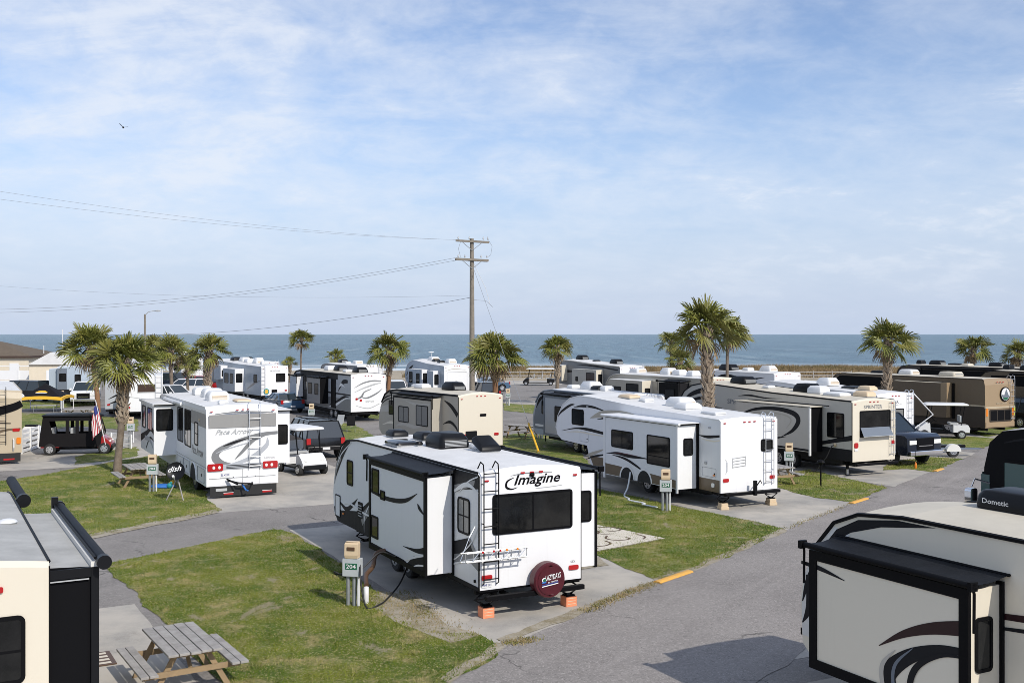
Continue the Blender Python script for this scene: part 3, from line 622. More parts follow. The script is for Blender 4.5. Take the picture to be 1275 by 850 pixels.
# dirt worn along the verge
for i, q in enumerate(([(630, 803), (700, 773), (760, 748), (818, 727), (815, 722), (755, 744), (690, 768), (622, 797)], [(470, 735), (520, 745), (560, 778), (598, 790), (560, 800), (490, 775), (462, 748)], [(556, 850), (632, 806), (622, 800), (545, 845)], [(112, 671), (200, 653), (276, 638), (270, 634), (195, 649), (110, 666)], [(818, 726), (860, 714), (980, 661), (974, 657), (855, 709), (812, 721)], [(700, 712), (760, 704), (745, 693), (705, 696)])):
    sheet('dirt_verge', [G(*p) for p in q], 'dirt', 0.0145 + i * .0002, 0.12, .3, i + 20)
lawns_px = [
    [(128, 701), (202, 688), (330, 661), (347, 659), (372, 667), (400, 684), (425, 702), (452, 725), (470, 738), (482, 760), (515, 780), (556, 788), (592, 788), (621, 801), (615, 819), (556, 850), (420, 930), (330, 930), (272, 851), (202, 771)],
    [(-40, 605), (15, 597), (80, 586), (150, 573), (200, 566), (240, 575), (252, 600), (258, 622), (275, 635), (262, 640), (197, 650), (112, 669), (40, 680), (-40, 690)],
    [(736, 606), (760, 612), (800, 620), (860, 634), (895, 640), (940, 650), (975, 658), (960, 668), (858, 714), (820, 723), (780, 708), (743, 691), (725, 672), (722, 640)],
    [(955, 600), (985, 588), (1010, 585), (1050, 595), (1105, 607), (1090, 614), (1060, 625), (1018, 620), (970, 608)],
    [(1098, 585), (1112, 574), (1160, 569), (1199, 571), (1180, 580), (1163, 588), (1130, 584)],
    [(1140, 550), (1166, 545), (1205, 543), (1243, 546), (1226, 558), (1188, 556), (1150, 556)],
    [(1190, 535), (1245, 528), (1290, 524), (1290, 532), (1230, 544)],
    [(600, 548), (640, 540), (690, 541), (722, 563), (745, 590), (745, 600), (700, 578), (640, 560)],
    [(626, 502), (663, 504), (690, 508), (690, 516), (665, 515), (628, 511)],
    [(20, 514), (100, 516), (172, 522), (172, 537), (100, 530), (20, 540)],
    [(92, 569), (120, 563), (172, 556), (172, 568), (130, 574), (95, 578)],
    [(20, 500), (60, 498), (120, 497), (120, 504), (70, 508), (20, 509)],
    [(360, 528), (400, 523), (440, 528), (470, 545), (440, 560), (395, 545)],
    [(440, 517), (470, 514), (480, 516), (470, 522)],
]
lawn_outline = []
for i, q in enumerate(lawns_px):
    _, P = sheet('lawn', [G(*p) for p in q], 'lawn', 0.012 + i * .0002, 0.16, .22, i + 40); lawn_outline.append(P)

def inside(P, xs, ys):
    c = np.zeros(xs.shape, bool); n = len(P)
    for i in range(n):
        (x1, y1), (x2, y2) = P[i], P[(i + 1) % n]
        if y1 == y2: continue
        cr = ((y1 > ys) != (y2 > ys)) & (xs < (x2 - x1) * (ys - y1) / (y2 - y1) + x1); c ^= cr
    return c
def blades(name, xs, ys, zs, h, w, k, rng, lean=.5, label=None):
    """one mesh of upright leaf blades, two triangles-worth each"""
    n = len(xs); a = rng.uniform(0, 2 * np.pi, n); hh = h * rng.uniform(.45, 1.25, n); ww = w * rng.uniform(.6, 1.3, n); t = rng.uniform(0, 2 * np.pi, n); ln = lean * hh * rng.uniform(.1, 1, n)
    v = np.zeros((n, 3, 3)); dx = np.cos(a) * ww / 2; dy = np.sin(a) * ww / 2
    v[:, 0] = np.stack([xs - dx, ys - dy, zs], 1); v[:, 1] = np.stack([xs + dx, ys + dy, zs], 1); v[:, 2] = np.stack([xs + np.cos(t) * ln, ys + np.sin(t) * ln, zs + hh], 1)
    me = bpy.data.meshes.new(name); me.vertices.add(3 * n); me.loops.add(3 * n); me.polygons.add(n)
    me.vertices.foreach_set('co', v.reshape(-1)); me.loops.foreach_set('vertex_index', np.arange(3 * n, dtype=np.int32)); me.polygons.foreach_set('loop_start', np.arange(0, 3 * n, 3, dtype=np.int32))
    me.materials.append(M[k]); me.update(calc_edges=True); me.validate()
    o = bpy.data.objects.new(name, me); C.objects.link(o); o['kind'] = 'stuff'
    if label: o['label'] = label
    return o
rng = np.random.default_rng(5)
for i, (dens, hh, lab) in enumerate(((1300, .036, 'patchy green and straw coloured grass on the lawn left of the big white trailer'), (500, .045, 'patchy grass on the lawn round the palm and picnic table'), (900, .042, 'green grass on the lawn between the two big white trailers'), (350, .06, 'grass on the small lawn beside the grey camper with cream rear'), (300, .06, 'grass on the lawn under the dark pickup'))):
    P = np.array(lawn_outline[i]); x0, y0 = P.min(0); x1, y1 = P.max(0); y0 = max(y0, 13.0)
    n = int((x1 - x0) * (y1 - y0) * dens); xs = rng.uniform(x0, x1, n); ys = rng.uniform(y0, y1, n)
    k = inside(lawn_outline[i], xs, ys); xs, ys = xs[k], ys[k]
    cl = np.array([mnoise.noise((float(a) * 2.3, float(b) * 2.3, 1.0)) for a, b in zip(xs, ys)]); k = rng.uniform(-.55, .75, len(xs)) < cl + .2; xs, ys, cl = xs[k], ys[k], cl[k]
    tall = np.array([mnoise.noise((float(a) * 3.7, float(b) * 3.7, 4.0)) for a, b in zip(xs, ys)]); k2 = (tall > .28) & (rng.uniform(0, 1, len(xs)) < .8); hv = np.where(k2, hh * 2.1, hh)
    ob = blades('grass', xs, ys, np.full(len(xs), .012), hv, .018, 'blade', rng, 1.1, lab)
# grass creeping into the joint between pad and lane
xs = []; ys = []
for a, b, n, s in ((G(725, 762), G(815, 726), 1300, .12), (G(632, 803), G(660, 795), 500, .14), (G(980, 658), G(1060, 627), 420, .09), (G(470, 740), G(560, 785), 900, .3), (G(505, 735), G(540, 772), 400, .15)):
    t = rng.uniform(0, 1, n); xs.append(a.x + (b.x - a.x) * t + rng.normal(0, s, n)); ys.append(a.y + (b.y - a.y) * t + rng.normal(0, s * .6, n))
xs = np.concatenate(xs); ys = np.concatenate(ys)
blades('weeds', xs, ys, np.full(len(xs), .012), .045, .02, 'dryblade', rng, 1.2, 'dry weeds in the joints of the paving')
# dune grass
n = 110000; xs = rng.uniform(-15, 95, n); ys = 141 + 26 * rng.beta(1.6, 2.0, n); zs = np.array([dune_z(float(a), float(b)) - .05 for a, b in zip(xs, ys)])
blades('dune_grass', xs, ys, zs, .72, .09, 'duneblade', rng, .7, 'tan dune grass along the beach')
# yellow paint on the lawn corners
for i, (a, b) in enumerate((((818, 726), (859, 712)), ((1060, 627), (1079, 621)), ((1164, 587), (1173, 584)))):
    p, q = G(*a), G(*b); d = (q - p).normalized(); nn = Vector((d.y, -d.x, 0)); m = MB()
    nseg = 5; w0 = .13
    m.loft([[pt + nn * (w0 * .8) + Vector((0, 0, .016)), pt + nn * w0 * .5 + Vector((0, 0, .05)), pt - nn * w0 * .5 + Vector((0, 0, .055)), pt - nn * w0 + Vector((0, 0, .016))] for pt in [p + (q - p) * t / nseg for t in range(nseg + 1)]], 'kerbpaint')
    o = m.build('kerb', smooth=40); tag(o, ('long worn yellow kerb edge at the tip of the nearest lawn by the lane', 'short yellow kerb edge at the lawn tip before the camper with cream rear', 'tiny far yellow kerb edge at the lawn under the dark pickup')[i], 'kerb', kind='thing')

# ================================================================== THE CAMPERS
def arcpts(cx, cz, r, a0, a1, n=8, sx=1.0): return [(cx + r * sx * math.cos(R_(a0 + (a1 - a0) * i / n)), cz + r * math.sin(R_(a0 + (a1 - a0) * i / n))) for i in range(n + 1)]

# ---- A: the big white travel trailer in the middle
A = RV('travel_trailer', 'big white travel trailer with a maroon spare tyre cover on its rear wall', 'travel trailer', RL_A, 27.5, 2.45, 9.75, 3.02, .57, 'TT', 'panel', 'white', crown=.10)
A.gutter(.028); A.corner(w=.04)
A.b.box(-.012, .01, -1.22, 1.22, .56, .60, 'black')
A.poly('L', [(4.8, .571), (9.35, .571), (9.62, .80), (9.66, .95), (9.0, .92), (7.8, 1.08), (6.9, 1.12), (4.8, 1.0)], 'charcoal')
A.poly('L', [(0, .571), (4.8, .571), (4.8, .66), (0, .66)], 'charcoal')
# front pillar graphics
A.sw('L', [(9.55, 1.75, .02), (9.28, 2.15, .20), (8.85, 2.60, .26), (8.25, 2.95, .12)], 'charcoal')
A.sw('L', [(9.62, 1.60, .02), (9.42, 2.1, .16), (9.05, 2.42, .16)], 'midgrey'); A.sw('L', [(9.45, 2.05, .015), (9.0, 2.5, .04), (8.1, 2.93, .02)], 'white', .008)
A.sw('L', [(6.1, 1.75, .01), (6.6, 1.45, .16), (7.3, 1.05, .34), (8.0, .95, .10)], 'charcoal'); A.sw('L', [(6.2, 1.62, .01), (6.75, 1.25, .2), (7.3, .9, .3)], 'midgrey', .006)
A.sw('L', [(7.6, 1.45, .01), (8.05, 1.2, .12), (8.6, 1.02, .12), (9.3, 1.2, .03)], 'charcoal'); A.sw('L', [(6.0, 1.2, .01), (6.9, 1.12, .05), (8.2, 1.22, .05), (8.8, 1.12, .01)], 'white', .012)
A.sw('L', [(7.05, .62, .01), (7.0, 1.05, .05), (6.5, 1.55, .03)], 'white', .013)
# rear quarter graphics
A.poly('L', [(0, 2.70), (1.3, 2.52), (1.3, 2.98), (0, 2.99)], 'charcoal'); A.poly('L', [(.25, 2.74), (1.3, 2.45), (1.3, 2.62), (.2, 2.86)], 'midgrey')
A.sw('L', [(0.02, 2.62, .01), (.6, 2.72, .10), (1.25, 2.5, .06)], 'panel', .008); A.sw('L', [(.05, 2.95, .03), (.55, 2.78, .03), (1.0, 2.5, .02)], 'white', .010)
A.poly('L', [(0, 1.25), (.45, 1.62), (1.3, 1.35), (1.3, .95), (.5, 1.12), (0, .98)], 'midgrey'); A.poly('L', [(.55, 1.6), (1.3, 1.40), (1.3, 1.12), (.3, 1.35)], 'charcoal')
A.sw('L', [(.05, 1.9, .02), (.4, 1.5, .035), (1.1, 1.08, .03), (1.3, 1.02, .02)], 'white', .012); A.sw('L', [(0, 1.28, .03), (.6, 1.12, .03), (1.3, .9, .03)], 'white', .013)
def decoA(m, f):
    swoosh(m, f, [(1.35, 2.0, .02), (1.65, 2.12, .10), (1.75, 2.2, .01)], 'charcoal', .006)
    swoosh(m, f, [(1.75, 2.42, .01), (2.5, 2.16, .10), (3.6, 2.05, .10), (4.78, 2.1, .07)], 'charcoal', .006)
    m.face([f(u, v, .0055) for u, v in ((1.3, .78), (2.35, .78), (1.95, 1.02), (1.3, 1.12))], 'charcoal'); swoosh(m, f, [(1.3, 1.25, .16), (1.8, 1.16, .09), (2.6, 1.12, .01)], 'charcoal', .006)
    m.face([f(u, v, .0057) for u, v in ((2.35, .78), (4.8, .78), (4.8, .84), (2.5, .82))], 'charcoal')
    swoosh(m, f, [(1.32, 1.14, .03), (1.9, 1.0, .05), (2.5, .82, .03)], 'white', .009); swoosh(m, f, [(1.32, .92, .03), (1.7, .86, .04), (1.95, .79, .02)], 'white', .009)
A.slide('L', 1.3, 4.8, .72, 2.80, .66, end='white', frame='black', topper='awning', roofk='roof', deco=decoA, wins=((4.15, 4.65, 2.05, 2.66, dict(r=.05)), (3.75, 4.05, 1.98, 2.2, dict(r=.02)), (4.2, 4.68, .98, 1.52, dict(r=.04))))
A.slide('R', .55, 5.2, .70, 2.78, .72, end='white', face='white', frame='black', topper='awning', ewins=((.25, .6, 1.7, 2.4),))
A.win('L', 7.98, 8.5, 1.72, 2.42, glass='glass', r=.09, hbar=.5); A.win('L', .45, 1.06, 1.65, 2.42, glass='blind', r=.10, bar=.5, hbar=.5)
A.win('B', -1.0, .93, 1.72, 2.56, r=.07, bar=.5, fw=.05)
for w_ in ((9.08, 9.52, .70, 1.32),):
    m = MB(); window_mesh(m, A.mp('L'), *w_, frame='black', r=.04, fw=.028).build('hatch', A.o) and None
    m.face([A.mp('L')(u, v, .018) for u, v in rrect(w_[0] + .03, w_[1] - .03, w_[2] + .03, w_[3] - .03, .03)], 'panel'); m.build('baggage_door', A.o)
m = MB(); m.prism(rrect(7.2, 7.55, .95, 1.38, .03), A.mp('L'), .0, .02, 'black')
for i in range(5): m.prism(rrect(7.24, 7.51, 1.0 + i * .07, 1.025 + i * .07, .005), A.mp('L'), .02, .03, 'plasticgrey')
m.build('fridge_vent', A.o)
m = MB(); put_text(m, 'Imagine', A.mp('B'), .42, 2.66, 1.12, .28, 'black', .006, True, .32, .01)
f = A.mp('B'); swoosh(m, f, [(.42, 2.89, .01), (.58, 2.82, .04), (.60, 2.70, .05), (.48, 2.65, .03), (.34, 2.68, .01)], 'black', .006); swoosh(m, f, [(.50, 2.93, .008), (.2, 2.965, .022), (-.2, 2.96, .018), (-.5, 2.95, .006)], 'midgrey', .006); swoosh(m, f, [(-.1, 2.63, .012), (-.4, 2.64, .016), (-.75, 2.66, .01)], 'plasticgrey', .006)
m.build('lettering', A.o)
A.ladder(1.0, .72, 3.05, .34, 'black')
# folded rack hanging on the ladder
m = MB()
for z in (1.26, 1.44):
    m.tube([(-.14, 1.72, z), (-.14, .22, z)], .018, 'alu', 6); m.tube([(-.30, 1.66, z + .02), (-.30, .26, z + .02)], .016, 'alu', 6)
for i in range(9): y = 1.68 - i * .175; m.tube([(-.14, y, 1.26), (-.30, y, 1.29), (-.30, y, 1.46), (-.14, y, 1.44)], .012, 'alu', 5)
for i in range(4): y = 1.55 - i * .36; m.tube([(-.31, y, 1.28), (-.31, y - .18, 1.47)], .008, 'alu', 5)
for y in (1.05, .9, .75, .5, 1.3): m.box(-.325, -.29, y - .02, y + .02, 1.44, 1.48, 'amber' if y < .8 else 'red')
m.tube([(-.14, 1.72, 1.3), (-.1, 1.5, 1.75), (-.05, 1.35, 1.95)], .008, 'alu', 5)
o = m.build('folding_rack'); o.parent = A.o; o.matrix_parent_inverse = Matrix.Identity(4)
# spare tyre cover
m = MB(); c = Vector((-.22, -.27, .72)); m.tube([c + Vector((.13, 0, 0)), c + Vector((.11, 0, 0)), c + Vector((-.07, 0, 0)), c + Vector((-.11, 0, 0)), c + Vector((-.125, 0, 0)), c + Vector((-.10, 0, 0))], [.35, .375, .375, .35, .30, .27], 'maroon', 36); m.tube([(-.12, c.y, c.z), (0, c.y, c.z)], .05, 'black', 8)
sp = m.build('spare_tyre', A.o, smooth=30)
m = MB(); fB = lambda u, v, e: (-.348 - e, u, v)
put_text(m, 'LAZYDAYS', fB, c.y + .13, c.z + .005, .37, .115, 'white', .008, True, .1, .12)
put_text(m, 'RV CENTER', fB, c.y + .07, c.z - .055, .24, .035, 'plastic', .008, True, .1, .12)
m.face([fB(c.y + u, c.z + v, .008) for u, v in ((.21, -.10), (-.18, -.055), (-.18, -.075), (.21, -.12))], 'white'); m.face([fB(c.y + u, c.z + v, .0085) for u, v in ((.21, -.068), (-.18, -.02), (-.18, -.045), (.21, -.09))], 'flagblue')
m.face([fB(c.y + .16 + .055 * math.cos(t * .5236), c.z + .03 + .05 * math.sin(t * .5236), .0075) for t in range(12)], 'white'); m.face([fB(c.y + .15 + .04 * math.cos(t * .5236), c.z + .025 + .035 * math.sin(t * .5236), .009) for t in range(12)], 'green'); m.face([fB(c.y + u, c.z + v, .010) for u, v in ((.21, -.04), (.11, -.03), (.11, .0), (.21, -.01))], 'blue')
m.build('lettering', sp)
A.markers(2.98, 2.86); 
m = MB(); m.ell((-.03, 0, 2.93), .05, .06, .05, 'black', 8, 6); m.build('camera_housing', A.o)
A.light('B', 1.06, .86, .24, .10, 'red'); A.light('B', -1.03, .86, .24, .10, 'red'); A.light('L', .2, .76, .06, .06, 'black', 'outlet')
m = MB(); m.prism(rrect(.94, 1.18, .65, .76, .02), A.mp('B'), 0, .012, 'plastic'); put_text(m, 'MHP 201', A.mp('B'), 1.16, .68, .20, .05, 'flagblue', .014); m.build('number_plate', A.o)
m = MB(); put_text(m, 'STX', A.mp('B'), -.96, .96, .12, .05, 'midgrey', .005); m.build('lettering', A.o)
A.bumper(.47); A.chassis(); A.wheels((4.15, 5.0)); A.tongue()
A.jack(.15, 1.0); A.jack(.15, -1.0); A.jack(7.9, .9); A.jack(7.9, -.9)
A.ac(4.3, 0.05, L=1.05, W=.8, h=.36); A.vent(2.9, -.35, 'plasticblk', .5, .5, .14, .35); A.vent(7.2, .25, 'plasticblk', .55, .42, .16); A.vent(6.0, -.1, 'plasticblk', .65, .45, .18); A.vent(5.55, .75, 'glass', .85, .6, .08); A.vent(4.9, .55, 'plasticblk', .12, .12, .08); A.vent(3.6, -.5, 'plastic', .36, .36, .1)
m = MB(); m.ell((5.2, -.45, 3.14), .10, .10, .10, 'plasticblk', 10, 6); m.build('antenna', A.o, smooth=60)
A.awning('R', 1.0, 6.8, 2.86); A.done()
# jack blocks under the trailer
for (u, y), lab in (((.15, 1.0), 'orange block under the jack at the ladder side of the white trailer'), ((.15, -1.0), 'orange block under the jack nearest the spare tyre')):
    m = MB(); m.box(-.13, .13, -.13, .13, 0, .215, 'orange')
    for i in range(3): m.box(-.134, -.1302, -.10, .10, .05 + i * .06, .065 + i * .06, 'beigebox')
    o = m.build('leveling_block', bevel=.006); w_ = A.o.matrix_basis @ Vector((u, y, 0)); o.location = (w_.x, w_.y, .005); o.rotation_euler = (0, 0, R_(117.5)); tag(o, lab, 'block', 'blocks under camper jacks')

# ---- B: white fifth wheel with tan skirt
B = RV('fifth_wheel_trailer', 'white fifth wheel trailer with tan skirt band and a big closed window slide-out', 'fifth wheel', RL_B, 27.5, 2.45, 11.1, 3.02, .56, 'FW', 'panel', 'white', crown=.07)
B.gutter(.022, 'white'); B.corner('white')
B.poly('L', [(0, .561), (8.05, .561), (8.15, .72), (8.35, 1.0), (8.0, .98), (0, .98)], 'brown')
for pts, k in (([(10.95, 2.35, .01), (10.6, 2.62, .10), (9.9, 2.92, .10), (9.5, 2.98, .01)], 'charcoal'), ([(9.6, 2.86, .01), (8.9, 2.95, .10), (8.0, 2.95, .09), (6.9, 2.80, .01)], 'charcoal'), ([(8.3, 2.5, .02), (7.4, 2.72, .26), (6.0, 2.86, .16), (5.0, 2.85, .01)], 'greige'), ([(7.8, 2.48, .01), (6.9, 2.62, .09), (5.6, 2.80, .07), (4.6, 2.84, .01)], 'charcoal'), ([(10.6, 1.80, .01), (9.4, 2.0, .06), (8.4, 2.02, .12), (7.0, 1.95, .10), (5.9, 1.98, .05)], 'charcoal'), ([(10.2, 1.78, .01), (9.2, 1.87, .05), (8.0, 1.85, .05), (7.0, 1.86, .01)], 'stone'), ([(1.2, 2.42, .01), (.7, 2.40, .10), (0, 2.48, .07)], 'charcoal'), ([(1.0, 2.3, .01), (.4, 2.28, .05), (0, 2.34, .04)], 'stone'), ([(8.6, .95, .02), (8.2, 1.05, .14), (7.2, 1.35, .03)], 'greige'), ([(8.6, .80, .02), (7.9, 1.0, .08), (6.6, 1.22, .02)], 'charcoal')):
    B.sw('L', pts, k)
def decoB(m, f):
    m.face([f(u, v, .005) for u, v in ((1.25, .6), (3.2, .6), (3.2, .95), (1.25, .88))], 'brown'); m.face([f(u, v, .005) for u, v in ((4.6, .6), (5.9, .6), (5.9, 1.0), (4.7, .98))], 'brown')
    swoosh(m, f, [(5.75, 1.38, .01), (5.0, 1.45, .10), (4.2, 1.42, .12), (3.3, 1.44, .05), (2.9, 1.44, .01)], 'charcoal', .006); swoosh(m, f, [(5.4, 1.36, .01), (4.5, 1.30, .09), (3.7, 1.10, .08), (3.0, .86, .01)], 'charcoal', .007); swoosh(m, f, [(5.2, 1.44, .01), (4.5, 1.48, .03), (3.6, 1.47, .01)], 'maroon', .0095)
    for c in (4.35, 3.25):                                            # wheel arches reach up into the slide skirt
        P = arcpts(c, .58, .50, 0, 180, 10); m.face([f(u, v, .010) for u, v in P], 'white'); P = arcpts(c, .58, .42, 0, 180, 10); m.face([f(u, v, .012) for u, v in P], 'under')
B.slide('L', 1.25, 5.9, .58, 2.74, .85, end='white', face='white' if 0 else 'panel', roofk='roof', deco=decoB, wins=((3.97, 5.4, 1.66, 2.32, dict(bar=.5)), (1.7, 3.08, 1.28, 2.32, dict(hbar=.3))), ewins=((.22, .62, 1.72, 2.32),))
m = MB(); fL = B.mp('L'); m.box(1.1, 6.05, 1.225, 2.10, 2.83, 2.86, 'white'); m.tube([(1.1, 2.12, 2.82), (6.05, 2.12, 2.82)], .05, 'white', 8); m.build('awning', B.o)
m = MB()
for x in (1.27, 5.88): m.box(x - .05, x + .05, 2.075, 2.11, .45, 2.8, 'white')
m.box(1.18, 1.24, 1.226, 1.30, .5, 2.85, 'black'); m.build('trim', B.o)
B.win('L', 8.8, 9.75, 2.14, 2.80, r=.08)
B.win('B', -1.02, -.50, 1.88, 2.30, r=.08)
B.ladder(-.82, .75, 3.02, .36, 'alu'); B.markers(2.92, 2.90); B.light('B', 1.02, .98, .24, .12); B.light('B', -1.0, .98, .22, .12)
m = MB()
for i in range(4): m.tube([(-.012, .72, 1.4 + i * .10), (-.012, .18, 1.44 + i * .10)], .012, 'plasticgrey', 4)
m.tube([(-.012, .72, 1.38), (-.012, .72, 1.72)], .01, 'plasticgrey', 4); m.tube([(-.012, .18, 1.42), (-.012, .18, 1.76)], .01, 'plasticgrey', 4)
m.tube([(0, 1.02, 1.2), (-.05, .98, 1.3), (-.05, .98, 1.6), (0, 1.02, 1.7)], .012, 'plastic', 5); m.build('handle', B.o)
B.light('L', .4, .78, .15, .15, 'lampclear', 'outlet')
B.bumper(.52); B.chassis(u1=8.5); B.wheels((3.25, 4.35)); B.jack(.1, 1.05); B.jack(.1, -1.05); B.leg(8.6, .9, 1.4); B.leg(8.6, -.9, 1.4)
m = MB(); m.box(-.35, -.25, -.05, .05, .45, .95, 'black'); m.tube([(-.3, 0, .7), (-.33, -.2, .95), (-.33, -.25, .85)], .02, 'black', 5); m.build('hitch_mount', B.o)
m = MB(); m.box(10.55, 10.85, -.35, .35, 1.2, 1.42, 'black'); m.tube([(10.7, 0, 1.3), (10.7, 0, .95)], .07, 'black', 8); m.build('hitch_pin', B.o)
for rv_, w_, us in ((A, 'L', ((5.3, .82, .10, .05), (8.8, .86, .10, .05), (5.9, 1.9, .10, .12), (6.6, 2.62, .14, .05))), (B, 'L', ((.35, 1.12, .10, .05), (7.2, 1.12, .10, .05), (.8, 1.5, .12, .10), (8.5, 2.95, .14, .05))), (K, 'L', ((.4, 1.3, .10, .05), (8.0, 1.3, .10, .05), (7.4, 2.2, .12, .12))) if 'K' in globals() else (B, 'L', ((.6, 2.72, .12, .05),))):
    for u_, v_, a_, b_ in us: rv_.light(w_, u_, v_, a_, b_, 'amber' if v_ < 1.4 and b_ < .06 else 'plasticgrey', 'outlet')
for rv_, us in ((B, ((.25, 1.0, 1.05, 1.35), (6.3, 7.3, 1.05, 1.45), (8.45, 9.1, 1.5, 1.9))), (A, ((5.2, 6.0, 1.15, 1.5),))):
    for u0_, u1_, v0_, v1_ in us:
        m = MB(); m.tube([rv_.mp('L')(u, v, .004) for u, v in rrect(u0_, u1_, v0_, v1_, .05, 3)] + [rv_.mp('L')(u1_, v1_ - .05, .004)], .007, 'plasticgrey', 4); m.prism(rrect(u0_ + .06, u0_ + .11, v0_ + .1, v0_ + .15, .01), rv_.mp('L'), .0, .015, 'black'); m.build('baggage_door', rv_.o)
B.ac(4.0, -.1, 'plastic', 1.0, .8, .36); B.vent(3.1, .25, 'plastic', .7, .7, .2, .0); B.vent(7.0, .2, 'beigebox', .8, .5, .12); B.vent(1.3, .5, 'plastic', .8, .45, .08); B.vent(5.8, .2, 'plastic', .4, .4, .1); B.done()
for (u, y), lab in (((.1, 1.05), 'tan block under the left jack of the tan-skirted fifth wheel'), ((.1, -1.05), 'tan block under the right jack of the tan-skirted fifth wheel')):
    m = MB(); m.box(-.2, .2, -.14, .14, 0, .10, 'beigebox'); m.box(-.17, .17, -.12, .12, .1003, .215, 'beigebox')
    o = m.build('leveling_block', bevel=.006); w_ = B.o.matrix_basis @ Vector((u, y, 0)); o.location = (w_.x, w_.y, .005); o.rotation_euler = (0, 0, R_(100)); tag(o, lab, 'block', 'blocks under camper jacks')

# ---- P: white motorhome, grey swoosh on the rear
Pm = RV('motorhome', 'white motorhome with grey rear band, grey swoosh and slide-outs on both sides', 'motorhome', RL_P, 27.5, 2.6, 10.6, 3.28, .42, 'MH', 'panel', 'white', crown=.06)
W2 = 1.30
Pm.gutter(.02, 'white')
Pm.band('L', 2.62, 3.12, 'offwhite', .25, 6.2); 
Pm.b.mesh([(-.004 - (.02 if z > 2.8 else 0), y, z) for z in (2.52, 3.00) for y in (1.22, .6, 0, -.6, -1.22)], [(i, i + 1, i + 6, i + 5) for i in range(4)], 'bandgrey')
Pm.poly('L', [(.02, 2.52), (2.9, 2.52), (2.9, 3.02), (.15, 3.02)], 'bandgrey')
Pm.sw('B', [(1.0, 3.02, .03), (.4, 3.07, .05), (-.4, 3.07, .05), (-1.1, 3.02, .03)], 'midgrey', .03)
for pts, k in (([(-1.28, 2.28, .10), (-.6, 2.22, .13), (.2, 2.02, .13), (.85, 1.72, .2), (.98, 1.45, .28), (.75, 1.25, .2), (.35, 1.2, .01)], 'midgrey'), ([(-.2, 2.12, .01), (.3, 1.98, .08), (.7, 1.86, .03)], 'charcoal'), ([(-.9, 2.22, .02), (-.4, 2.05, .13), (.05, 1.6, .10), (.3, 1.35, .01)], 'midgrey'), ([(-.9, 2.1, .02), (-.85, 1.8, .16), (-.3, 1.4, .15), (.4, 1.18, .10), (.85, 1.18, .02)], 'silver'), ([(.95, 1.62, .02), (.6, 1.75, .04), (-.2, 1.95, .03)], 'silver')):
    Pm.sw('B', pts, k)
for t_, w_, a_ in (('Pace Arrow', 'B', (.98, 2.28, 1.35, .19)), ('Pace Arrow', 'L', (2.75, 1.40, 2.2, .32)), ('FLEETWOOD', 'B', (-.78, 1.33, .4, .06))):
    m = MB(); put_text(m, t_, Pm.mp(w_), *a_, 'midgrey' if w_ == 'L' else 'plasticgrey', .006, True, .45 if t_ != 'FLEETWOOD' else 0); m.build('lettering', Pm.o)
m = MB(); m.prism(rrect(-1.2, 1.2, 1.02, 1.20, .03), Pm.mp('B'), .0, .03, 'silver')
for i in range(3): m.prism([(-.6, 1.05 + i * .05), (.6, 1.05 + i * .05), (.6, 1.07 + i * .05), (-.6, 1.07 + i * .05)], Pm.mp('B'), .03, .04, 'charcoal')
m.build('trim', Pm.o)
for sg in (1, -1):
    m = MB(); m.prism(rrect(*sorted((sg * .72, sg * 1.27)), .98, 1.24, .05), Pm.mp('B'), .028, .055, 'red')
    for i in range(2): m.ell((-.055, sg * (.85 + i * .2), 1.1), .012, .05, .06, 'lampclear', 8, 6)
    m.build('tail_light', Pm.o)
m = MB(); m.prism(rrect(.45, .82, .72, .92, .02), Pm.mp('B'), 0, .012, 'plastic'); put_text(m, 'EL 4210', Pm.mp('B'), .79, .78, .3, .08, 'flagblue', .014); m.build('number_plate', Pm.o)
m = MB(); m.box(-.02, 0, -1.2, 1.2, .70, .715, 'plasticgrey'); m.box(-.02, 0, .0, .012, .45, 1.0, 'plasticgrey'); m.box(-.02, 0, -.6, -.59, .45, 1.0, 'plasticgrey')
for y in (-.45, -.15, .35): m.ell((-.01, y, .72), .02, .02, .02, 'black', 6, 4)
m.build('engine_door', Pm.o)
m = MB(); m.box(-.14, -.10, -1.2, 1.2, .06, .42, 'rubber'); m.box(-.10, .1, -1.0, 1.0, .30, .42, 'black')
for y in (-.85, .55): m.box(-.155, -.139, y - .17, y + .17, .12, .18, 'red'); m.box(-.158, -.1395, y - .18, y + .18, .185, .2, 'plastic')
m.box(-.155, -.139, .6, 1.0, .26, .36, 'plasticgrey'); m.build('mud_flap', Pm.o)
m = MB(); m.tube([(-.05, .55, .62), (-.4, .25, .55), (-.45, -.25, .50), (-.15, -.3, .5)], .035, 'black', 6); m.tube([(-.1, .6, .68), (-.5, .3, .52)], .03, 'black', 6); m.tube([(-.3, .1, .5), (-.45, 0, .3), (-.35, -.1, .25)], .03, 'blue', 6); m.build('tow_bar', Pm.o)
Pm.ladder(-.42, .98, 3.2, .42, 'alu')
for y, z in ((.2, 3.16), (0, 3.16), (-.2, 3.16), (1.12, 3.12), (-1.12, 3.12)): Pm.light('B', y, z, .10, .04, 'red', 'marker_light')
def decoP(m, f):
    swoosh(m, f, [(6.22, 1.9, .22), (7.0, 2.0, .20), (8.0, 1.75, .22), (9.75, 1.4, .3)], 'charcoal', .006); swoosh(m, f, [(6.22, 1.55, .05), (7.2, 1.6, .10), (8.2, 1.1, .10)], 'charcoal', .007); swoosh(m, f, [(6.3, 1.2, .04), (7.2, 1.5, .16), (8.6, 1.5, .2)], 'silver', .008)
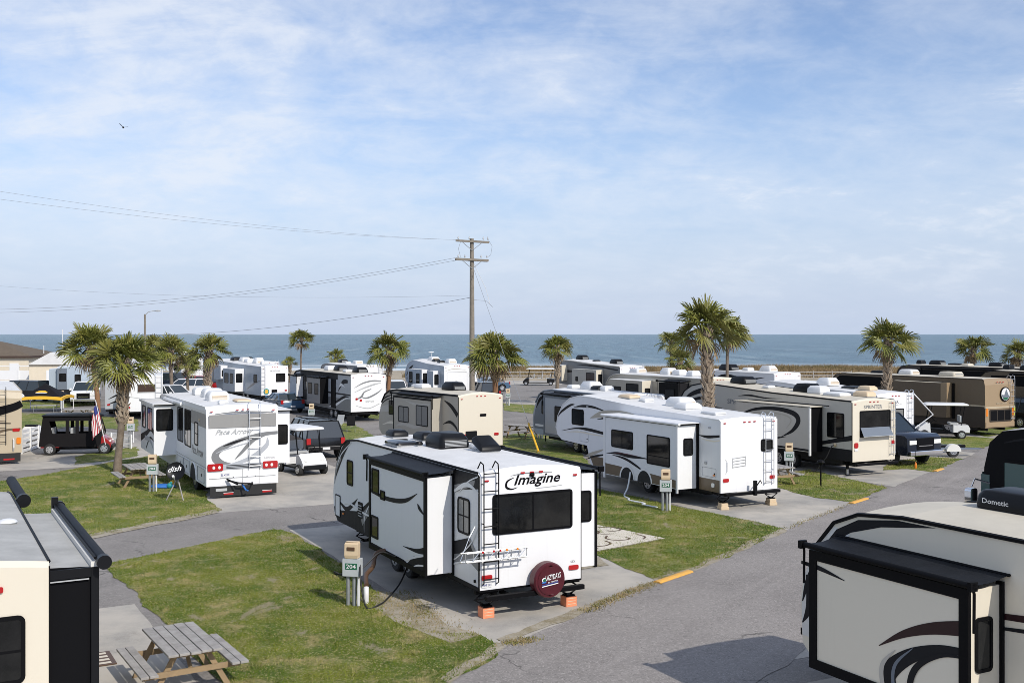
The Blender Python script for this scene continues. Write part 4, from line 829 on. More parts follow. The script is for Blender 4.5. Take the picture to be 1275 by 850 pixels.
Pm.slide('L', 6.2, 9.8, .95, 2.98, .87, face='panel', end='white', roofk='roof', deco=decoP, wins=((8.4, 9.3, 1.9, 2.85, dict(bar=.5)), (6.6, 7.8, 1.9, 2.85, dict(bar=.5))), ewins=((.12, .78, 1.95, 2.85),))
m = MB(); m.box(6.1, 9.9, 1.302, 2.22, 3.03, 3.06, 'roof'); m.box(6.1, 9.9, 2.19, 2.23, 2.98, 3.065, 'white'); m.box(6.09, 6.12, 1.35, 2.2, 2.99, 3.025, 'black'); m.build('slide_roof', Pm.o)
Pm.slide('R', .7, 5.2, 1.05, 3.0, .62, face='white', end='white', roofk='roof', ewins=((.12, .55, 1.75, 2.5),))
m = MB(); m.box(.6, 5.3, -1.97, -1.302, 3.04, 3.07, 'roof'); m.box(.59, .62, -1.95, -1.32, 3.0, 3.04, 'black'); m.build('slide_roof', Pm.o)
Pm.win('L', 4.55, 5.75, 1.60, 2.98, bar=.5, hbar=.35, r=.08); Pm.win('L', 2.9, 4.2, 1.55, 2.98, bar=.5, r=.08); Pm.win('L', 1.5, 2.15, 1.75, 2.62, hbar=.5, r=.08)
Pm.light('L', 1.25, 2.75, .12, .1, 'beigebox', 'outlet')
m = MB()
for u0_, u1_ in ((.35, 1.6), (3.2, 4.4), (4.5, 5.9)): window_mesh(m, Pm.mp('L'), u0_, u1_, .50, 1.02, frame='plasticgrey', r=.03, fw=.012)
for u_ in (.9, 3.8, 5.2): m.prism(rrect(u_ - .05, u_ + .05, .7, .8, .02), Pm.mp('L'), 0, .01, 'black')
m.face([Pm.mp('L')(u, v, .004) for u, v in ((0, 1.08), (6.2, 1.08), (6.2, 1.11), (0, 1.11))], 'plasticgrey'); m.build('cargo_door', Pm.o)
m = MB(); fP = Pm.mp('L'); m.face([fP(u, v, .006) for u, v in arcpts(2.45, .42, .60, 0, 180, 12)], 'under'); m.tube([fP(u, v, .012) for u, v in arcpts(2.45, .42, .62, 0, 180, 12)], .02, 'white', 5); m.build('wheel_arch', Pm.o)
Pm.wheels((2.45, 8.3), r=.46, w=.3); Pm.chassis(z0=.25)
Pm.sw('L', [(10.3, 1.2, .02), (10.0, 1.4, .10), (9.8, 1.5, .15)], 'midgrey'); Pm.win('F', -1.15, 1.15, 1.5, 2.8, r=.1)
Pm.ac(5.4, .0, 'plastic', .95, .8, .36); Pm.ac(3.2, .25, 'plastic', .95, .8, .36); Pm.vent(7.2, .1, 'plastic', .7, .6, .28); Pm.vent(8.1, -.2, 'plastic', .6, .6, .28); Pm.vent(1.7, -.35, 'beigebox', .75, .5, .08); Pm.vent(1.0, .5, 'plastic', .3, .3, .1)
m = MB(); m.tube([(4.6, 1.36, 3.14), (8.6, 1.36, 3.14)], .07, 'white', 10); m.build('awning', Pm.o); Pm.done()
def parts_text(rv, items):
    for t, w, a, k in items:
        m = MB(); put_text(m, t, rv.mp(w), *a, k, .008, True, 0.0); m.build('lettering', rv.o)

# ---- K: grey fifth wheel with cream rear
K = RV('fifth_wheel_trailer', 'grey fifth wheel trailer with cream rear wall and a propped open rear window', 'fifth wheel', RL_K, 27.5, 2.45, 12.0, 3.12, .62, 'FW', 'palegrey', 'cream', roof='rooftan', crown=.10)
K.gutter(.035); K.corner(w=.03)
K.poly('L', [(0, .621), (8.9, .621), (9.1, .8), (8.4, 1.12), (0, 1.12)], 'charcoal')
K.sw('L', [(0, 1.62, .22), (.8, 1.46, .18), (2.2, 1.18, .12), (3.2, 1.1, .01)], 'charcoal')
K.sw('L', [(7.2, 2.98, .01), (6.4, 3.05, .08), (5.2, 2.98, .05), (4.2, 3.02, .01)], 'charcoal'); K.sw('L', [(6.5, 2.85, .03), (4.5, 2.86, .05), (1.3, 2.86, .04)], 'charcoal')
K.sw('L', [(6.4, 2.79, .02), (4.5, 2.80, .03), (1.5, 2.80, .02)], 'white')
for pts, k in (([(11.6, 2.4, .02), (10.9, 2.85, .2), (9.8, 3.15, .22), (8.9, 3.22, .02)], 'charcoal'), ([(11.7, 2.0, .02), (11.0, 2.5, .12), (10.0, 2.75, .14), (9.2, 2.8, .02)], 'charcoal'), ([(11.7, 1.75, .02), (10.8, 2.1, .12), (9.6, 2.3, .12), (8.4, 2.34, .02)], 'charcoal'), ([(11.4, 1.7, .02), (10.4, 1.85, .1), (9.0, 1.95, .1), (8, 1.9, .02)], 'greige')): K.sw('L', pts, k)
def decoK(m, f):
    swoosh(m, f, [(6.5, 2.1, .02), (5.2, 2.50, .12), (3.8, 2.62, .16), (2.7, 2.50, .22), (2.35, 2.2, .26), (2.7, 1.75, .16), (3.4, 1.42, .01)], 'charcoal', .005)
    swoosh(m, f, [(5.9, 2.25, .02), (4.8, 2.38, .05), (3.4, 2.40, .05), (2.8, 2.2, .06), (3.1, 1.8, .02)], 'greige', .006)
    swoosh(m, f, [(6.5, 1.05, .02), (5.4, 1.08, .10), (4.2, 1.25, .12), (3.1, 1.65 - .2, .02)], 'charcoal', .006); swoosh(m, f, [(6.5, 1.3, .04), (5.0, 1.3, .05), (3.6, 1.55, .02)], 'white', .007)
    m.face([f(u, v, .004) for u, v in ((1.7, .93), (6.5, .93), (6.5, 1.02), (1.7, 1.02))], 'charcoal')
K.slide('L', 1.7, 6.5, .9, 2.78, .75, face='palegrey', end='black', frame=None, roofk='rooftan', deco=decoK)
m = MB(); m.box(1.66, 1.72, 1.9, 1.99, .75, 2.82, 'plastic'); m.box(1.6, 6.6, 1.23, 2.02, 2.81, 2.84, 'rooftan'); m.build('slide_trim', K.o)
K.win('L', .45, 1.42, 1.55, 2.6, r=.08)
K.win('B', -.95, .82, 1.62, 2.72, r=.06, hbar=.36)
m = MB(); f = K.mp('B'); m.mesh([f(.78, 2.02, .02), f(-.9, 2.02, .02), f(-.92, 1.66, .22), f(.8, 1.66, .22)], [(0, 1, 2, 3)], 'slate'); m.tube([f(.8, 1.66, .22), f(-.92, 1.66, .22)], .014, 'plasticgrey', 5); m.build('window_flap', K.o)
parts_text(K, (('SPRINTER', 'B', (.58, 2.80, 1.05, .15), 'midgrey'), ('SPRINTER', 'L', (8.0, 2.58, 1.9, .22), 'midgrey')))
K.markers(3.08, 3.0); K.light('B', 1.02, 1.3, .22, .22); K.light('B', -1.08, 1.35, .18, .16); K.light('B', 1.02, 1.12, .2, .1, 'plastic', 'number_plate')
K.ladder(-1.02, .8, 3.1, .26, 'alu', hoop=False); K.bumper(.52); K.chassis(u1=9); K.wheels((3.6, 4.5)); K.leg(9.3, .9, 1.5); K.leg(9.3, -.9, 1.5); K.leg(.6, .9, .6)
m = MB(); m.tube([(.95, 1.24, 1.25), (1.0, 1.38, 1.2), (1.2, 1.5, .7), (1.6, 1.7, .1), (2.0, 1.9, .03)], .022, 'hose', 6); m.ell((.95, 1.25, 1.26), .08, .05, .08, 'beigebox', 8, 6); m.build('power_cord', K.o)
K.ac(3.9, 0, 'plasticblk', 1.1, .85, .38); K.ac(8.3, 0, 'plasticblk', 1.1, .85, .36); K.vent(3.0, .2, 'plastic', .8, .55, .3); K.vent(1.8, .3, 'plastic', 1.0, .6, .12); K.vent(.9, -.4, 'beigebox', .8, .5, .22); K.vent(6, .4, 'plastic', .4, .4, .1); K.done()

# ---- D: tan and grey trailer behind the big white one
Dt = RV('travel_trailer', 'tan and grey travel trailer with plain beige rear, just behind the big white one', 'travel trailer', Vector((-2.49, 48.75, 0)), 33, 2.44, 8.5, 3.02, .6, 'TT', 'greige', 'cream', roof='rooftan', crown=.14)
Dt.gutter(.05); Dt.corner(w=.03)
for pts, k in (([(8.2, 2.35, .01), (7.6, 2.6, .08), (6.9, 2.75, .02)], 'charcoal'), ([(8.25, 2.15, .01), (7.6, 2.45, .07), (6.8, 2.6, .02)], 'charcoal'), ([(8.3, 1.9, .3), (7.0, 2.05, .4), (5.8, 2.0, .5)], 'palegrey'), ([(7.0, 1.8, .02), (6.2, 1.92, .10), (5.8, 1.8, .14), (5.9, 1.3, .05)], 'charcoal'), ([(1.4, 2.75, .02), (.7, 2.5, .2), (.1, 2.1, .24)], 'charcoal'), ([(1.5, 1.6, .02), (.8, 1.75, .14), (.2, 1.5, .12), (.1, 1.2, .05)], 'charcoal'), ([(8.1, 1.1, .02), (7.0, 1.3, .14), (6.0, 1.1, .12)], 'stone')): Dt.sw('L', pts, k)
def decoD(m, f):
    for a, b, c, d in ((1.6, 1.7, .85, 2.8), (5.6, 5.7, .85, 2.8), (1.6, 5.7, 2.7, 2.8)): m.face([f(u, v, .006) for u, v in ((a, c), (b, c), (b, d), (a, d))], 'black')
    swoosh(m, f, [(5.5, 1.2, .02), (4.6, 1.45, .2), (3.4, 1.35, .16), (2.2, 1.5, .02)], 'palegrey', .005); swoosh(m, f, [(4.4, 2.6, .02), (3.0, 2.45, .14), (1.75, 2.55, .05)], 'palegrey', .005)
Dt.slide('L', 1.6, 5.7, .85, 2.82, .55, face='greige', end='greige', frame=None, topper='awning', deco=decoD, wins=((4.0, 5.1, 1.5, 2.3, dict(bar=.5, glass='blind')), (2.0, 3.2, 1.45, 2.45, dict(bar=.5, glass='blind'))))
Dt.win('L', 6.6, 7.3, 1.7, 2.45, r=.06)
Dt.markers(2.98, 2.86); Dt.light('B', -.85, 1.15, .25, .12); Dt.light('B', .95, 1.15, .25, .12); Dt.bumper(.5); Dt.chassis(); Dt.wheels((3.6, 4.4)); Dt.tongue()
m = MB(); m.prism(rrect(-.28, .06, 2.02, 2.14, .03), Dt.mp('B'), 0, .03, 'black'); m.build('camera_housing', Dt.o)
m = MB(); m.prism(rrect(.25, .85, .95, 1.35, .03), Dt.mp('B'), 0, .05, 'plasticblk'); m.build('fridge_vent', Dt.o)
wheel(Dt.o, (-.17, 0, .75), (-1, 0, 0), .34, .2)
Dt.ac(2.6, 0, 'plasticblk', 1.2, .8, .4); Dt.vent(5.3, .3, 'plastic', .9, .5, .18); Dt.vent(6.5, 0, 'plastic', .4, .4, .1); Dt.done()

# ---- E: black, grey and white fifth wheel on the left
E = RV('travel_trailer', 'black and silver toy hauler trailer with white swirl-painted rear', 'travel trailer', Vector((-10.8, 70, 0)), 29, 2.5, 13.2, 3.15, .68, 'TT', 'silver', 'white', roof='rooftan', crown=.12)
E.gutter(.06); E.corner(w=.05, k='plasticgrey')
E.band('L', .70, 1.5, 'midgrey', 0, 12.5); E.band('L', 1.75, 1.85, 'charcoal', 0, 12); E.band('L', 2.75, 3.1, 'charcoal', 2.6, 11); E.band('L', 1.0, 2.74, 'charcoal', 8.2, 12.6); E.win('L', 9, 10.2, 1.7, 2.4); E.slide('L', 10.4, 12.0, 1.2, 2.7, .5, face='bluegrey', end='white', topper='awning')
for pts, k in (([(2.6, 1.9, .02), (1.6, 2.6, .3), (.6, 2.7, .2)], 'charcoal'), ([(4.5, .9, .02), (3.0, 1.1, .3), (1.4, 1.55, .3), (.3, 1.65, .02)], 'charcoal'), ([(4.5, .85, .02), (3.2, .95, .18), (1.2, 1.5, .1), (.2, 1.6, .02)], 'white'), ([(8, 1.0, .02), (7.0, 1.3, .3), (6.2, 1.6, .02)], 'white'), ([(8.5, 2.4, .3), (7.4, 2.1, .4), (6, 2.5, .1)], 'charcoal'), ([(2.4, 2.2, .02), (1.9, 2.45, .2), (1.2, 2.3, .02)], 'white')): E.sw('L', pts, k)
for pts, k in (([(1.0, 2.3, .02), (.4, 2.6, .08), (-.3, 2.75, .08), (-.9, 2.72, .05)], 'midgrey'), ([(1.0, 2.0, .02), (.4, 2.25, .07), (-.4, 2.5, .09), (-.9, 2.6, .02)], 'plasticgrey'), ([(.9, 1.5, .02), (.5, 1.7, .14), (.3, 2.0, .08), (-.2, 2.2, .05)], 'midgrey'), ([(.6, 1.7, .02), (.1, 1.6, .10), (-.6, 1.9, .09), (-1.0, 2.2, .02)], 'midgrey'), ([(.9, 1.1, .02), (0, .9, .05), (-.8, 1.2, .04)], 'plasticgrey')): E.sw('B', pts, k)
parts_text(E, (('RAPTOR', 'B', (.2, 1.3, .6, .12), 'plasticgrey'),))
E.slide('L', 4.6, 7.6, 1.0, 2.75, .6, face='midgrey', end='black', topper='awning', wins=((5.0, 5.8, 1.6, 2.4), (6.4, 7.3, 1.6, 2.4)))
m = MB(); m.box(3.0, 3.9, 1.251, 1.30, .75, 2.75, 'black'); m.build('door', E.o)
for y in (.85, .55): E.light('B', y, 1.55 - .1 * (y < .7), .16, .14)
E.markers(3.1, 3.0); E.bumper(.55); E.chassis(); E.wheels((3.2, 4.1)); E.tongue(); E.leg(.3, 1.0, .7); E.leg(.3, -1.0, .7)
E.ac(1.6, 0, 'plasticblk', 1.1, .8, .38); E.ac(5.5, 0, 'plasticblk', 1.1, .8, .38); E.vent(3.2, .3, 'plastic', .6, .5, .15); E.vent(7.2, .2, 'plastic', .9, .6, .3); E.done()

# ---- F: white fifth wheel left of E
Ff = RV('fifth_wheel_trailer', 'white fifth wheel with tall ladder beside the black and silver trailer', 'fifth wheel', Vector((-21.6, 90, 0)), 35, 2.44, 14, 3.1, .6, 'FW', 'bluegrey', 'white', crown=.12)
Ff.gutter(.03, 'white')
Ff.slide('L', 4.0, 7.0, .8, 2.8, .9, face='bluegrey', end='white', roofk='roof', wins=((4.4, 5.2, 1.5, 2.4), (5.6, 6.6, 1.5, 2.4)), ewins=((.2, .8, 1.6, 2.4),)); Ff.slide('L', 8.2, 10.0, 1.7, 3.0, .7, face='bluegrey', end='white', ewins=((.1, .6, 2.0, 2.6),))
Ff.sw('L', [(9, 1.2, .02), (7.0, 1.6, .3), (4, 1.3, .05)], 'charcoal'); Ff.sw('L', [(3.5, 1.0, .02), (2.0, 1.5, .2), (.3, 1.9, .02)], 'midgrey'); Ff.win('L', 1.0, 1.8, 1.7, 2.4)
Ff.win('B', -.95, -.1, 1.75, 2.5); Ff.ladder(1.1, .5, 3.3, .36, 'alu'); Ff.markers(3.05)
parts_text(Ff, (('MONTANA', 'B', (.4, 2.65, .9, .14), 'plasticgrey'),))
m = MB(); m.prism([(.78 + .26 * math.cos(t * .5236), .95 + .26 * math.sin(t * .5236)) for t in range(12)], Ff.mp('B'), 0, .03, 'teal'); m.prism([(.78 + .17 * math.cos(t * .5236), .95 + .17 * math.sin(t * .5236)) for t in range(12)], Ff.mp('B'), .03, .04, 'yellow'); m.build('sticker', Ff.o)
m = MB(); m.prism(rrect(-.2, .3, .75, 1.1, .03), Ff.mp('B'), 0, .04, 'black'); m.build('fridge_vent', Ff.o); Ff.light('B', -1.0, 1.0, .2, .12)
Ff.bumper(.5); Ff.slide('L', 10.3, 11.0, 1.6, 2.9, .5, face='midgrey', end='white'); Ff.chassis(u1=11); Ff.wheels((3.4, 4.4)); Ff.leg(11.6, .9, 1.4)
Ff.ac(3.8, 0, 'plastic', 1.1, .8, .4); Ff.ac(7.2, 0, 'plastic', 1.1, .8, .4); Ff.vent(5.6, .2, 'plastic', .9, .6, .3); Ff.vent(2, .2, 'plastic', .5, .5, .2); Ff.vent(8.7, .3, 'plasticblk', .9, .7, .3); Ff.done()

# ---- Gg: white fifth wheel left of the utility pole
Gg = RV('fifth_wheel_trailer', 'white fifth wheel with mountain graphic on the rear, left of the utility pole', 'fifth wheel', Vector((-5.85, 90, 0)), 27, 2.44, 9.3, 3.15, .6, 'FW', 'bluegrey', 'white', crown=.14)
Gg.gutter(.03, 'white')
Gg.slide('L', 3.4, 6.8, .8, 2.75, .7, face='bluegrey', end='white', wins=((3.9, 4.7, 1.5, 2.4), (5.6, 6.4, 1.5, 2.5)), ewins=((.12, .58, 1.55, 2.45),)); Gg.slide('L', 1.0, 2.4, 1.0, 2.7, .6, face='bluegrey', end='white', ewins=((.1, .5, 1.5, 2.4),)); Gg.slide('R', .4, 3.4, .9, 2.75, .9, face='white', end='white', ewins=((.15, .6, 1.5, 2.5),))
Gg.sw('L', [(9.0, 2.0, .02), (8.2, 2.6, .3), (7.2, 3.05, .1)], 'charcoal'); Gg.sw('L', [(9, 1.8, .02), (8, 1.9, .12), (7, 2.2, .02)], 'midgrey'); Gg.sw('L', [(2.8, .8, .02), (1.6, 1.3, .2), (.3, 1.0, .02)], 'midgrey')
Gg.sw('B', [(1.0, 1.5, .02), (.6, 1.55, .22), (.1, 1.8, .10), (-.2, 1.6, .25), (-.7, 1.45, .02)], 'midgrey'); Gg.sw('B', [(1.1, 2.72, .02), (.3, 2.9, .06), (-.8, 2.8, .02)], 'palegrey')
m = MB(); m.tube([Gg.mp('B')(u, v, .012) for u, v in rrect(-.95, .95, 1.1, 2.62, .1) + [(.95, 2.5)]], .012, 'plasticgrey', 4); m.build('trim', Gg.o)
Gg.markers(3.15); Gg.light('B', -1.0, .85, .3, .2); Gg.light('B', 1.0, .85, .3, .2); Gg.bumper(.5); Gg.chassis(u1=7); Gg.wheels((3.0, 3.9)); Gg.leg(7.2, .9, 1.4)
Gg.ac(5.2, 0, 'plastic', 1.0, .8, .34); Gg.vent(2.8, .3, 'plasticblk', .6, .5, .16); Gg.vent(4.2, .2, 'plasticblk', .6, .5, .2); Gg.ac(1.8, -.2, 'plastic', 1.0, .8, .4)
m = MB(); m.tube([(5.8, 0, 3.3), (5.8, 0, 4.2)], .02, 'plastic', 5); m.ell((5.8, 0, 4.25), .18, .3, .06, 'plastic', 8, 5); m.build('antenna', Gg.o); Gg.done()

# ---- Hh: slate-fronted trailer beyond the white fifth wheel
Hs = RV('travel_trailer', 'silver trailer with dark slate front, mostly hidden behind the tan-skirted fifth wheel', 'travel trailer', Vector((1.25, 55.8, 0)) - FW * 8.3, 27.5, 2.44, 8.6, 3.0, .6, 'TT', 'silver', 'white', front='slate', crown=.12)
Hs.gutter(.05, 'slate'); Hs.poly('L', [(6.3, .9), (8.4, .9), (8.5, 1.3), (8.3, 1.9), (7.9, 2.5), (7.2, 2.85), (6.3, 2.9)], 'slate'); Hs.band('L', .61, .9, 'bluegrey', 4, 8.2); Hs.band('L', 1.02, 1.14, 'white', 6.4, 8.3)
Hs.sw('L', [(8.2, 2.0, .05), (7.8, 2.45, .2), (7.2, 2.7, .02)], 'black'); Hs.win('L', 7.0, 7.6, 1.7, 2.4)
Hs.slide('L', 3.6, 6.1, .8, 2.75, .7, face='silver', end='white', frame='slate', topper='awning', wins=((4.2, 5.0, 1.5, 2.3),), ewins=((.1, .5, 1.5, 2.4),))
Hs.markers(2.95); Hs.chassis(); Hs.wheels((3.4, 4.2)); Hs.tongue(); Hs.bumper(.5)
Hs.ac(4.6, 0, 'plastic', 1.1, .8, .4); Hs.vent(3.6, .2, 'plasticblk', .7, .5, .18); Hs.vent(3.0, .1, 'plastic', .5, .5, .2); Hs.vent(6, .2, 'plastic', .5, .5, .14); Hs.done()

# ---- Ii: far grey fifth wheel
Ii = RV('fifth_wheel_trailer', 'dark grey fifth wheel with white rear, standing alone by the dune grass', 'fifth wheel', Vector((8.97, 86.7, 0)), 27.5, 2.44, 11.0, 3.2, .6, 'FW', 'midgrey', 'white', crown=.12)
Ii.gutter(.05, 'palegrey'); Ii.slide('L', 2.6, 6.6, .9, 2.85, .7, face='palegrey', end='cream', roofk='roofgrey', wins=((2.9, 4.2, 1.4, 2.6, dict(glass='glassbrown')), (5.6, 6.0, 1.8, 2.2)), ewins=((.1, .5, 1.6, 2.5),)); Ii.slide('L', 8.6, 9.8, 1.7, 3.1, .6, face='midgrey', end='cream')
Ii.sw('L', [(10.6, 2.0, .02), (9.2, 2.5, .3), (7.2, 2.6, .06)], 'charcoal'); Ii.sw('L', [(7, 3.2, .02), (4, 3.15, .14), (.3, 2.9, .1)], 'charcoal'); Ii.sw('L', [(2.4, 1.4, .02), (1.2, 2.0, .4), (.2, 2.4, .1)], 'charcoal'); Ii.win('L', .7, 1.3, 1.7, 2.4)
Ii.win('B', -.7, .7, 1.3, 2.2); Ii.markers(3.1); Ii.bumper(.5); Ii.chassis(u1=8); Ii.wheels((3.4, 4.4)); Ii.leg(8.6, .9, 1.4); Ii.sw('B', [(1.0, 1.6, .3), (.2, 2.4, .3), (-.9, 2.7, .05)], 'palegrey'); parts_text(Ii, (('CEDAR', 'B', (.4, 2.6, .7, .16), 'midgrey'),)); Ii.ladder(-.9, .7, 3.2, .36, 'alu')
Ii.ac(2.4, 0, 'plasticblk', 1.1, .8, .4); Ii.ac(8.0, 0, 'plasticblk', 1.1, .8, .4); Ii.vent(5.6, 0, 'plasticblk', .5, .5, .1); Ii.done()

# ---- Jj: grey trailer showing only its roof and slide
Jj = RV('travel_trailer', 'pale grey trailer of which only roof and dark-windowed slide-outs show between the fifth wheels', 'travel trailer', Vector((11.3, 61.5, 0)), 27.5, 2.44, 11.0, 3.25, .6, 'TT', 'greige', 'cream', roof='roof', crown=.1)
Jj.gutter(.04, 'palegrey'); Jj.slide('L', 5.2, 9.0, .9, 2.95, .8, face='greige', end='cream', roofk='roof', wins=((5.6, 7.0, 1.6, 2.75), (7.6, 8.6, 1.7, 2.5)), ewins=((.2, .6, 1.6, 2.5),)); Jj.slide('L', 1.4, 3.4, .9, 2.95, .8, face='black', end='charcoal', topper='awning', wins=((1.8, 2.8, 1.6, 2.6),))
Jj.sw('L', [(9.0, 2.9, .1), (5, 3.0, .16), (1, 2.95, .05)], 'stone'); Jj.chassis(); Jj.wheels((4, 4.9)); Jj.markers(3.2); Jj.bumper(.5)
Jj.ac(5.0, .1, 'plastic', 1.0, .8, .42); Jj.vent(4.0, 0, 'plastic', .8, .6, .3); Jj.ac(8.6, 0, 'plastic', 1, .8, .3); Jj.vent(2.2, .3, 'plastic', .6, .6, .3); Jj.vent(.9, .2, 'plasticblk', .6, .6, .14); Jj.done()

# ---- Ll: far white trailer beyond the grey fifth wheel
Ll = RV('travel_trailer', 'white trailer with black swoosh whose top shows above the grey fifth wheel', 'travel trailer', Vector((18.6, 74, 0)), 27.5, 2.44, 10.0, 3.1, .6, 'TT', 'white', 'white', crown=.1)
Ll.gutter(.03, 'white'); Ll.sw('L', [(7, 2.4, .02), (5.5, 2.75, .3), (3.0, 2.6, .2), (1, 2.8, .02)], 'charcoal'); Ll.band('L', 1.7, 2.3, 'silver', 0, 6); Ll.win('B', -.8, .8, 1.7, 2.6); Ll.markers(3.05); Ll.chassis(); Ll.wheels((4, 4.9)); Ll.bumper(.5)
Ll.ac(2.0, 0, 'plastic', 1.2, .8, .42); Ll.ac(6.0, .4, 'plasticblk', 1.5, .9, .45); Ll.vent(4, .2, 'plastic', .6, .6, .2); Ll.done()

# ---- Mm: white trailer behind the cream rear
Mm = RV('fifth_wheel_trailer', 'white fifth wheel with small grey rear window, right of the cream-backed one', 'fifth wheel', RL_M, 27.5, 2.44, 9.5, 3.0, .6, 'FW', 'white', 'white', crown=.08)
Mm.gutter(.03, 'white'); Mm.win('B', -.55, .25, 1.72, 2.3, glass='blind', r=.05); Mm.ladder(-.95, .7, 3.0, .34, 'alu'); Mm.markers(2.92)
parts_text(Mm, (('COUGAR', 'B', (.8, 2.55, 1.0, .14), 'midgrey'),)); Mm.sw('B', [(.9, 2.5, .02), (.2, 2.46, .03), (-.4, 2.52, .01)], 'plasticgrey'); Mm.sw('L', [(5, 2.2, .02), (3, 2.5, .16), (.4, 2.3, .02)], 'midgrey'); Mm.light('B', .95, .95, .2, .12); Mm.light('B', -1.0, .95, .2, .12); Mm.chassis(u1=7); Mm.wheels((3.2, 4.1)); Mm.bumper(.5); Mm.leg(7, .9, 1.4)
Mm.ac(4.5, 0, 'plastic', 1, .8, .4); Mm.vent(2.6, .2, 'plasticblk', .9, .6, .1); Mm.vent(1.5, .3, 'beigebox', .8, .5, .2); Mm.done()

# ---- Nn: long brown motorhome with round mountain badge
Nn = RV('motorhome', 'long brown motorhome with a round mountain badge on its tan rear', 'motorhome', RL_N, 27.5, 2.5, 12.2, 3.3, .5, 'MH', 'brown', 'tan', roof='rooftan', front='black', crown=.05)
Nn.gutter(.03, 'darkbrown'); Nn.band('L', .51, 1.72, 'darkbrown', 0, 11.8); Nn.band('L', 1.72, 1.80, 'gold', 0, 7.5)
Nn.poly('L', [(7.4, 1.8), (11.8, 1.8), (11.9, 2.3), (11.7, 2.9), (11.3, 3.15), (7.4, 3.15)], 'black'); Nn.poly('L', [(7.6, 2.05), (10.6, 2.05), (10.4, 2.55), (7.6, 2.55)], 'darkbrown'); Nn.poly('L', [(6.7, 1.8), (7.4, 1.8), (7.4, 3.1), (6.9, 3.0)], 'tan')
Nn.sw('L', [(6.6, 2.55, .05), (5.6, 2.62, .10), (4.4, 2.55, .05), (3.9, 2.45, .01)], 'black'); Nn.sw('L', [(4.0, 2.46, .01), (4.8, 2.40, .14), (5.4, 2.15, .14), (6.3, 2.0, .04)], 'black'); Nn.sw('L', [(6.4, 2.9, .05), (5, 3.0, .10), (2.9, 3.02, .08)], 'black')
Nn.slide('L', 2.4, 6.4, .95, 3.0, .35, face='brown', end='tan', roofk='rooftan', ewins=((.08, .3, 1.9, 2.5),))
m = MB(); m.box(2.36, 2.8, 1.255, 1.62, 1.75, 3.02, 'tan'); m.box(2.1, 2.25, 1.251, 1.30, .9, 3.0, 'black'); m.build('slide_trim', Nn.o)
m = MB(); cB = (-.42, 2.42); P = [(cB[0] + .42 * math.cos(t * math.pi / 12), cB[1] + .42 * math.sin(t * math.pi / 12)) for t in range(24)]
m.prism(P, Nn.mp('B'), 0, .05, 'black'); P = [(cB[0] + .36 * math.cos(t * math.pi / 12), cB[1] + .36 * math.sin(t * math.pi / 12)) for t in range(24)]; m.prism(P, Nn.mp('B'), .05, .06, 'plastic')
m.face([Nn.mp('B')(cB[0] + u, cB[1] + v, .066) for u, v in ((.34, -.08), (.25, .0), (.14, -.08), (.02, .16), (-.06, .30), (-.15, .12), (-.30, -.14), (-.2, -.28), (0, -.35), (.2, -.29))], 'slate'); m.face([Nn.mp('B')(cB[0] + u, cB[1] + v, .070) for u, v in ((.25, -.2), (-.25, -.2), (-.1, -.33), (.1, -.33))], 'green'); m.build('badge', Nn.o)
m = MB(); m.prism(rrect(-1.0, .9, .85, 1.55, .05), Nn.mp('B'), 0, .03, 'darkbrown')
for i in range(3): m.prism(rrect(-.95 + i * .62, -.42 + i * .62, .92, 1.48, .03), Nn.mp('B'), .03, .04, 'black')
m.build('engine_grille', Nn.o); m = MB(); m.box(-.02, .05, -1.25, 1.26, 1.62, 1.72, 'gold'); m.box(-.04, .05, -1.22, 1.22, .55, .82, 'tan'); m.build('trim', Nn.o)
Nn.light('B', 1.12, 1.4, .16, .45, 'amber'); Nn.light('B', -1.12, 1.4, .16, .45, 'amber'); Nn.light('B', .9, .68, .25, .12, 'lampclear', 'reversing_light')
for y in (-.25, 0, .25): Nn.light('B', y, 3.12, .10, .04, 'red', 'marker_light')
m = MB(); put_text(m, 'MOUNTAIN AIRE', Nn.mp('B'), .3, 1.85, .9, .10, 'gold', .006); m.build('lettering', Nn.o)
Nn.ladder(-1.0, .9, 3.3, .34, 'alu'); Nn.wheels((2.6, 10.2), r=.48, w=.3); Nn.chassis(z0=.3); Nn.win('F', -1.1, 1.1, 1.6, 2.9)
Nn.ac(3.4, 0, 'rooftan', 1.2, .9, .3); Nn.ac(6.6, 0, 'plastic', 1.1, .8, .34); Nn.vent(9, 0, 'plasticblk', 1, .6, .15); Nn.done()
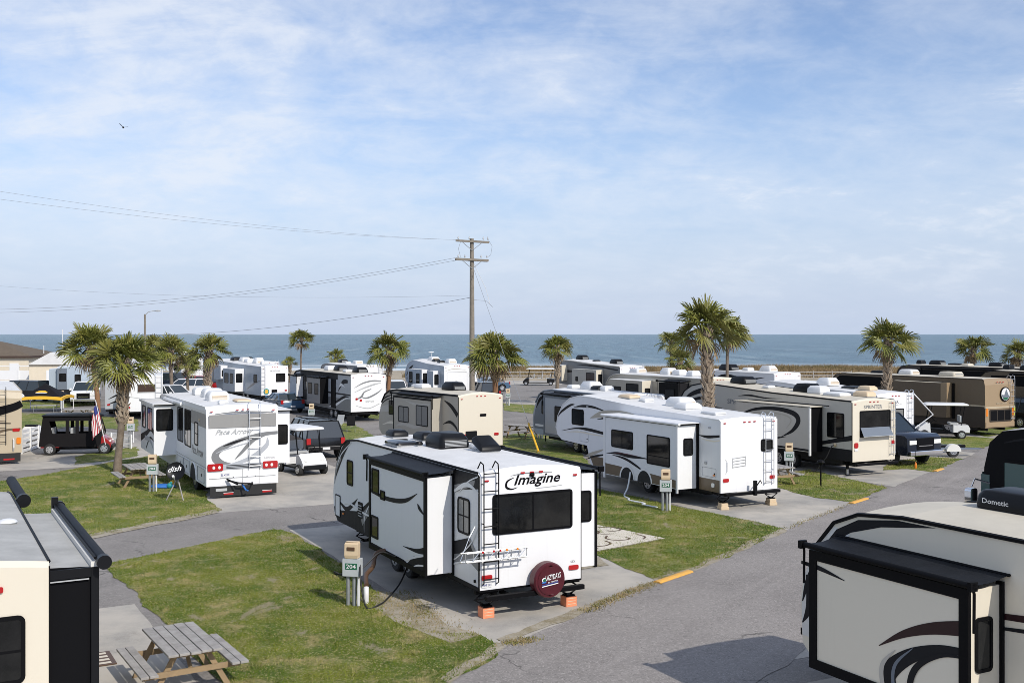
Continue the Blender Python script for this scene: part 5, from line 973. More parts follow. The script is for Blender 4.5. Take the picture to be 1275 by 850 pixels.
# ---- two tan motorhomes far right
for i, (p, lab, k1, k2) in enumerate(((Vector((30.9, 84, 0)) - FW * 12, 'farther of two tan-roofed black-striped motorhomes at the right edge', 'darkbrown', 'gold'), (Vector((31.7, 71, 0)) - FW * 12, 'nearer tan-roofed motorhome with dark brown flank at the right edge', 'brown', 'tan'))):
    q = RV('motorhome', lab, 'motorhome', p, 27.5, 2.5, 12.0, 3.45, .5, 'MH', k1, k2, roof='rooftan', front='black', crown=.07)
    q.gutter(.03, 'black'); q.band('L', 2.5, 3.15, 'black', .3, 11); q.band('L', 1.3, 1.45, 'gold', 0, 11); q.band('L', .6, 1.0, 'black', 0, 11.5)
    q.sw('L', [(9, 1.6, .02), (6, 2.0, .4), (2, 1.7, .1)], 'gold'); q.awning('L', 3, 9.5, 3.28, 'black'); q.win('L', 9.6, 10.8, 1.6, 2.6); q.win('L', 3, 4.4, 1.6, 2.4)
    q.wheels((2.6, 10.0), r=.48, w=.3); q.chassis(z0=.3); q.win('F', -1.1, 1.1, 1.6, 2.9); q.ladder(-.9, .9, 3.4, .34, 'alu')
    q.ac(3.6, 0, 'plasticblk', 1.1, .8, .32); q.ac(9.0, 0, 'plasticblk', 1.1, .8, .36); q.vent(6, .3, 'rooftan', .6, .6, .14); q.vent(11.2 - .6, 0, 'plasticblk', .5, .5, .3); q.vent(7.4, -.2, 'plasticblk', 1.1, .6, .12); q.done()

# ---- Qq: gold motorhome at the left edge
Qq = RV('motorhome', 'gold and black motorhome cut by the left edge with a black rear ladder', 'motorhome', RR_Q, 27.5, 2.5, 11.5, 3.3, .5, 'MH', 'gold', 'gold', roof='roof', crown=.08, ref='R')
Qq.gutter(.03, 'gold')
Qq.sw('B', [(1.25, 2.5, .25), (.2, 2.35, .4), (-.8, 2.55, .35), (-1.25, 2.75, .3)], 'black'); Qq.sw('B', [(1.2, 1.8, .02), (.3, 1.9, .06), (-.8, 1.85, .04)], 'darkbrown'); Qq.sw('B', [(.9, .9, .3), (.1, 1.3, .3), (-.2, 1.7, .02)], 'cream'); Qq.sw('B', [(.4, 1.0, .04), (-.4, 1.5, .10), (-1.2, 1.6, .06)], 'brown')
Qq.poly('R', [(.05, 2.3), (6, 2.2), (6, 2.9), (.2, 2.95)], 'black'); m = MB(); m.box(-.08, -.02, -1.2, 1.2, .12, .5, 'rubber'); m.box(-.095, -.079, -.95, -.5, .2, .27, 'red'); m.build('mud_flap', Qq.o)
Qq.ladder(-.35, .9, 3.3, .5, 'black'); Qq.light('B', -1.02, 1.55, .3, .14); Qq.light('B', -1.12, 1.05, .18, .3, 'amber'); Qq.light('B', 1.0, 1.05, .18, .3); m = MB(); m.tube([(-.02, -.9, .6), (-.16, -.92, .75), (-.14, -.92, 1.1), (-.02, -.9, 1.15)], .03, 'plastic', 6); m.build('handle', Qq.o)
Qq.wheels((2.6, 9.5), r=.48, w=.3); Qq.chassis(z0=.3); Qq.awning('R', 1.5, 7, 3.0, 'plastic'); Qq.ac(3, 0, 'plastic', 1, .8, .3); Qq.done()

# ---- Rr: cream trailer, bottom left
Rr = RV('travel_trailer', 'cream trailer cropped at the bottom left with a black-ended slide-out', 'travel trailer', RR_R, 29.5, 2.45, 8.6, 3.02, .6, 'TT', 'cream', 'cream', roof='roofgrey', crown=.09, ref='R')
Rr.gutter(.022); Rr.corner(w=.03); Rr.win('B', -.95, .85, 1.55, 2.4, r=.09, hbar=.48, fw=.05)
Rr.light('B', -.62, 2.74, .16, .075, 'red', 'marker_light'); Rr.light('B', .62, 2.74, .16, .075, 'red', 'marker_light'); Rr.bumper(.5); Rr.chassis(); Rr.wheels((3.6, 4.4)); Rr.tongue()
Rr.slide('R', .08, 4.7, .62, 2.90, .50, face='cream', end='black', frame=None, roofk='roofgrey')
m = MB(); f = Rr.mp('R'); m.box(.03, 4.75, -1.81, -1.72, 2.90, 2.97, 'offwhite'); m.box(.02, .065, -1.72, -1.23, 2.78, 2.90, 'plasticblk'); m.box(.03, .07, -1.70, -1.24, 2.745, 2.76, 'plasticgrey'); m.box(.02, .10, -1.82, -1.725, .3, 2.898, 'plasticblk'); m.build('slide_trim', Rr.o)
m = MB(); m.tube([(-.12, -1.86, 2.98), (4.9, -1.86, 2.98)], .075, 'awning', 14); m.tube([(-.16, -1.86, 2.98), (-.02, -1.86, 2.98)], .092, 'plasticblk', 14); m.tube([(4.8, -1.86, 2.98), (4.95, -1.86, 2.98)], .09, 'plasticblk', 12); m.tube([(.0, -1.77, 3.02), (4.9, -1.77, 3.02)], .02, 'black', 6)
m.box(4.75, 4.85, -1.83, -1.73, 2.9, 3.15, 'plasticblk'); m.build('topper_awning', Rr.o, smooth=40)
m = MB(); m.tube([(5.6, -1.36, 3.02), (8.4, -1.36, 3.02)], .09, 'awning', 14); m.tube([(5.5, -1.36, 3.02), (5.66, -1.36, 3.02)], .115, 'plasticblk', 14); m.tube([(5.6, -1.3, 2.95), (5.6, -1.3, 1.2)], .03, 'black', 6); m.build('awning', Rr.o, smooth=40)
m = MB(); m.ell((3.1, -.95, 3.07), .16, .14, .05, 'plastic', 12, 6); m.build('antenna', Rr.o, smooth=50)
Rr.vent(5.6, .3, 'plastic', .4, .4, .1); Rr.ac(4.2, .2, 'plastic', 1, .8, .3); Rr.done()

# ---- Ss: cream trailer, bottom right
Ss = RV('travel_trailer', 'cream trailer at the bottom right with black-framed slide-out and dark topper', 'travel trailer', RL_S, 27.5, 2.45, 9.0, 3.22, .62, 'TT', 'stone', 'cream', roof='rooftan', front='offwhite', crown=.09)
Ss.P_ = Ss.P
Ss.gutter(.035)
Ss.poly('L', [(6.3, 3.17), (7.0, 3.17), (7.75, 3.06), (8.2, 2.84), (8.55, 2.45), (8.3, 2.6), (7.9, 2.84), (7.3, 3.02)], 'charcoal'); Ss.poly('L', [(7.9, 2.8), (8.3, 2.55), (8.5, 2.3), (8.6, 1.9), (8.6, 1.0), (8.95, 1.0), (8.97, 1.55), (8.9, 2.0), (8.62, 2.5), (8.25, 2.88)], 'offwhite', .003); Ss.sw('L', [(8.95, 1.55, .02), (8.82, 1.9, .12), (8.6, 2.25, .14)], 'charcoal'); Ss.sw('L', [(8.95, 1.2, .02), (8.8, 1.5, .14), (8.85, 2.0, .05)], 'charcoal')
Ss.sw('L', [(5.3, 2.18, .08), (4.3, 2.28, .10), (3.0, 2.32, .10), (1, 2.1, .05)], 'darkmaroon'); Ss.sw('L', [(5.3, 2.02, .04), (4.3, 2.12, .07), (3.0, 2.1, .08), (1, 1.9, .05)], 'charcoal')
fS = lambda f: (lambda u, v, e: f(max(u - .33, 5.3), v, e))
def decoS(m, f):
    f = fS(f)
    swoosh(m, f, [(7.05, 1.50, .01), (6.6, 1.78, .10), (6.1, 1.98, .16), (5.5, 2.12, .21)], 'darkmaroon', .006)
    swoosh(m, f, [(5.5, 1.80, .09), (6.0, 1.72, .13), (6.5, 1.50, .20), (6.85, 1.20, .26), (6.85, .98, .26), (6.72, .75, .22)], 'charcoal', .006)
    swoosh(m, f, [(6.75, 1.52, .01), (6.98, 1.26, .07), (6.98, .98, .08), (6.85, .75, .06)], 'palegrey', .009); swoosh(m, f, [(6.45, 1.62, .01), (6.75, 1.32, .05), (6.78, 1.0, .06), (6.6, .75, .05)], 'slate', .010)
    swoosh(m, f, [(5.5, 1.72, .02), (5.95, 1.66, .05), (6.35, 1.42, .09), (6.5, 1.1, .10), (6.42, .75, .07)], 'charcoal', .012)
    swoosh(m, f, [(8.6, 2.38, .05), (8.2, 2.36, .07), (7.7, 2.28, .01)], 'charcoal', .006)
Ss.slide('L', 5.25, 8.05, .85, 2.58, .66, face='stone', end='cream', frame='black', topper='awning', roofk='rooftan', deco=decoS, ewins=((.19, .52, 1.5, 2.22),), fwid=.115)
Ss.ac(6.2, -.45, 'plasticblk', 1.05, .76, .31)
m = MB(); zr = Ss.roofz(6.2, -.45)
vs, fs = text_polys('Dometic'); m.mesh([(6.2 + .36 - a * .44, -.060, zr + .10 + b * .075) for a, b in vs], fs, 'plastic'); m.build('lettering', Ss.o)
Ss.chassis(); Ss.wheels((3.8, 4.6)); Ss.tongue(); Ss.jack(7.9, .9); Ss.bumper(.5); Ss.done()

# ---- Tt: black motorhome right edge
Tt = RV('motorhome', 'black motorhome with green-tinted window and chrome mirror at the right edge', 'motorhome', Vector((11.35, 25, 0)) - FW * 10.4, 27.5, 2.55, 10.5, 3.72, .5, 'MH', 'blackpaint', 'blackpaint', roof='roofgrey', front='blackpaint', crown=.06)
Tt.win('L', 8.35, 9.95, 1.75, 2.95, glass='glassgreen', r=.05, fw=.06); Tt.win('L', 4.0, 6.0, 1.8, 2.9, glass='glassgreen'); Tt.sw('L', [(9.9, 3.35, .02), (9.0, 3.5, .06), (6.5, 3.45, .03)], 'charcoal'); Tt.band('L', 3.22, 3.26, 'plasticgrey', 5.5, 8.0)
m = MB(); f = Tt.mp('F'); m.mesh([(10.52, y, z) for y, z in ((-1.18, 1.5), (1.26, 1.5), (1.26, 2.6), (-1.18, 2.6))], [(0, 1, 2, 3)], 'glassgreen'); m.box(10.30, 10.53, 1.268, 1.285, 1.4, 2.55, 'glassgreen'); m.build('windshield', Tt.o)
m = MB(); m.tube([(10.3, 1.27, 2.35), (10.5, 1.55, 2.45), (10.4, 1.78, 2.3)], .022, 'chrome', 6); m.loft([[(10.4 + dx * q, 1.78 + a, 1.98 + b) for a, b in rrect(-.12, .12, -.20, .28, .07)] for dx, q in ((-.07, 1), (.0, 1), (.10, 1))], 'chrome'); m.build('mirror', Tt.o, smooth=40)
Tt.wheels((2.8, 8.2), r=.48, w=.3); Tt.chassis(z0=.3); Tt.done()

# ---- far-left trailers
Uu = RV('travel_trailer', 'blue-grey trailer with dark panels behind the black and gold canopy', 'travel trailer', Vector((-38.3, 88, 0)), 20, 2.44, 8.5, 3.1, .7, 'TT', 'slate', 'bluegrey', crown=.05)
Uu.gutter(.05, 'plastic'); Uu.poly('B', [(1.2, .7), (.5, .7), (.5, 3.0), (1.2, 3.0)], 'slate'); Uu.band('B', .7, 1.25, 'charcoal', -1.2, 1.2); Uu.win('B', .55, 1.1, 1.9, 2.6); Uu.win('B', -.6, -.1, 1.8, 2.5)
Uu.slide('L', .6, 3.5, .9, 2.95, .7, face='bluegrey', end='bluegrey'); Uu.slide('R', .3, 3.5, .8, 2.95, .7, face='slate', end='silver', frame='slate'); Uu.chassis(); Uu.wheels((3.6, 4.4)); Uu.ac(4, 0, 'plasticblk', 1, .8, .35); Uu.bumper(.5); Uu.done()
V1 = RV('travel_trailer', 'silver trailer with black swooshes between the two left palm trunks', 'travel trailer', Pd(131, 74), 18, 2.44, 8, 3.0, .6, 'TT', 'silver', 'silver', crown=.1)
for pts in ([(1.1, 2.6, .05), (.2, 2.9, .08), (-.8, 2.6, .03)], [(1.0, 1.3, .03), (.2, 1.7, .14), (-.9, 2.2, .04)], [(1.1, .9, .04), (.3, 1.2, .12), (-1.0, 1.6, .05)]): V1.sw('B', pts, 'charcoal')
V1.win('B', -.3, .4, 1.9, 2.5); V1.gutter(.03); V1.chassis(); V1.wheels((3.6, 4.4)); V1.light('B', 1, .9, .2, .12); V1.light('B', -1, .9, .2, .12); V1.bumper(.5); V1.vent(3, 0); V1.ac(4, 0, 'plastic'); V1.done()
V2 = RV('travel_trailer', 'white trailer with brown-tinted rear window behind the left motorhome', 'travel trailer', Pd(156, 72), 20, 2.44, 8, 3.0, .55, 'TT', 'white', 'white', crown=.08)
V2.win('B', -.75, .45, 1.85, 2.45, glass='glassbrown', frame='plasticgrey', r=.03); V2.sw('B', [(1.1, 1.6, .04), (.2, 1.45, .04), (-.9, 1.3, .02)], 'plasticgrey'); V2.ladder(-.95, .7, 3.0, .4, 'alu'); V2.win('L', 1, 2, 1.7, 2.4, glass='glassbrown'); V2.win('L', 4, 5.5, 1.6, 2.4, glass='glassbrown'); V2.gutter(.03, 'white'); V2.chassis(); V2.wheels((3.6, 4.4)); V2.light('B', 1, .85, .2, .12); V2.light('B', -1.05, .85, .15, .12); V2.bumper(.5); V2.ac(3.4, 0, 'plastic'); V2.done()


# ================================================================== PALMS
def palm(p, h, R, seed, label, tr=.17, boots=(.45, 1.0), lean=(0, 0), dead=6, nf=46, droop=.55, tk='trunk', fk='frond', group='cabbage palms in the campground'):
    nf = int(nf * .76); tr *= .78
    rs = random.Random(seed); root = thing('palm_tree', label, 'palm tree', p, 0.0, group)
    t = MB(); n = 16; pts = []; rad = []
    top = Vector((lean[0], lean[1], h - R * .15))
    for i in range(n + 1):
        f = i / n; pts.append(Vector((lean[0] * f ** 1.5 + .04 * math.sin(f * 5 + seed), lean[1] * f ** 1.5 + .04 * math.cos(f * 4 + seed), top.z * f)))
        rad.append(tr * (1.25 - .3 * min(f * 5, 1)) * (1 + .05 * math.sin(i * 2.3 + seed)))
    t.tube(pts, rad, tk, 12)
    def at(f): 
        f = max(0, min(.9999, f)) * n; i = int(f); return pts[i].lerp(pts[i + 1], f - i), rad[i]
    z0, z1 = boots[0] * top.z, boots[1] * top.z; nb = int((z1 - z0) / .055); 
    for i in range(max(nb, 0)):                                        # leaf bases left on the trunk, criss-crossed
        z = z0 + (z1 - z0) * (i + .5) / nb; c, r = at(z / top.z); a0 = i * 2.399
        for a in (a0, a0 + 3.14):
            d = Vector((math.cos(a), math.sin(a), 0)); s_ = Vector((-d.y, d.x, 0)); tl = rs.choice((-.35, .35)); b = c + d * (r * .75); L_ = rs.uniform(.24, .40); w = rs.uniform(.045, .075)
            tip = b + d * rs.uniform(.11, .20) + Vector((0, 0, L_)) + s_ * tl * .3
            t.hexa([b - s_ * w + d * .0, b + s_ * w, b + s_ * w + d * .07, b - s_ * w + d * .07], [tip - s_ * w * .55, tip + s_ * w * .55, tip + s_ * w * .55 + d * .025, tip - s_ * w * .55 + d * .025], 'boot')
    t.build('trunk', root, smooth=45)
    c = MB(); ctr = pts[-1]
    def fan(a, el, pl, bl, k, dr, nl=22, spread=118):
        d = Vector((math.cos(a) * math.cos(el), math.sin(a) * math.cos(el), math.sin(el))); s_ = Vector((-math.sin(a), math.cos(a), 0)); u = s_.cross(d) * -1
        if u.z < 0: u = -u
        tw = rs.uniform(-1.0, 1.0); s_, u = s_ * math.cos(tw) + u * math.sin(tw), u * math.cos(tw) - s_ * math.sin(tw)
        P = [ctr + d * (pl * q) - Vector((0, 0, 1)) * dr * .28 * pl * q * q for q in (0, .35, .7, 1)]
        for q in range(3):
            w = .022; c.face([P[q] - s_ * w, P[q] + s_ * w, P[q + 1] + s_ * w, P[q + 1] - s_ * w], k)
        hub = P[-1]; d2 = (P[-1] - P[-2]).normalized(); u2 = s_.cross(d2); u2 = u2 if u2.dot(u) > 0 else -u2
        for j in range(nl):
            q = (j / (nl - 1) - .5) * 2; an = R_(q * spread * rs.uniform(.95, 1.05)); l = bl * (1 - .28 * abs(q) ** 2) * rs.uniform(.88, 1.08)
            ld = d2 * math.cos(an) + s_ * math.sin(an); fold = u2 * (.20 * abs(math.sin(an)))
            w = .027 * (bl / .8); wd = (s_ * math.cos(an) - d2 * math.sin(an)) * w + u2 * (w * .6) * (1 if j % 2 else -1)
            g = Vector((0, 0, -1))
            m1 = hub + (ld + fold) * l * .5 + g * (dr * l * .05 * (1 + abs(q))); m2 = hub + (ld * .98 + fold) * l * .78 + g * (dr * l * .15 * (1 + .6 * abs(q))); e = hub + (ld * .93 + fold) * l + g * (dr * l * rs.uniform(.30, .62))
            b0 = hub + ld * .05
            c.mesh([b0 - wd * .35, b0 + wd * .35, m1 + wd, m1 - wd, m2 + wd * .75, m2 - wd * .75, e], [(0, 1, 2, 3), (3, 2, 4, 5), (5, 4, 6)], k)
    for i in range(nf):
        f = (i + .5) / nf; el = R_(86 - 112 * f) + rs.uniform(-.2, .2); a = i * 2.399 + rs.uniform(-.4, .4)
        sc = rs.uniform(.82, 1.12); pl = R * .50 * sc * (.62 + .5 * min(1, f * 1.6)); fan(a, el, pl, R * .58 * sc, fk if rs.random() < .7 else 'frondolive', droop * rs.uniform(.5, 1.5))
    for i in range(dead): fan(rs.uniform(0, 6.28), R_(rs.uniform(-70, -40)), R * .38, R * .45, 'deadfrond', .8, 12, 70)
    c.build('crown', root); return root
def zc(cy, d): return Zat(cy, d)
PAL = [  # px, distance, crown centre y, crown radius px, label, extra
    (147.5, 44.6, 443, 46, 'large palm with criss-cross boots on the left lawn behind the picnic table', dict(boots=(.42, .98), tr=.20, nf=54, lean=(.3, .1))),
    (123, 60, 427, 38, 'palm with reddish smooth trunk just left of the large left-lawn palm', dict(tk='trunkred', boots=(.8, 1.0), tr=.19, dead=8, nf=52, lean=(-.45, 0))),
    (213, 85, 433, 27, 'palm with bare pale trunk behind the left motorhome, beside the street lamp', dict(boots=(.85, 1.0), tr=.2)),
    (190, 104, 432, 26, 'dark bushy palm on the left partly hidden by the street lamp', dict(boots=(.8, 1.0), fk='frondolive')),
    (234, 92, 452, 18, 'low palm squeezed between two taller ones left of the white fifth wheel', dict(boots=(.7, 1.0))),
    (259.5, 72, 432, 27, 'palm with thick brown booted trunk rising over the left motorhome roof', dict(boots=(.3, 1.0), tr=.26, dead=10)),
    (375, 130, 420, 17, 'slim solitary palm standing against the sea above the black and silver trailer', dict(boots=(.9, 1.0), tr=.15)),
    (418, 125, 442, 15, 'very small palm against the sea above the black and silver trailer', dict(boots=(.7, 1.0), tr=.14, nf=30)),
    (484, 85, 430, 29, 'palm with orange-brown trunk between the swirl-painted rear and the mountain-graphic one', dict(tk='trunkred', boots=(.5, 1.0), tr=.22, dead=9)),
    (616, 65, 436, 40, 'broad palm with orange-brown trunk right beside the utility pole', dict(tk='trunkred', boots=(.62, 1.0), tr=.24, nf=58, dead=6)),
    (693.5, 88, 430, 23, 'palm left of the far grey fifth wheel by the dune grass', dict(boots=(.45, 1.0), tr=.22)),
    (882, 48, 402, 48, 'tallest palm, its booted trunk rising behind the tan-skirted fifth wheel', dict(boots=(.2, .97), tr=.25, nf=50, dead=4, lean=(-.08, .1))),
    (836, 105, 423, 20, 'small palm half hidden behind the tallest palm on its left', dict(boots=(.8, 1.0), tr=.16, nf=34)),
    (847, 98, 446, 21, 'short bushy palm low on the left of the tallest palm', dict(boots=(.6, 1.0), tr=.2, dead=8, nf=38)),
    (906, 76, 410, 30, 'slim palm directly right of the tallest palm, crown drooping', dict(boots=(.93, 1.0), tr=.15, nf=40)),
    (1105, 62, 419, 36, 'palm with pale booted trunk standing before the long brown motorhome', dict(boots=(.25, 1.0), tr=.24, nf=50)),
    (1211, 90, 431, 25, 'palm second from the right edge, above the tan motorhome roofs', dict(boots=(.7, 1.0), tr=.2, nf=40)),
    (1267, 88, 436, 22, 'palm at the right edge of the view above the tan motorhome roofs', dict(boots=(.7, 1.0), tr=.2, nf=40)),
    (361, 128, 450, 11, 'stubby bush palm below the slim solitary palm', dict(boots=(.5, 1.0), tr=.12, nf=24)),
]
for i, (px, d, cy, rp, lab, kw) in enumerate(PAL):
    palm(Pd(px, d), zc(cy, d) + rp * d / F * .05, rp * d / F * 1.0, 11 + i * 7, lab, **kw)

# ================================================================== POLES AND WIRES
up = thing('utility_pole', 'tall wooden utility pole with two crossarms', 'utility pole', Pd(587.5, 70), 0)
m = MB(); m.tube([(.02, 0, 0), (.01, 0, 6), (0, 0, 12.3)], [.19, .17, .125], 'pole', 12); m.build('pole', up, smooth=50)
hd = R_(12)
def arm_pt(x, z, y=0.0): return Vector((x * math.cos(hd) - y * math.sin(hd), x * math.sin(hd) + y * math.cos(hd), z))
for z, x0, x1 in ((12.12, -1.12, 1.15), (10.9, -1.10, 1.10)):
    m = MB()
    for yy in ((-.2, .2) if z < 12 else (-.17,)):
        a, b = arm_pt(x0, z + .02, yy), arm_pt(x1, z - .06, yy); dx = (b - a).normalized(); s_ = Vector((-dx.y, dx.x, 0)) * .05
        m.hexa([a - s_ - Vector((0, 0, .07)), a + s_ - Vector((0, 0, .07)), b + s_ - Vector((0, 0, .07)), b - s_ - Vector((0, 0, .07))], [a - s_ + Vector((0, 0, .07)), a + s_ + Vector((0, 0, .07)), b + s_ + Vector((0, 0, .07)), b - s_ + Vector((0, 0, .07))], 'pole')
    o = m.build('crossarm', up)
    for sg in (-1, 1):
        q = MB(); q.tube([arm_pt(sg * .7, z - .06, -.22), arm_pt(0, z - .62, -.14)], .022, 'galv', 5); q.build('brace', up)
    for x in ((-.95, -.2, .75, 1.05) if z > 12 else (-.95, -.5, .6, 1.0)):
        q = MB(); c = arm_pt(x, z + .07, -.17); q.tube([c, c + Vector((0, 0, .07)), c + Vector((0, 0, .08)), c + Vector((0, 0, .15)), c + Vector((0, 0, .17)), c + Vector((0, 0, .23))], [.02, .02, .055, .05, .03, .03], 'plasticgrey', 8); q.build('insulator', o, smooth=50)
m = MB(); m.tube([arm_pt(1.05, 12.3, -.17), arm_pt(1.35, 11.8, -.2), arm_pt(1.25, 11.2, -.2), arm_pt(1.0, 11.05, -.17)], .012, 'wire', 5); m.tube([arm_pt(-.75, 12.2, -.2), arm_pt(-.95, 11.6, -.25), arm_pt(-.8, 11.05, -.2)], .012, 'wire', 5); m.build('jumper_wire', up)
m = MB(); m.tube([arm_pt(.15, 10.6, 0), arm_pt(1.0, 9.0, .3), arm_pt(1.3, 8.0, .4)], .016, 'plastic', 5); m.tube([arm_pt(.15, 8.2, 0), arm_pt(1.0, 8.15, .2), arm_pt(1.5, 7.75, .4)], .012, 'wire', 5); m.build('service_drop', up)
gy = thing('guy_wire', 'steel guy wire of the utility pole with a yellow plastic guard', 'guy wire', Pd(671, 52), 0)
a = Pd(588.5, 70) + Vector((.1, 0, 10.2)) - Pd(671, 52); m = MB(); m.tube([(0, 0, 0), a], .012, 'wire', 5); m.build('cable', gy)
dd = a.normalized(); m = MB(); m.tube([dd * .1, dd * 2.6], .06, 'yellow', 8); m.build('guard', gy)
def cable(p, q, sag, r, k='wire', n=24):
    m = MB(); m.tube([Vector(p).lerp(Vector(q), t / n) - Vector((0, 0, sag * 4 * (t / n) * (1 - t / n))) for t in range(n + 1)], r, k, 5); return m.build('wire')
P0 = Pd(587.5, 70)
WIRES = [(arm_pt(-1.12, 12.2), Pd(-260, 40) + Vector((0, 0, Zat(196, 40))), .55, .006, 'upper overhead wire from the top crossarm sweeping off to the left'), (arm_pt(-.6, 12.2), Pd(-260, 39) + Vector((0, 0, Zat(212, 39))), .5, .006, 'lower of the twin overhead wires from the top crossarm'),
         (arm_pt(-1.10, 11.0), Pd(-330, 88) + Vector((0, 0, Zat(370, 88))), 2.1, .011, 'sagging overhead wire from the tip of the lower crossarm'), (arm_pt(-.5, 10.95), Pd(-330, 92) + Vector((0, 0, Zat(374, 92))), 2.2, .011, 'second sagging overhead wire from the lower crossarm, nearer the pole'),
         (Vector((-.14, 0, 8.35)), Pd(120, 110) + Vector((0, 0, Zat(416, 110))), .9, .015, 'thick low cable from the middle of the utility pole toward the street lamp'), (Vector((-.14, 0, 8.5)), Pd(-330, 90) + Vector((0, 0, Zat(318, 90))), 1.3, .006, 'faint thin wire from the middle of the utility pole')]
for a, b, sag, r, lab in WIRES: tag(cable(P0 + a, b, sag, r), lab, 'overhead wire', 'overhead wires')
sl_ = thing('street_lamp', 'tall grey street lamp with a curved arm on the left against the sea', 'street lamp', Pd(180.5, 95), 0)
m = MB(); zt = Zat(391, 95); m.tube([(0, 0, 0), (0, 0, zt)], [.12, .085], 'pole', 8); m.build('pole', sl_)
m = MB(); m.tube([(0, 0, zt - .1), (.3, 0, zt + .2), (.9, 0, zt + .32)], .035, 'plasticgrey', 6); m.build('arm', sl_); m = MB(); m.ell((1.15, 0, zt + .3), .3, .12, .08, 'plasticgrey', 10, 6); m.build('lamp_head', sl_)
for i, (px, d, y, lab) in enumerate(((78, 120, 410, 'thin white mast left of the reddish-trunk palm'), (54.5, 125, 430, 'short thin white mast above the brown-roofed house'))):
    m = MB(); m.tube([(0, 0, 0), (0, 0, Zat(y, d))], .05, 'plastic', 6); o = m.build('mast'); o.location = Pd(px, d); tag(o, lab, 'mast')

# ================================================================== HOUSE AND FENCES
hs = thing('beach_house', 'low cream house with brown hip roof at the left edge', 'house', (-63.7, 124, 0), R_(4))
m = MB(); m.box(-9, 8.0, -5, 5, 0, 3.25, 'siding'); m.build('wall', hs)
m = MB(); m.mesh([(-9.35, -5.35, 3.2), (8.35, -5.35, 3.2), (8.35, 5.35, 3.2), (-9.35, 5.35, 3.2), (-5, 0, 5.15), (2.4, 0, 5.15), (-9.35, -5.35, 3.42), (8.35, -5.35, 3.42), (8.35, 5.35, 3.42), (-9.35, 5.35, 3.42)], [(6, 7, 5, 4), (7, 8, 5), (8, 9, 4, 5), (9, 6, 4), (0, 3, 2, 1)], 'shingle'); m.mesh([(-9.35, -5.35, 3.2), (8.35, -5.35, 3.2), (8.35, 5.35, 3.2), (-9.35, 5.35, 3.2), (-9.35, -5.35, 3.42), (8.35, -5.35, 3.42), (8.35, 5.35, 3.42), (-9.35, 5.35, 3.42)], [(0, 1, 5, 4), (1, 2, 6, 5), (2, 3, 7, 6), (3, 0, 4, 7)], 'trimbrown'); m.build('roof', hs)
for x in (-2.6, 3.4):
    m = MB(); m.box(x - .08, x + .08, -5.05, -5.003, .0, 3.19, 'trimbrown'); m.build('downpipe', hs)
m = MB(); g = window_mesh(m, lambda u, v, e: (u, -5 - e, v), 1.2, 2.2, 1.9, 3.0, frame='vinyl', glass='glassgreen', r=.02, fw=.09, bar=.5); o = g.build('window', hs); m.build('frame', o)
m = MB(); m.box(5.9, 6.9, -5.04, -5.002, .3, 2.6, 'vinyl'); m.build('door', hs)
fe = thing('vinyl_railing', 'white vinyl deck railing in front of the cream house', 'railing', (-57.3, 112, .02), R_(3))
m = MB(); m.box(-10, 7.2, -.03, .03, 1.0, 2.0, 'vinyl'); m.box(-10, 7.2, -.06, .06, 2.42, 2.5, 'vinyl'); m.box(-10, 7.2, -.05, .05, .0, .95, 'vinyl'); m.build('panel', fe)
for i in range(7):
    m = MB(); x = -9.9 + i * 2.83; m.box(x - .08, x + .08, -.08, .08, 0, 2.62, 'vinyl'); m.build('post', fe)
sd = thing('storage_shed', 'small cream shed with a pale pitched roof right of the house', 'shed', Pd(70, 112), R_(10))
m = MB(); m.box(-2.2, 2.2, -2, 2, 0, 2.7, 'siding'); m.build('wall', sd); m = MB(); m.prism([(-2.3, 2.7), (2.3, 2.7), (0, 4.0)], lambda u, v, e: (u, e, v + .003), -2.25, 2.25, 'roof'); m.build('roof', sd); m = MB(); m.box(-.5, .5, -2.04, -2.002, .02, 2.1, 'vinyl'); m.build('door', sd)
def rail_fence(p, q, label, h=1.1, gap=2.4, k='wood', rails=(.5, .95), name='rail_fence'):
    p = Vector(p); q = Vector(q); L_ = (q - p).length; o = thing(name, label, 'fence', p, math.atan2(q.y - p.y, q.x - p.x)); n = max(1, int(L_ / gap))
    m = MB()
    for z in rails: m.box(0, L_, -.03, .03, z - .07, z + .07, k)
    m.build('rail', o)
    for i in range(n + 1): m = MB(); x = L_ * i / n; m.box(x - .06, x + .06, -.09, -.031, 0, h, k); m.build('post', o)
rail_fence(Pd(592, 136.5), Pd(703, 136.5), 'weathered rail fence before the dune grass, behind the beach cart')
rail_fence(Pd(800, 137), Pd(1060, 137), 'long weathered rail fence before the dune grass, right half')
rail_fence(Pd(30, 104), Pd(66, 101), 'weathered wooden ramp rail by the cream house', h=1.2)
rail_fence(Pd(127, 55.5), Pd(164, 53.8), 'low white fence behind the left palm', h=.75, gap=.8, k='vinyl', rails=(.15, .4, .65), name='picket_fence')
rail_fence(Pd(26, 51.5), Pd(47, 54), 'white plastic fence behind the black covered cart', h=1.2, gap=1.0, k='vinyl', rails=(.12, .35, .6, .85, 1.08), name='picket_fence')

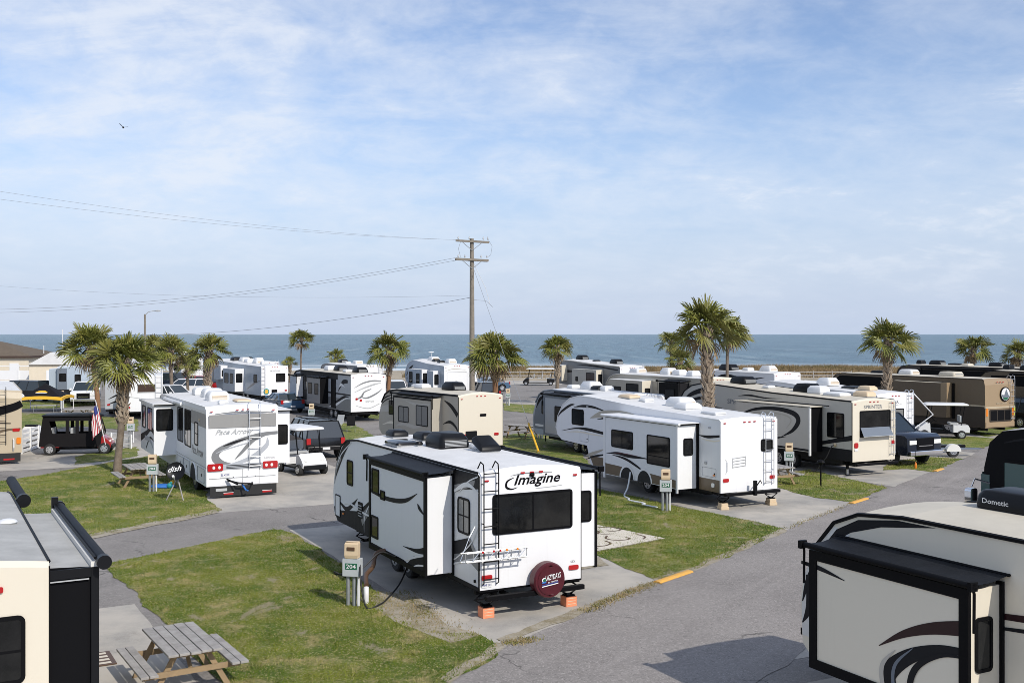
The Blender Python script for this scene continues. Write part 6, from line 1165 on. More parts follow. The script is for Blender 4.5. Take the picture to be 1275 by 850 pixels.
# ================================================================== PICNIC TABLES AND PEDESTALS
def picnic(p, rz, label, top='wood', leg='woodnew'):
    o = thing('picnic_table', label, 'picnic table', p, rz, 'wooden picnic tables'); L_ = 1.85
    m = MB()
    for i in range(5): y = -.36 + i * .18; m.box(-L_ / 2 - (i % 2) * .01, L_ / 2 + (i % 3) * .008, y - .082, y + .082, .70 + (i % 2) * .003, .74 + (i % 2) * .003, top)
    m.build('tabletop', o, bevel=.006)
    for sg in (1, -1):
        m = MB(); 
        for j in range(2): y = sg * (.66 + j * .145); m.box(-L_ / 2, L_ / 2, y - .066, y + .066, .42, .46, top)
        m.build('bench', o, bevel=.006)
    for x in (-.62, .62):
        for sg in (1, -1):
            m = MB(); x2 = x + .022 * sg; m.hexa([(x2 - .02, sg * .62 - .05, 0), (x2 + .02, sg * .62 - .05, 0), (x2 + .02, sg * .62 + .05, 0), (x2 - .02, sg * .62 + .05, 0)], [(x2 - .02, sg * .22 - .05, .70), (x2 + .02, sg * .22 - .05, .70), (x2 + .02, sg * .22 + .05, .70), (x2 - .02, sg * .22 + .05, .70)], leg); m.build('leg', o)
        m = MB(); xs_ = x + (.062 if x > 0 else -.062); m.box(xs_ - .019, xs_ + .019, -.80, .80, .33, .42, leg); m.box(xs_ - .019, xs_ + .019, -.38, .38, .62, .70, leg); m.build('crossbeam', o)
        m = MB(); m.tube([(x * .95, 0, .38), (x * .3, 0, .69)], .035, leg, 4); m.build('brace', o)
    return o
picnic((-5.62, 17.75, .008), R_(-58), 'nearest grey weathered picnic table on the concrete beside the cream trailer')
picnic((-14.65, 40.9, .012), R_(-60), 'picnic table under the large left-lawn palm', leg='woodnew')
picnic(G(650, 545), R_(-35), 'picnic table on the lawn beside the tan and grey trailer')
picnic(G(961, 602), R_(-70), 'picnic table half hidden behind the rear of the tan-skirted fifth wheel')
picnic(Pd(96, 72), R_(10), 'far picnic table behind the black covered cart')
def pedestal(p, rz, label, num='204', hoses=False):
    o = thing('utility_pedestal', label, 'utility pedestal', p, rz, 'campsite hook-up pedestals')
    for x in (-.10, .04):
        m = MB(); m.tube([(x, 0, 0), (x, 0, .75)], .045, 'galv', 8); m.build('post', o, smooth=50)
    m = MB(); m.box(.12, .16, -.03, .03, 0, .72, 'vinyl'); m.build('post', o)
    m = MB(); m.box(-.20, .20, -.09, .09, .66, 1.04, 'boxgrey'); m.box(-.135, .135, -.096, -.091, .81, .945, 'green')
    b = m.build('meter_box', o, bevel=.008); 
    m = MB(); put_text(m, num, lambda u, v, e: (u, -.091 - e, v), -.11, .835, .22, .09, 'white', .010, False); m.build('lettering', b)
    m = MB(); m.loft([[(x, y, z) for x, y in ((-a, -d), (a, -d), (a, .075), (-a, .075))] for a, d, z in ((.145, .10, 1.05), (.15, .115, 1.12), (.15, .10, 1.36), (.135, .07, 1.40))], 'beigebox'); m.box(-.09, .09, -.121, -.112, 1.22, 1.30, 'hosebrown'); m.box(-.13, .13, -.09, -.03, 1.401, 1.41, 'beigebox')
    m.build('breaker_box', o, bevel=.01); return o
ped0 = pedestal(G(439, 754), R_(-12), 'nearest hook-up pedestal, green 204 sign, beside the spare-tyre trailer')
for px, py, rz, lab in ((829, 636, -8, 'hook-up pedestal on the grass before the tan-skirted fifth wheel'), (190, 612, 6, 'hook-up pedestal beside the left-lawn picnic table'), (982.5, 593, -10, 'hook-up pedestal between the tan-skirted and the cream-backed fifth wheels'), (672.5, 546, -5, 'hook-up pedestal at the picnic table beyond the tan and grey trailer'), (115, 541, 5, 'hook-up pedestal behind the black covered cart'), (163, 551, 8, 'hook-up pedestal right behind the large left palm trunk'), (388, 529, 0, 'hook-up pedestal in front of the black and silver trailer'), (77, 508, 5, 'hook-up pedestal beside the canopy'), (632.5, 505, 0, 'small far hook-up pedestal right of the broad palm')):
    c = copy_tree(ped0); c.location = G(px, py); c.rotation_euler = (0, 0, R_(rz)); c['label'] = lab
def hose(name, pts, r, k, lab, cat='hose'):
    m = MB(); m.tube(catmull([tuple(p) for p in pts], 6), r, k, 7); o = m.build(name, smooth=60); return tag(o, lab, cat)
pb = G(439, 754); pa = A.o.matrix_basis
hose('sewer_hose', [G(456, 748) + Vector((0, 0, .35)), G(456, 740) + Vector((0, 0, .45)), G(464, 735) + Vector((0, 0, .55)), G(474, 728) + Vector((0, 0, .8)), pa @ Vector((3.4, 1.0, .75)), pa @ Vector((3.9, .6, .6))], .055, 'hosebrown', 'brown sewer hose from the nearest pedestal to the white trailer', 'hose')
hose('drain_pipe', [G(456, 751) + Vector((0, 0, -.02)), G(456, 751) + Vector((0, 0, .22)), G(456, 750) + Vector((0, 0, .34))], .06, 'plastic', 'white drain stub at the nearest pedestal', 'pipe')
hose('power_cable', [pb + Vector((.17, -.10, .92)), pb + Vector((.22, -.22, .5)), pb + Vector((.35, -.3, .04)), pb + Vector((.6, -.05, .05)), pb + Vector((.7, .5, .04)), pb + Vector((.9, 1.4, .2)), pa @ Vector((4.2, 1.0, .6))], .02, 'hose', 'black power cable looping from the nearest pedestal', 'cable')
hose('water_hose', [pb + Vector((-.15, .09, .6)), pb + Vector((-.4, .1, .72)), pb + Vector((-.38, .3, .62)), pb + Vector((.1, .4, .7)), pb + Vector((.5, .8, 1.0)), pb + Vector((.8, 1.3, .8)), pa @ Vector((4.8, 1.2, .8))], .017, 'hose', 'thin hose looped behind the nearest pedestal', 'hose')
pbB = B.o.matrix_basis
hose('water_hose', [pbB @ Vector((4.1, 2.1, .85)), pbB @ Vector((4.05, 2.25, .3)), pbB @ Vector((3.9, 2.5, .04)), pbB @ Vector((3.3, 2.7, .03)), pbB @ Vector((3.0, 2.9, .03)), pbB @ Vector((2.2, 2.8, .03)), pbB @ Vector((2.0, 3.0, .03)), pbB @ Vector((1.3, 2.9, .03))], .032, 'hosewhite', 'pale hose snaking on the grass under the tan-skirted fifth wheel', 'hose')

# ================================================================== SMALL THINGS NEAR THE CAMERA
rg = [G(741, 650), G(826, 671), G(741, 687)]; rw = G(741, 687) - G(826, 671)
r0, r1 = G(828, 671), G(738, 688); ed = (r1 - r0); e2 = (G(741, 650) - G(828, 671)); 
m = MB(); U = ed.normalized(); V = (e2 - U * e2.dot(U)).normalized(); 
f = lambda u, v, e: tuple(r0 + U * u + V * v + Vector((0, 0, .035 + e)))
m.face([f(0, 0, 0), f(4.4, 0, 0), f(4.4, 2.9, 0), f(0, 2.9, 0)], 'rug'); m.face([f(0, 0, -.02), f(4.4, 0, -.02), f(4.4, 2.9, -.02), f(0, 2.9, -.02)], 'rug')
rs = random.Random(4)
for bx, by in ((.9, .8), (2.2, .7), (3.5, .9), (1.3, 2.1), (2.7, 2.1), (3.9, 2.2), (.35, 1.9)):
    s0 = rs.choice((-1, 1)); ph = rs.uniform(0, 6)
    swoosh(m, f, [(bx + s0 * (.62 - .09 * t) * math.cos(ph + t * .75), by + (.52 - .075 * t) * math.sin(ph + t * .75), .07) for t in range(7)], 'rugbrown', .004, 4); swoosh(m, f, [(bx + .3 * s0, by - .5, .05), (bx + .6 * s0, by - .3, .07), (bx + .7 * s0, by + .1, .05)], 'rugbrown', .005, 4)
o = m.build('patio_rug'); tag(o, 'beige outdoor rug with brown scroll pattern on the grass', 'rug')
m = MB(); c = G(126, 824); m.box(-.28, .28, -.42, .42, .006, .022, 'hosebrown'); 
for i in range(4): m.box(-.2, .2, -.3 + i * .2 - .05, -.3 + i * .2 + .05, .0221, .025, 'rug')
o = m.build('door_mat'); o.location = c + Vector((-.12, .1, .006)); o.rotation_euler = (0, 0, R_(30)); tag(o, 'brown patterned door mat beside the bottom left trailer', 'door mat')
ds = thing('satellite_dish', 'dark round satellite dish on a tripod on the left lawn', 'satellite dish', G(221, 622), R_(0))
for a in (80, 200, 320):
    m = MB(); m.tube([(.38 * math.cos(R_(a)), .38 * math.sin(R_(a)), 0), (.04 * math.cos(R_(a)), .04 * math.sin(R_(a)), .72)], .022, 'wood', 6); m.build('leg', ds)
m = MB(); m.tube([(0, 0, .6), (0, 0, .98)], .03, 'galv', 8); m.build('mast', ds)
m = MB(); ax = Vector((.12, -.90, .36)).normalized(); s_ = Vector((-ax.y, ax.x, 0)).normalized(); u_ = ax.cross(s_); u_ = u_ if u_.z > 0 else -u_; c0 = Vector((-.03, -.08, 1.02))
rings = []
for rr, dp in ((.02, .0), (.2, .012), (.34, .045), (.39, .07), (.39, .055), (.34, .03), (.2, -.012), (.02, -.025)):
    rings.append([c0 + (s_ * math.cos(t * .2618) * .95 + u_ * math.sin(t * .2618)) * rr * .86 + ax * dp for t in range(24)])
m.loft(rings, 'plasticblk'); o = m.build('dish', ds, smooth=50)
m = MB(); fd = lambda u, v, e: tuple(c0 + s_ * u + u_ * v + ax * (.062 + e)); sg = 1 if s_.x > 0 else -1
put_text(m, 'dish', fd, -.26 * sg, -.05, .45 * sg, .2, 'plastic', .004, False, .3, .15 * sg); m.build('lettering', o)
m = MB(); m.tube([c0 - u_ * .36 + ax * .05, c0 - u_ * .30 + ax * .38], .018, 'plasticgrey', 5); m.tube([c0 - u_ * .30 + ax * .34, c0 - u_ * .28 + ax * .46], .045, 'plastic', 8); m.build('feed_arm', ds)
m = MB(); m.ell((0, 0, .06), .5, .3, .10, 'blue', 12, 6, -.5); o = m.build('ground_tarp'); o.location = G(203, 607); tag(o, 'crumpled blue tarp on the grass behind the left-lawn pedestal', 'tarp')
for (px, py, k, lab, s) in ((211, 608, 'teal', 'small teal toy on the grass beside the satellite dish', .11), (214, 606, 'yellow', 'small yellow toy on the grass beside the satellite dish', .12)):
    m = MB(); m.ell((0, 0, s), s, s * .8, s, k, 10, 6); m.ell((.06, 0, s * 2.0), s * .5, s * .5, s * .5, k, 8, 5); o = m.build('toy', smooth=50); o.location = G(px, py); tag(o, lab, 'toy')
gl = thing('garden_light', 'black stake light on the grass before the cream-backed fifth wheel', 'garden light', G(1022, 606), 0)
m = MB(); m.tube([(0, 0, 0), (0, 0, .85)], .03, 'black', 6); m.build('stake', gl); m = MB(); m.tube([(0, 0, .85), (0, 0, .93), (0, 0, .95), (0, 0, 1.02), (0, 0, 1.07)], [.05, .09, .16, .12, .02], 'black', 10); m.build('lamp_head', gl)
m = MB(); m.tube([(0, 0, 0), (0, 0, .16), (.01, 0, .22), (0, 0, .30)], [.05, .055, .04, .01], 'amber', 8); m.tube([(0, 0, .3), (0, 0, .75)], .01, 'black', 5); o = m.build('garden_stake'); o.location = G(1140, 583); tag(o, 'orange-tipped thin stake before the dark pickup', 'stake')
m = MB(); pts = [Vector((0, 0, 0)), Vector((-.18, .02, .05)), Vector((-.42, .04, .12)), Vector((-.2, .0, .03))]
m.tube([(-.25, 0, 0), (0, 0, .02), (.28, 0, .04)], [.02, .11, .03], 'bird', 6); m.mesh([(-.05, 0, .04), (.12, 0, .05), (.0, .5, .30), (-.15, .42, .26)], [(0, 1, 2, 3)], 'bird'); m.mesh([(-.05, 0, .04), (.12, 0, .05), (.05, -.5, .24), (-.12, -.42, .20)], [(0, 1, 2, 3)], 'bird'); o = m.build('bird'); o.location = Pd(153.5, 110) + Vector((0, 0, Zat(159, 110))); o.rotation_euler = (.2, .1, 2.2); tag(o, 'small dark bird flying in the upper left sky', 'bird')

# ================================================================== CARS AND CARTS
def car(name, label, cat, p, rz, paint, L=4.8, W=1.9, Hh=1.75, kind='suv', group=None, rack=False):
    """x forward, origin under the middle"""
    o = thing(name, label, cat, p, rz, group); a, b = -L / 2, L / 2; w = W / 2; z0, zb = .32, (1.0 if kind != 'pickup' else 1.22)
    m = MB()
    if kind == 'suv': lower = [(a, z0 + .1), (a - .02, .75), (a + .04, zb), (b - 1.25, zb + .02), (b - .25, zb - .1), (b, zb - .22), (b + .02, .6), (b - .05, z0 + .05)]
    elif kind == 'pickup': lower = [(a, z0 + .15), (a, zb), (b - 1.3, zb + .04), (b - .15, zb + .0), (b, zb - .10), (b + .03, .6), (b - .05, z0 + .1)]
    else: lower = [(a + .05, z0), (a, .7), (a + .1, .92), (b - 1.3, .95), (b - .3, .82), (b, .65), (b - .05, z0)]
    n = len(lower); rings = []
    for y, q in ((-w, .94), (-w + .10, 1.0), (w - .10, 1.0), (w, .94)):
        rings.append([(u * (1 if abs(y) < w else .985), y, .62 + (v - .62) * q) for u, v in lower])
    m.loft(rings, paint)
    for u in (a + .85, b - .95):
        for sg in (1, -1): P = arcpts(u, .36, .44, 0, 180, 10); m.face([(x, sg * (w + .003), z) for x, z in P], 'black')
    m.build('body', o, smooth=35)
    if kind == 'suv': g0, g1, t0, t1 = a + .06, b - 1.15, a + .35, b - 1.95
    elif kind == 'pickup': g0, g1, t0, t1 = -.75, b - 1.25, -.6, b - 2.05
    else: g0, g1, t0, t1 = a + .5, b - 1.2, a + 1.2, b - 2.1
    zt = Hh; ww = w - .07; wt = w - .26; zb_ = zb - .01
    B4 = [(g0, -ww, zb_), (g1, -ww, zb_), (g1, ww, zb_), (g0, ww, zb_)]; T4 = [(t0, -wt, zt - .06), (t1, -wt, zt - .06), (t1, wt, zt - .06), (t0, wt, zt - .06)]
    m = MB(); m.hexa(B4, T4, 'carglass'); m.build('window', o)
    m = MB(); m.loft([[(x * .99 + (t0 + t1) / 2 * .01, y * q, z) for x, y in ((t0, -wt), (t1, -wt), (t1, wt), (t0, wt))] for q, z in ((1.02, zt - .062), (1.0, zt - .02), (.9, zt))], paint)
    for sg in (1, -1):
        for f_ in ((0, 0), (.35, .33), (.68, .64), (1, 1)):
            x0 = g0 + (g1 - g0) * f_[0]; x1 = t0 + (t1 - t0) * f_[1]; m.tube([(x0, sg * (ww + .004), zb_), (x1, sg * (wt + .004), zt - .05)], .035, paint, 5)
    if rack:
        for sg in (1, -1): m.tube([(t0 + .1, sg * wt * .9, zt + .06), (t1 - .1, sg * wt * .9, zt + .06)], .025, 'black', 6)
        for x in (t0 + .4, (t0 + t1) / 2, t1 - .4): m.tube([(x, -wt * .9, zt + .06), (x, wt * .9, zt + .06)], .02, 'black', 6)
    m.build('roof', o, smooth=35)
    if kind == 'pickup':
        m = MB(); m.box(a + .08, g0 - .05, -w + .10, w - .10, zb + .004, zb + .012, 'under'); 
        for sg in (1, -1): m.box(a, g0, sg * (w - .06) - .06, sg * (w - .06) + .06, zb, zb + .05, paint)
        m.build('bed', o)
    for sg in (1, -1):
        m = MB(); m.box(a - .035, a + .05, sg * (w - .14) - .10, sg * (w - .14) + .10, .72, 1.0, 'red'); m.build('tail_light', o)
        m = MB(); m.box(b - .10, b + .035, sg * (w - .28) - .20, sg * (w - .28) + .20, zb - .36, zb - .20, 'lampclear'); m.build('headlight', o)
    m = MB(); m.box(b - .05, b + .05, -w + .5, w - .5, .64, zb - .13, 'black'); m.box(b + .05, b + .06, -w + .6, w - .6, .78, .81, 'chrome'); m.build('grille', o)
    for x0, x1 in ((a - .10, a), (b + .02, b + .13)):
        m = MB(); m.box(x0, x1, -w + .05, w - .05, .42, .62, 'chrome' if kind == 'pickup' else paint); m.build('bumper', o, bevel=.03)
    m = MB(); m.box(a - .105, a - .1001, -.18, .18, .46, .58, 'plastic'); m.build('number_plate', o)
    for u in (a + .85, b - .95):
        for sg in (1, -1): wheel(o, (u, sg * (w - .11), .36), (0, sg, 0), .36, .24, 'alu', spokes=6)
    for sg in (1, -1): m = MB(); m.box(g1 - .45, g1 - .3, sg * (w + .09) - .09, sg * (w + .09) + .09, zb + .04, zb + .22, paint); m.build('mirror', o, bevel=.02)
    return o
axv = 117.5
car('parked_car', 'black estate with roof rack beside the left motorhome', 'car', G(410, 572) + FW * 2.6 + Vector((-.1, 0, 0)), R_(axv), 'carblack', kind='suv', Hh=1.8, rack=True, W=1.95)
pk = car('pickup_truck', 'dark blue pickup with chrome bumper facing the lane', 'pickup truck', G(1146, 580) - Vector((.42, -.9, 0)) * 2.9, R_(-62), 'carblue', L=5.7, W=2.0, Hh=1.95, kind='pickup'); pk.scale = (1.05, 1.08, 1.16)
car('pickup_truck', 'white pickup facing the camera behind the reddish-trunk palm', 'pickup truck', Pd(107, 88), R_(-72), 'carwhite', L=5.7, W=2.0, Hh=1.95, kind='pickup')
car('pickup_truck', 'white pickup with ladder rack behind the left motorhome', 'pickup truck', Pd(208, 82), R_(-20), 'carwhite', L=5.6, W=2.0, Hh=1.95, kind='pickup')
car('parked_car', 'large black car by the canopy and house', 'car', Pd(27, 92), R_(165), 'carblack', kind='suv', L=5.2, Hh=1.85)
car('parked_car', 'blue car behind the utility pole', 'car', Pd(604, 108), R_(200), 'carsea', kind='sedan', Hh=1.45)
car('parked_car', 'dark blue car among the palms left of the white fifth wheel', 'car', Pd(221, 112), R_(15), 'carblue', kind='suv', Hh=1.8)
car('parked_car', 'red car left of the brown booted palm', 'car', Pd(243, 106), R_(170), 'carred', kind='suv', Hh=1.7)
car('parked_car', 'white car half hidden by the booted palm', 'car', Pd(229, 100), R_(190), 'carwhite', kind='suv', Hh=1.65)
car('parked_car', 'pale car between the swirl-painted trailer and the mountain-graphic fifth wheel', 'car', Pd(492, 96), R_(100), 'carwhite', kind='suv', Hh=1.7)
jp = car('parked_car', 'black off-road car behind the brown motorhome at the right edge', 'car', G(1272, 533) + Vector((.2, 1.6, 0)), R_(axv), 'carblack', kind='suv', L=4.2, Hh=1.9)

def cart(name, label, p, rz, body, roof, seats=1, covered=False, L=2.4, group='golf carts'):
    o = thing(name, label, 'golf cart', p, rz, group); w = .58; a, b = -L / 2, L / 2
    m = MB()                                                           # x forward; front cowl, floor, seat base, rear cover
    cowl = [(b - .55, .30), (b - .52, .86), (b - .30, .90), (b - .05, .70), (b + .10, .50), (b + .08, .30)]
    m.loft([[(u, y * q, .55 + (v - .55) * qq) for u, v in cowl] for y, q, qq in ((-w, .96, .9), (-w + .12, 1, 1), (w - .12, 1, 1), (w, .96, .9))], body)
    m.box(a + .25, b - .5, -w + .04, w - .04, .26, .32, 'black'); m.box(b - .535, b - .51, -w + .06, w - .06, .32, .84, 'plasticblk')
    rear = [(a, .34), (a - .03, .60), (a + .06, .78), (a + .85, .78), (a + .85, .34)]
    m.loft([[(u, y, .55 + (v - .55) * qq) for u, v in rear] for y, qq in ((-w, .9), (-w + .10, 1), (w - .10, 1), (w, .9))], body)
    m.build('body', o, smooth=40)
    for i in range(seats):
        x = a + .62 + i * .95; m = MB(); m.loft([[(u, y, z) for u, y in rrect(x - .05, x + .42, -.5, .5, .06, 3)] for z in (.785, .86, .90)], 'plasticgrey'); m.loft([[(x - .12 + t * -.10, y, z) for y, z in rrect(-.5, .5, .92, 1.30, .06, 3)] for t in (0, 1)], 'plasticgrey'); m.build('seat', o, bevel=.01)
    zt = 1.86; m = MB(); m.loft([[(u, y, z) for u, y in rrect(a + .05 - e, b - .25 + e, -w - .06 - e, w + .06 + e, .16, 4)] for e, z in ((0, zt), (.03, zt + .03), (.0, zt + .09), (-.14, zt + .13))], roof); m.build('roof', o, smooth=45)
    for sg in (1, -1):
        for p0, p1 in (((b - .42, sg * (w - .05), .86), (b - .62, sg * (w - .02), zt)), ((a + .42, sg * (w - .05), .78), (a + .25, sg * (w - .02), zt))): m = MB(); m.tube([p0, p1], .022, 'black', 6); m.build('roof_post', o)
    m = MB(); m.tube([(b - .55, .25, .8), (b - .78, .25, 1.05)], .02, 'black', 6); c = Vector((b - .78, .25, 1.05)); ax_ = Vector((-.7, 0, .7)); s1 = Vector((0, 1, 0)); s2 = ax_.normalized().cross(s1)
    m.tube([c + (s1 * math.cos(t * .5236) + s2 * math.sin(t * .5236)) * .17 for t in range(13)], .016, 'black', 5); m.build('steering_wheel', o)
    for sg in (1, -1):
        m = MB(); m.ell((b + .02, sg * .38, .62), .06, .09, .06, 'lampclear', 10, 6); m.build('headlight', o)
    m = MB(); m.box(b + .0, b + .15, -w + .06, w - .06, .24, .44, 'plasticblk'); m.build('bumper', o, bevel=.03)
    r = .24 if not covered else .28
    for x in (a + .42, b - .22):
        for sg in (1, -1): wheel(o, (x, sg * (w - .02), r), (0, sg, 0), r, .20, 'alu', spokes=5)
    if covered:                                                        # zipped fabric cover with clear panels
        m = MB(); xs_ = [a - .06, a + .2, a + 1.25, b - .42]
        for sg in (1, -1):
            y = sg * (w + .02); f = lambda u, v, e, y=y, sg=sg: (u, y + sg * e, v)
            def pane(*p): m.face([f(u, v, 0) for u, v in p], 'tentblack')
            pane((a - .08, .42), (b - .40, .36), (b - .32, 1.05), (a - .02, 1.05)); pane((a + .08, 1.66), (b - .52, 1.66), (b - .55, zt + .02), (a + .15, zt + .02))
            for u0_, u1_, sk in ((a - .02, a + .55, .10), (a + 1.15, a + 1.32, 0), (a + 1.60, a + 1.76, 0), (a + 2.2, a + 2.32, 0), (b - .55, b - .32, -.18)):
                pane((u0_, 1.05), (u1_, 1.05), (u1_ + sk - (.25 if sk > 0 else 0), 1.66), (u0_ + sk, 1.66))
        m.face([(a - .08, -w, .42), (a - .08, w, .42), (a + .1, w, zt), (a + .1, -w, zt)], 'tentblack'); m.face([(a - .03 - .006, -.42, 1.1), (a - .03 - .006, .42, 1.1), (a + .05, .42, 1.7), (a + .05, -.42, 1.7)], 'glass'); m.face([(b - .32, -w, .85), (b - .32, w, .85), (b - .55, w, zt), (b - .55, -w, zt)], 'glass')
        m.build('cover', o)
    else:
        m = MB(); m.face([(b - .44, -w + .08, .9), (b - .44, w - .08, .9), (b - .63, w - .08, zt - .03), (b - .63, -w + .08, zt - .03)], 'glassgreen') if False else m.tube([(b - .44, -w + .06, .9), (b - .63, -w + .08, zt - .03), (b - .63, w - .08, zt - .03), (b - .44, w - .06, .9)], .018, 'black', 6); m.build('windshield_frame', o)
    return o
bk = cart('golf_cart', 'black four-seat golf cart fully enclosed in a zipped cover', G(91, 566) + Vector((-.05, .62, 0)), R_(12), 'carred', 'plasticblk', 2, True, 3.15)
cart('golf_cart', 'white two-seat golf cart parked beside the left motorhome', G(381, 592) + Vector((-.45, 1.1, 0)), R_(-52), 'carwhite', 'plastic', 1, False, 2.45)
cart('golf_cart', 'white golf cart with long roof before the brown motorhome', G(1180, 546) + Vector((0, .6, 0)), R_(166), 'carwhite', 'plastic', 1, False, 2.6)
cart('golf_cart', 'dark golf cart with long white roof by the dune grass', G(672, 480) + Vector((0, 1.0, 0)), R_(175), 'carblack', 'plastic', 3, False, 3.5)
# flag on the enclosed cart
fl = thing('flag', 'small striped flag hung on a white staff at the nose of the covered cart', 'flag', Pd(127, 50.6), R_(10))
m = MB(); m.tube([(.16, 0, .55), (-.30, 0, 2.72)], .02, 'plastic', 6); m.build('staff', fl)
m = MB(); N1 = 13
def fpt(s, t): return (-.27 + .30 * t - s * (.16 + .34 * t) + .03 * math.sin(s * 9 + t * 5), .05 * math.sin(s * 11 + t * 3), 2.62 - t * 1.25 - s * .62)
for i in range(N1):
    for j in range(8):
        s0, s1, t0, t1 = i / N1, (i + 1) / N1, j / 8, (j + 1) / 8
        k = ('flagblue' if i < 7 and j < 3 else ('flagred' if i % 2 == 0 else 'flagwhite'))
        m.face([fpt(s0, t0), fpt(s1, t0), fpt(s1, t1), fpt(s0, t1)], k)
o = m.build('cloth', fl)
# canopy
cp = thing('canopy_tent', 'black pop-up canopy with gold valance and badge on the left', 'canopy', Pd(57, 80), R_(8))
m = MB(); s_ = 1.65; z1, z2 = 1.12, 2.15; n = 8; ring = []
C4 = [(-s_, -s_), (s_, -s_), (s_, s_), (-s_, s_)]
for q in range(4):
    (x0, y0), (x1, y1) = C4[q], C4[(q + 1) % 4]
    rows = []
    for j in range(n + 1):
        t = j / n; bx, by = x0 + (x1 - x0) * t, y0 + (y1 - y0) * t; bz = z1 + .10 * math.sin(math.pi * t)
        rows.append([(bx * (1 - r), by * (1 - r), bz + (z2 - bz) * r ** 1.25) for r in (0, .07, .35, .7, 1)])
    m.mesh([p for r in rows for p in r], [(a * 5 + b, a * 5 + b + 1, a * 5 + b + 6, a * 5 + b + 5) for a in range(n) for b in range(1, 4)], 'tentblack')
    m.mesh([p for r in rows for p in r], [(a * 5, a * 5 + 1, a * 5 + 6, a * 5 + 5) for a in range(n)], 'yellow')
    m.mesh([(r[0][0], r[0][1], r[0][2]) for r in rows] + [(r[0][0] * 1.002, r[0][1] * 1.002, r[0][2] - .20) for r in rows], [(a, a + 1, n + 2 + a, n + 1 + a) for a in range(n)], 'yellow')
c_ = m.build('top', cp)
m = MB()
fT = lambda u, v, e: (u, -s_ * (1 - v) - e, z1 + .1 + (z2 - z1 - .1) * v ** 1.25 + .02 + e)
swoosh(m, fT, [(-.45, .34, .02), (-.2, .42, .10), (.2, .42, .10), (.45, .34, .02)], 'yellow', .01); swoosh(m, fT, [(-.4, .30, .02), (0, .33, .05), (.4, .30, .02)], 'white', .012); m.build('badge', c_)
for x, y in C4: m = MB(); m.tube([(x * .97, y * .97, 0), (x * .97, y * .97, 1.12)], .035, 'plastic', 6); m.build('leg', cp)
tb = thing('folding_table', 'white folding table under the black canopy', 'table', Pd(56, 79.2), R_(4)); m = MB(); m.box(-.95, .95, -.38, .38, .50, .55, 'plastic'); m.build('tabletop', tb)
for x in (-.75, .75): m = MB(); m.tube([(x, -.3, 0), (x, -.3, .5), (x, .3, .5), (x, .3, 0)], .02, 'galv', 5); m.build('leg', tb)
# tow dolly and jack frame
td = thing('tow_dolly', 'flat tow dolly with white fenders on the far right pad', 'tow dolly', G(1172, 566), R_(4))
m = MB(); m.tube([(-1.6, 0, .4), (1.2, 0, .42)], .07, 'black', 4); m.build('frame', td)
for y in (-.75, .75):
    m = MB(); m.hexa([(-.7, y - .2, .38), (1.5, y - .2, .36), (1.5, y + .2, .36), (-.7, y + .2, .38)], [(-.7, y - .2, .43), (1.5, y - .2, .41), (1.5, y + .2, .41), (-.7, y + .2, .43)], 'slate'); m.build('ramp', td)
for y in (-.95, .95):
    wheel(td, (.1, y, .3), (0, math.copysign(1, y), 0), .30, .2); m = MB(); P = arcpts(.1, .28, .36, 0, 180, 10); m.mesh([(u, y - .13, v) for u, v in P] + [(u, y + .13, v) for u, v in P], [(i, i + 1, i + 12, i + 11) for i in range(10)], 'offwhite'); m.face([(u, y - .131 if y < 0 else y + .131, v) for u, v in P], 'offwhite'); m.build('fender', td)
aw = thing('awning_frame', 'white folding awning arm sticking out beside the small grey-windowed rear', 'awning', Pd(1136, 53), 0)
m = MB(); z_a, z_b, z_c = Zat(488, 53), Zat(516, 53), Zat(534, 53); m.tube([(0, 0, z_a), (1.05, 0, z_b), (.06, 0, z_c)], .035, 'plastic', 6); m.build('arm', aw)
bp_ = MB(); bp_.loft([[(x, y, z) for x, y in rrect(-.3 * q, .3 * q, -.2 * q, .2 * q, .08, 3)] for q, z in ((.9, 1.2), (1, 1.4), (1, 1.75), (.7, 1.9))], 'vestyellow'); bp_.box(-.2, .2, -.215, -.19, 1.4, 1.5, 'tentblack')
o = bp_.build('spare_wheel_bag', smooth=50); o.location = G(1259, 534) + Vector((0, .2, -.35)); o.rotation_euler = (0, 0, R_(20)); tag(o, 'yellow-green bag hung on the black off-road car at the right edge', 'bag')
# bags and boxes by the left motorhomes
bg = thing('gas_grill', 'small covered grill beside the gold motorhome', 'grill', G(42, 558) + Vector((-.2, .3, 0)), 0)
m = MB(); m.loft([[(x, y, z) for x, y in rrect(-.5 * q, .5 * q, -.35 * q, .35 * q, .08, 3)] for q, z in ((1, .02), (1, .75), (.85, 1.0), (.7, 1.12))], 'sack'); m.build('cover', bg, smooth=50)
m = MB(); m.box(-.3, .3, -.2, .2, 1.10, 1.2, 'black'); m.build('lid', bg)
cz = thing('propane_grill', 'small red grill by the far mountain-graphic fifth wheel', 'grill', Pd(492, 82), 0); m = MB(); m.ell((0, 0, .85), .35, .3, .25, 'red', 10, 6); m.build('lid', cz)
for x in (-.2, .2): m = MB(); m.tube([(x, 0, 0), (x, 0, .75)], .03, 'black', 5); m.build('leg', cz)
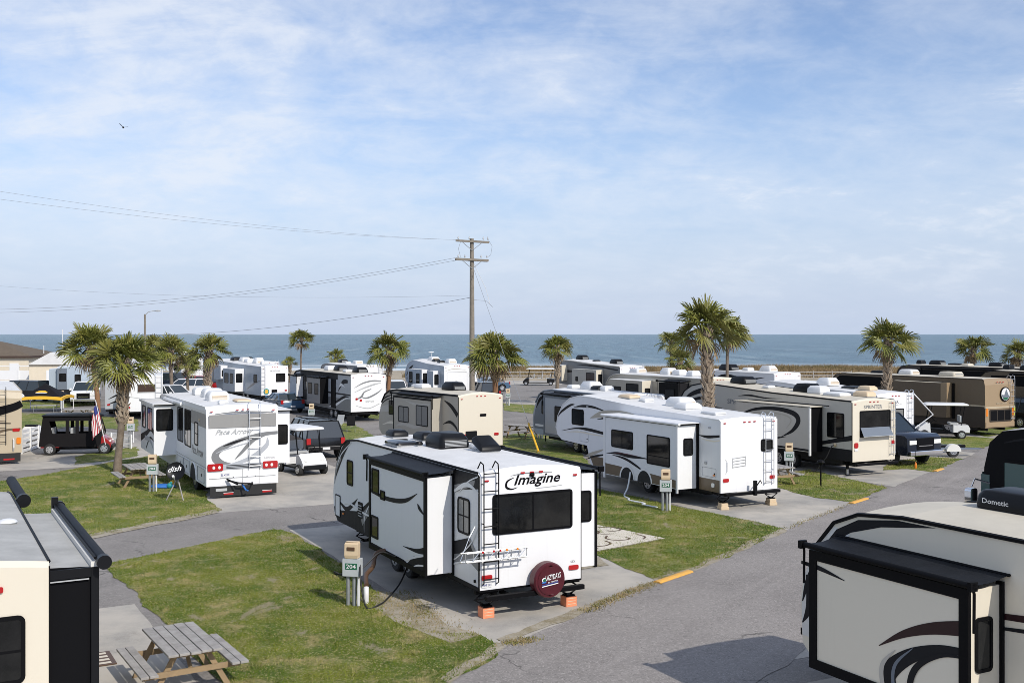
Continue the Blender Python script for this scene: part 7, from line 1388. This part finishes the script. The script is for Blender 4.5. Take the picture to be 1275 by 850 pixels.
# ---- more campers and cars packed along the far rows
def far_rv(lab, p, head, L, prof, side, rear, seed, cat='travel trailer', name='travel_trailer', Hh=3.1):
    rs = random.Random(seed); q = RV(name, lab, cat, p, head, 2.44, L, Hh, .6, prof, side, rear, crown=.1)
    q.gutter(.03, 'plasticgrey'); z = rs.uniform(1.2, 1.8)
    q.sw('L', [(L * .9, z, .03), (L * .6, z + .5, .25), (L * .3, z + .2, .2), (.3, z + .8, .03)], 'charcoal'); q.sw('L', [(L * .7, z - .3, .03), (L * .4, z, .2), (.3, z + .2, .03)], 'midgrey'); q.sw('B', [(1, z, .03), (.2, z + .5, .12), (-.9, z + .7, .03)], 'midgrey')
    q.slide('L', L * .3, L * .6, .9, 2.8, .6, face=side, end='white', topper='awning' if seed % 2 else None, wins=((L * .34, L * .42, 1.5, 2.4), (L * .48, L * .56, 1.5, 2.4)), ewins=((.1, .5, 1.6, 2.4),))
    q.win('L', L * .08, L * .16, 1.6, 2.4); q.win('B', -.6, .5, 1.6, 2.4); q.markers(Hh - .05); q.light('B', 1, 1, .2, .12); q.light('B', -1, 1, .2, .12); q.bumper(.5); q.chassis(u1=L - 2.8); q.wheels((L * .36, L * .46)); q.ladder(-.95, .7, Hh, .34, 'alu')
    q.ac(L * .3, 0, rs.choice(('plastic', 'plasticblk'))); q.ac(L * .68, 0, rs.choice(('plastic', 'plasticblk'))); q.vent(L * .5, .2); q.done(); return q
far_rv('grey trailer squeezed behind the black and silver one, only its roof line showing', Pd(445, 92), 28, 11, 'TT', 'midgrey', 'white', 3)
far_rv('pale trailer behind the white fifth wheel with the tall ladder', Pd(318, 104), 30, 10, 'TT', 'bluegrey', 'white', 4)
far_rv('white fifth wheel far behind the two left palms', Pd(168, 96), 24, 10, 'FW', 'offwhite', 'white', 6, 'fifth wheel', 'fifth_wheel_trailer')
far_rv('white fifth wheel between the far palms left of the booted one', Pd(226, 122), 26, 10, 'FW', 'panel', 'white', 5, 'fifth wheel', 'fifth_wheel_trailer')
car('parked_car', 'silver car parked behind the black and silver trailer', 'car', Pd(352, 80), R_(120), 'carsea', kind='sedan', Hh=1.45)
car('parked_car', 'dark car between the pole and the tan and grey trailer', 'car', Pd(598, 92), R_(115), 'carblack', kind='suv', Hh=1.75)
for i, (px, d, lab) in enumerate(((300, 66, 'blue folding chair beside the left motorhome roof line'), (420, 64, 'grey folding chair near the black and silver trailer'), (437, 63, 'black folding chair nearest the black and silver trailer door'))):
    o = thing('folding_chair', lab, 'chair', Pd(px, d), R_(200 + 40 * i)); k = ('blue', 'plasticgrey', 'black')[i]
    m = MB(); m.box(-.25, .25, -.25, .25, .40, .43, k); m.build('seat', o); m = MB(); m.hexa([(-.27, -.25, .43), (-.24, -.25, .43), (-.24, .25, .43), (-.27, .25, .43)], [(-.40, -.25, .95), (-.37, -.25, .95), (-.37, .25, .95), (-.40, .25, .95)], k); m.build('backrest', o)
    for x in (-.22, .22):
        for y in (-.24, .24): m = MB(); m.tube([(x, y, 0), (-x * .8, y, .42)], .014, 'galv', 5); m.build('leg', o)
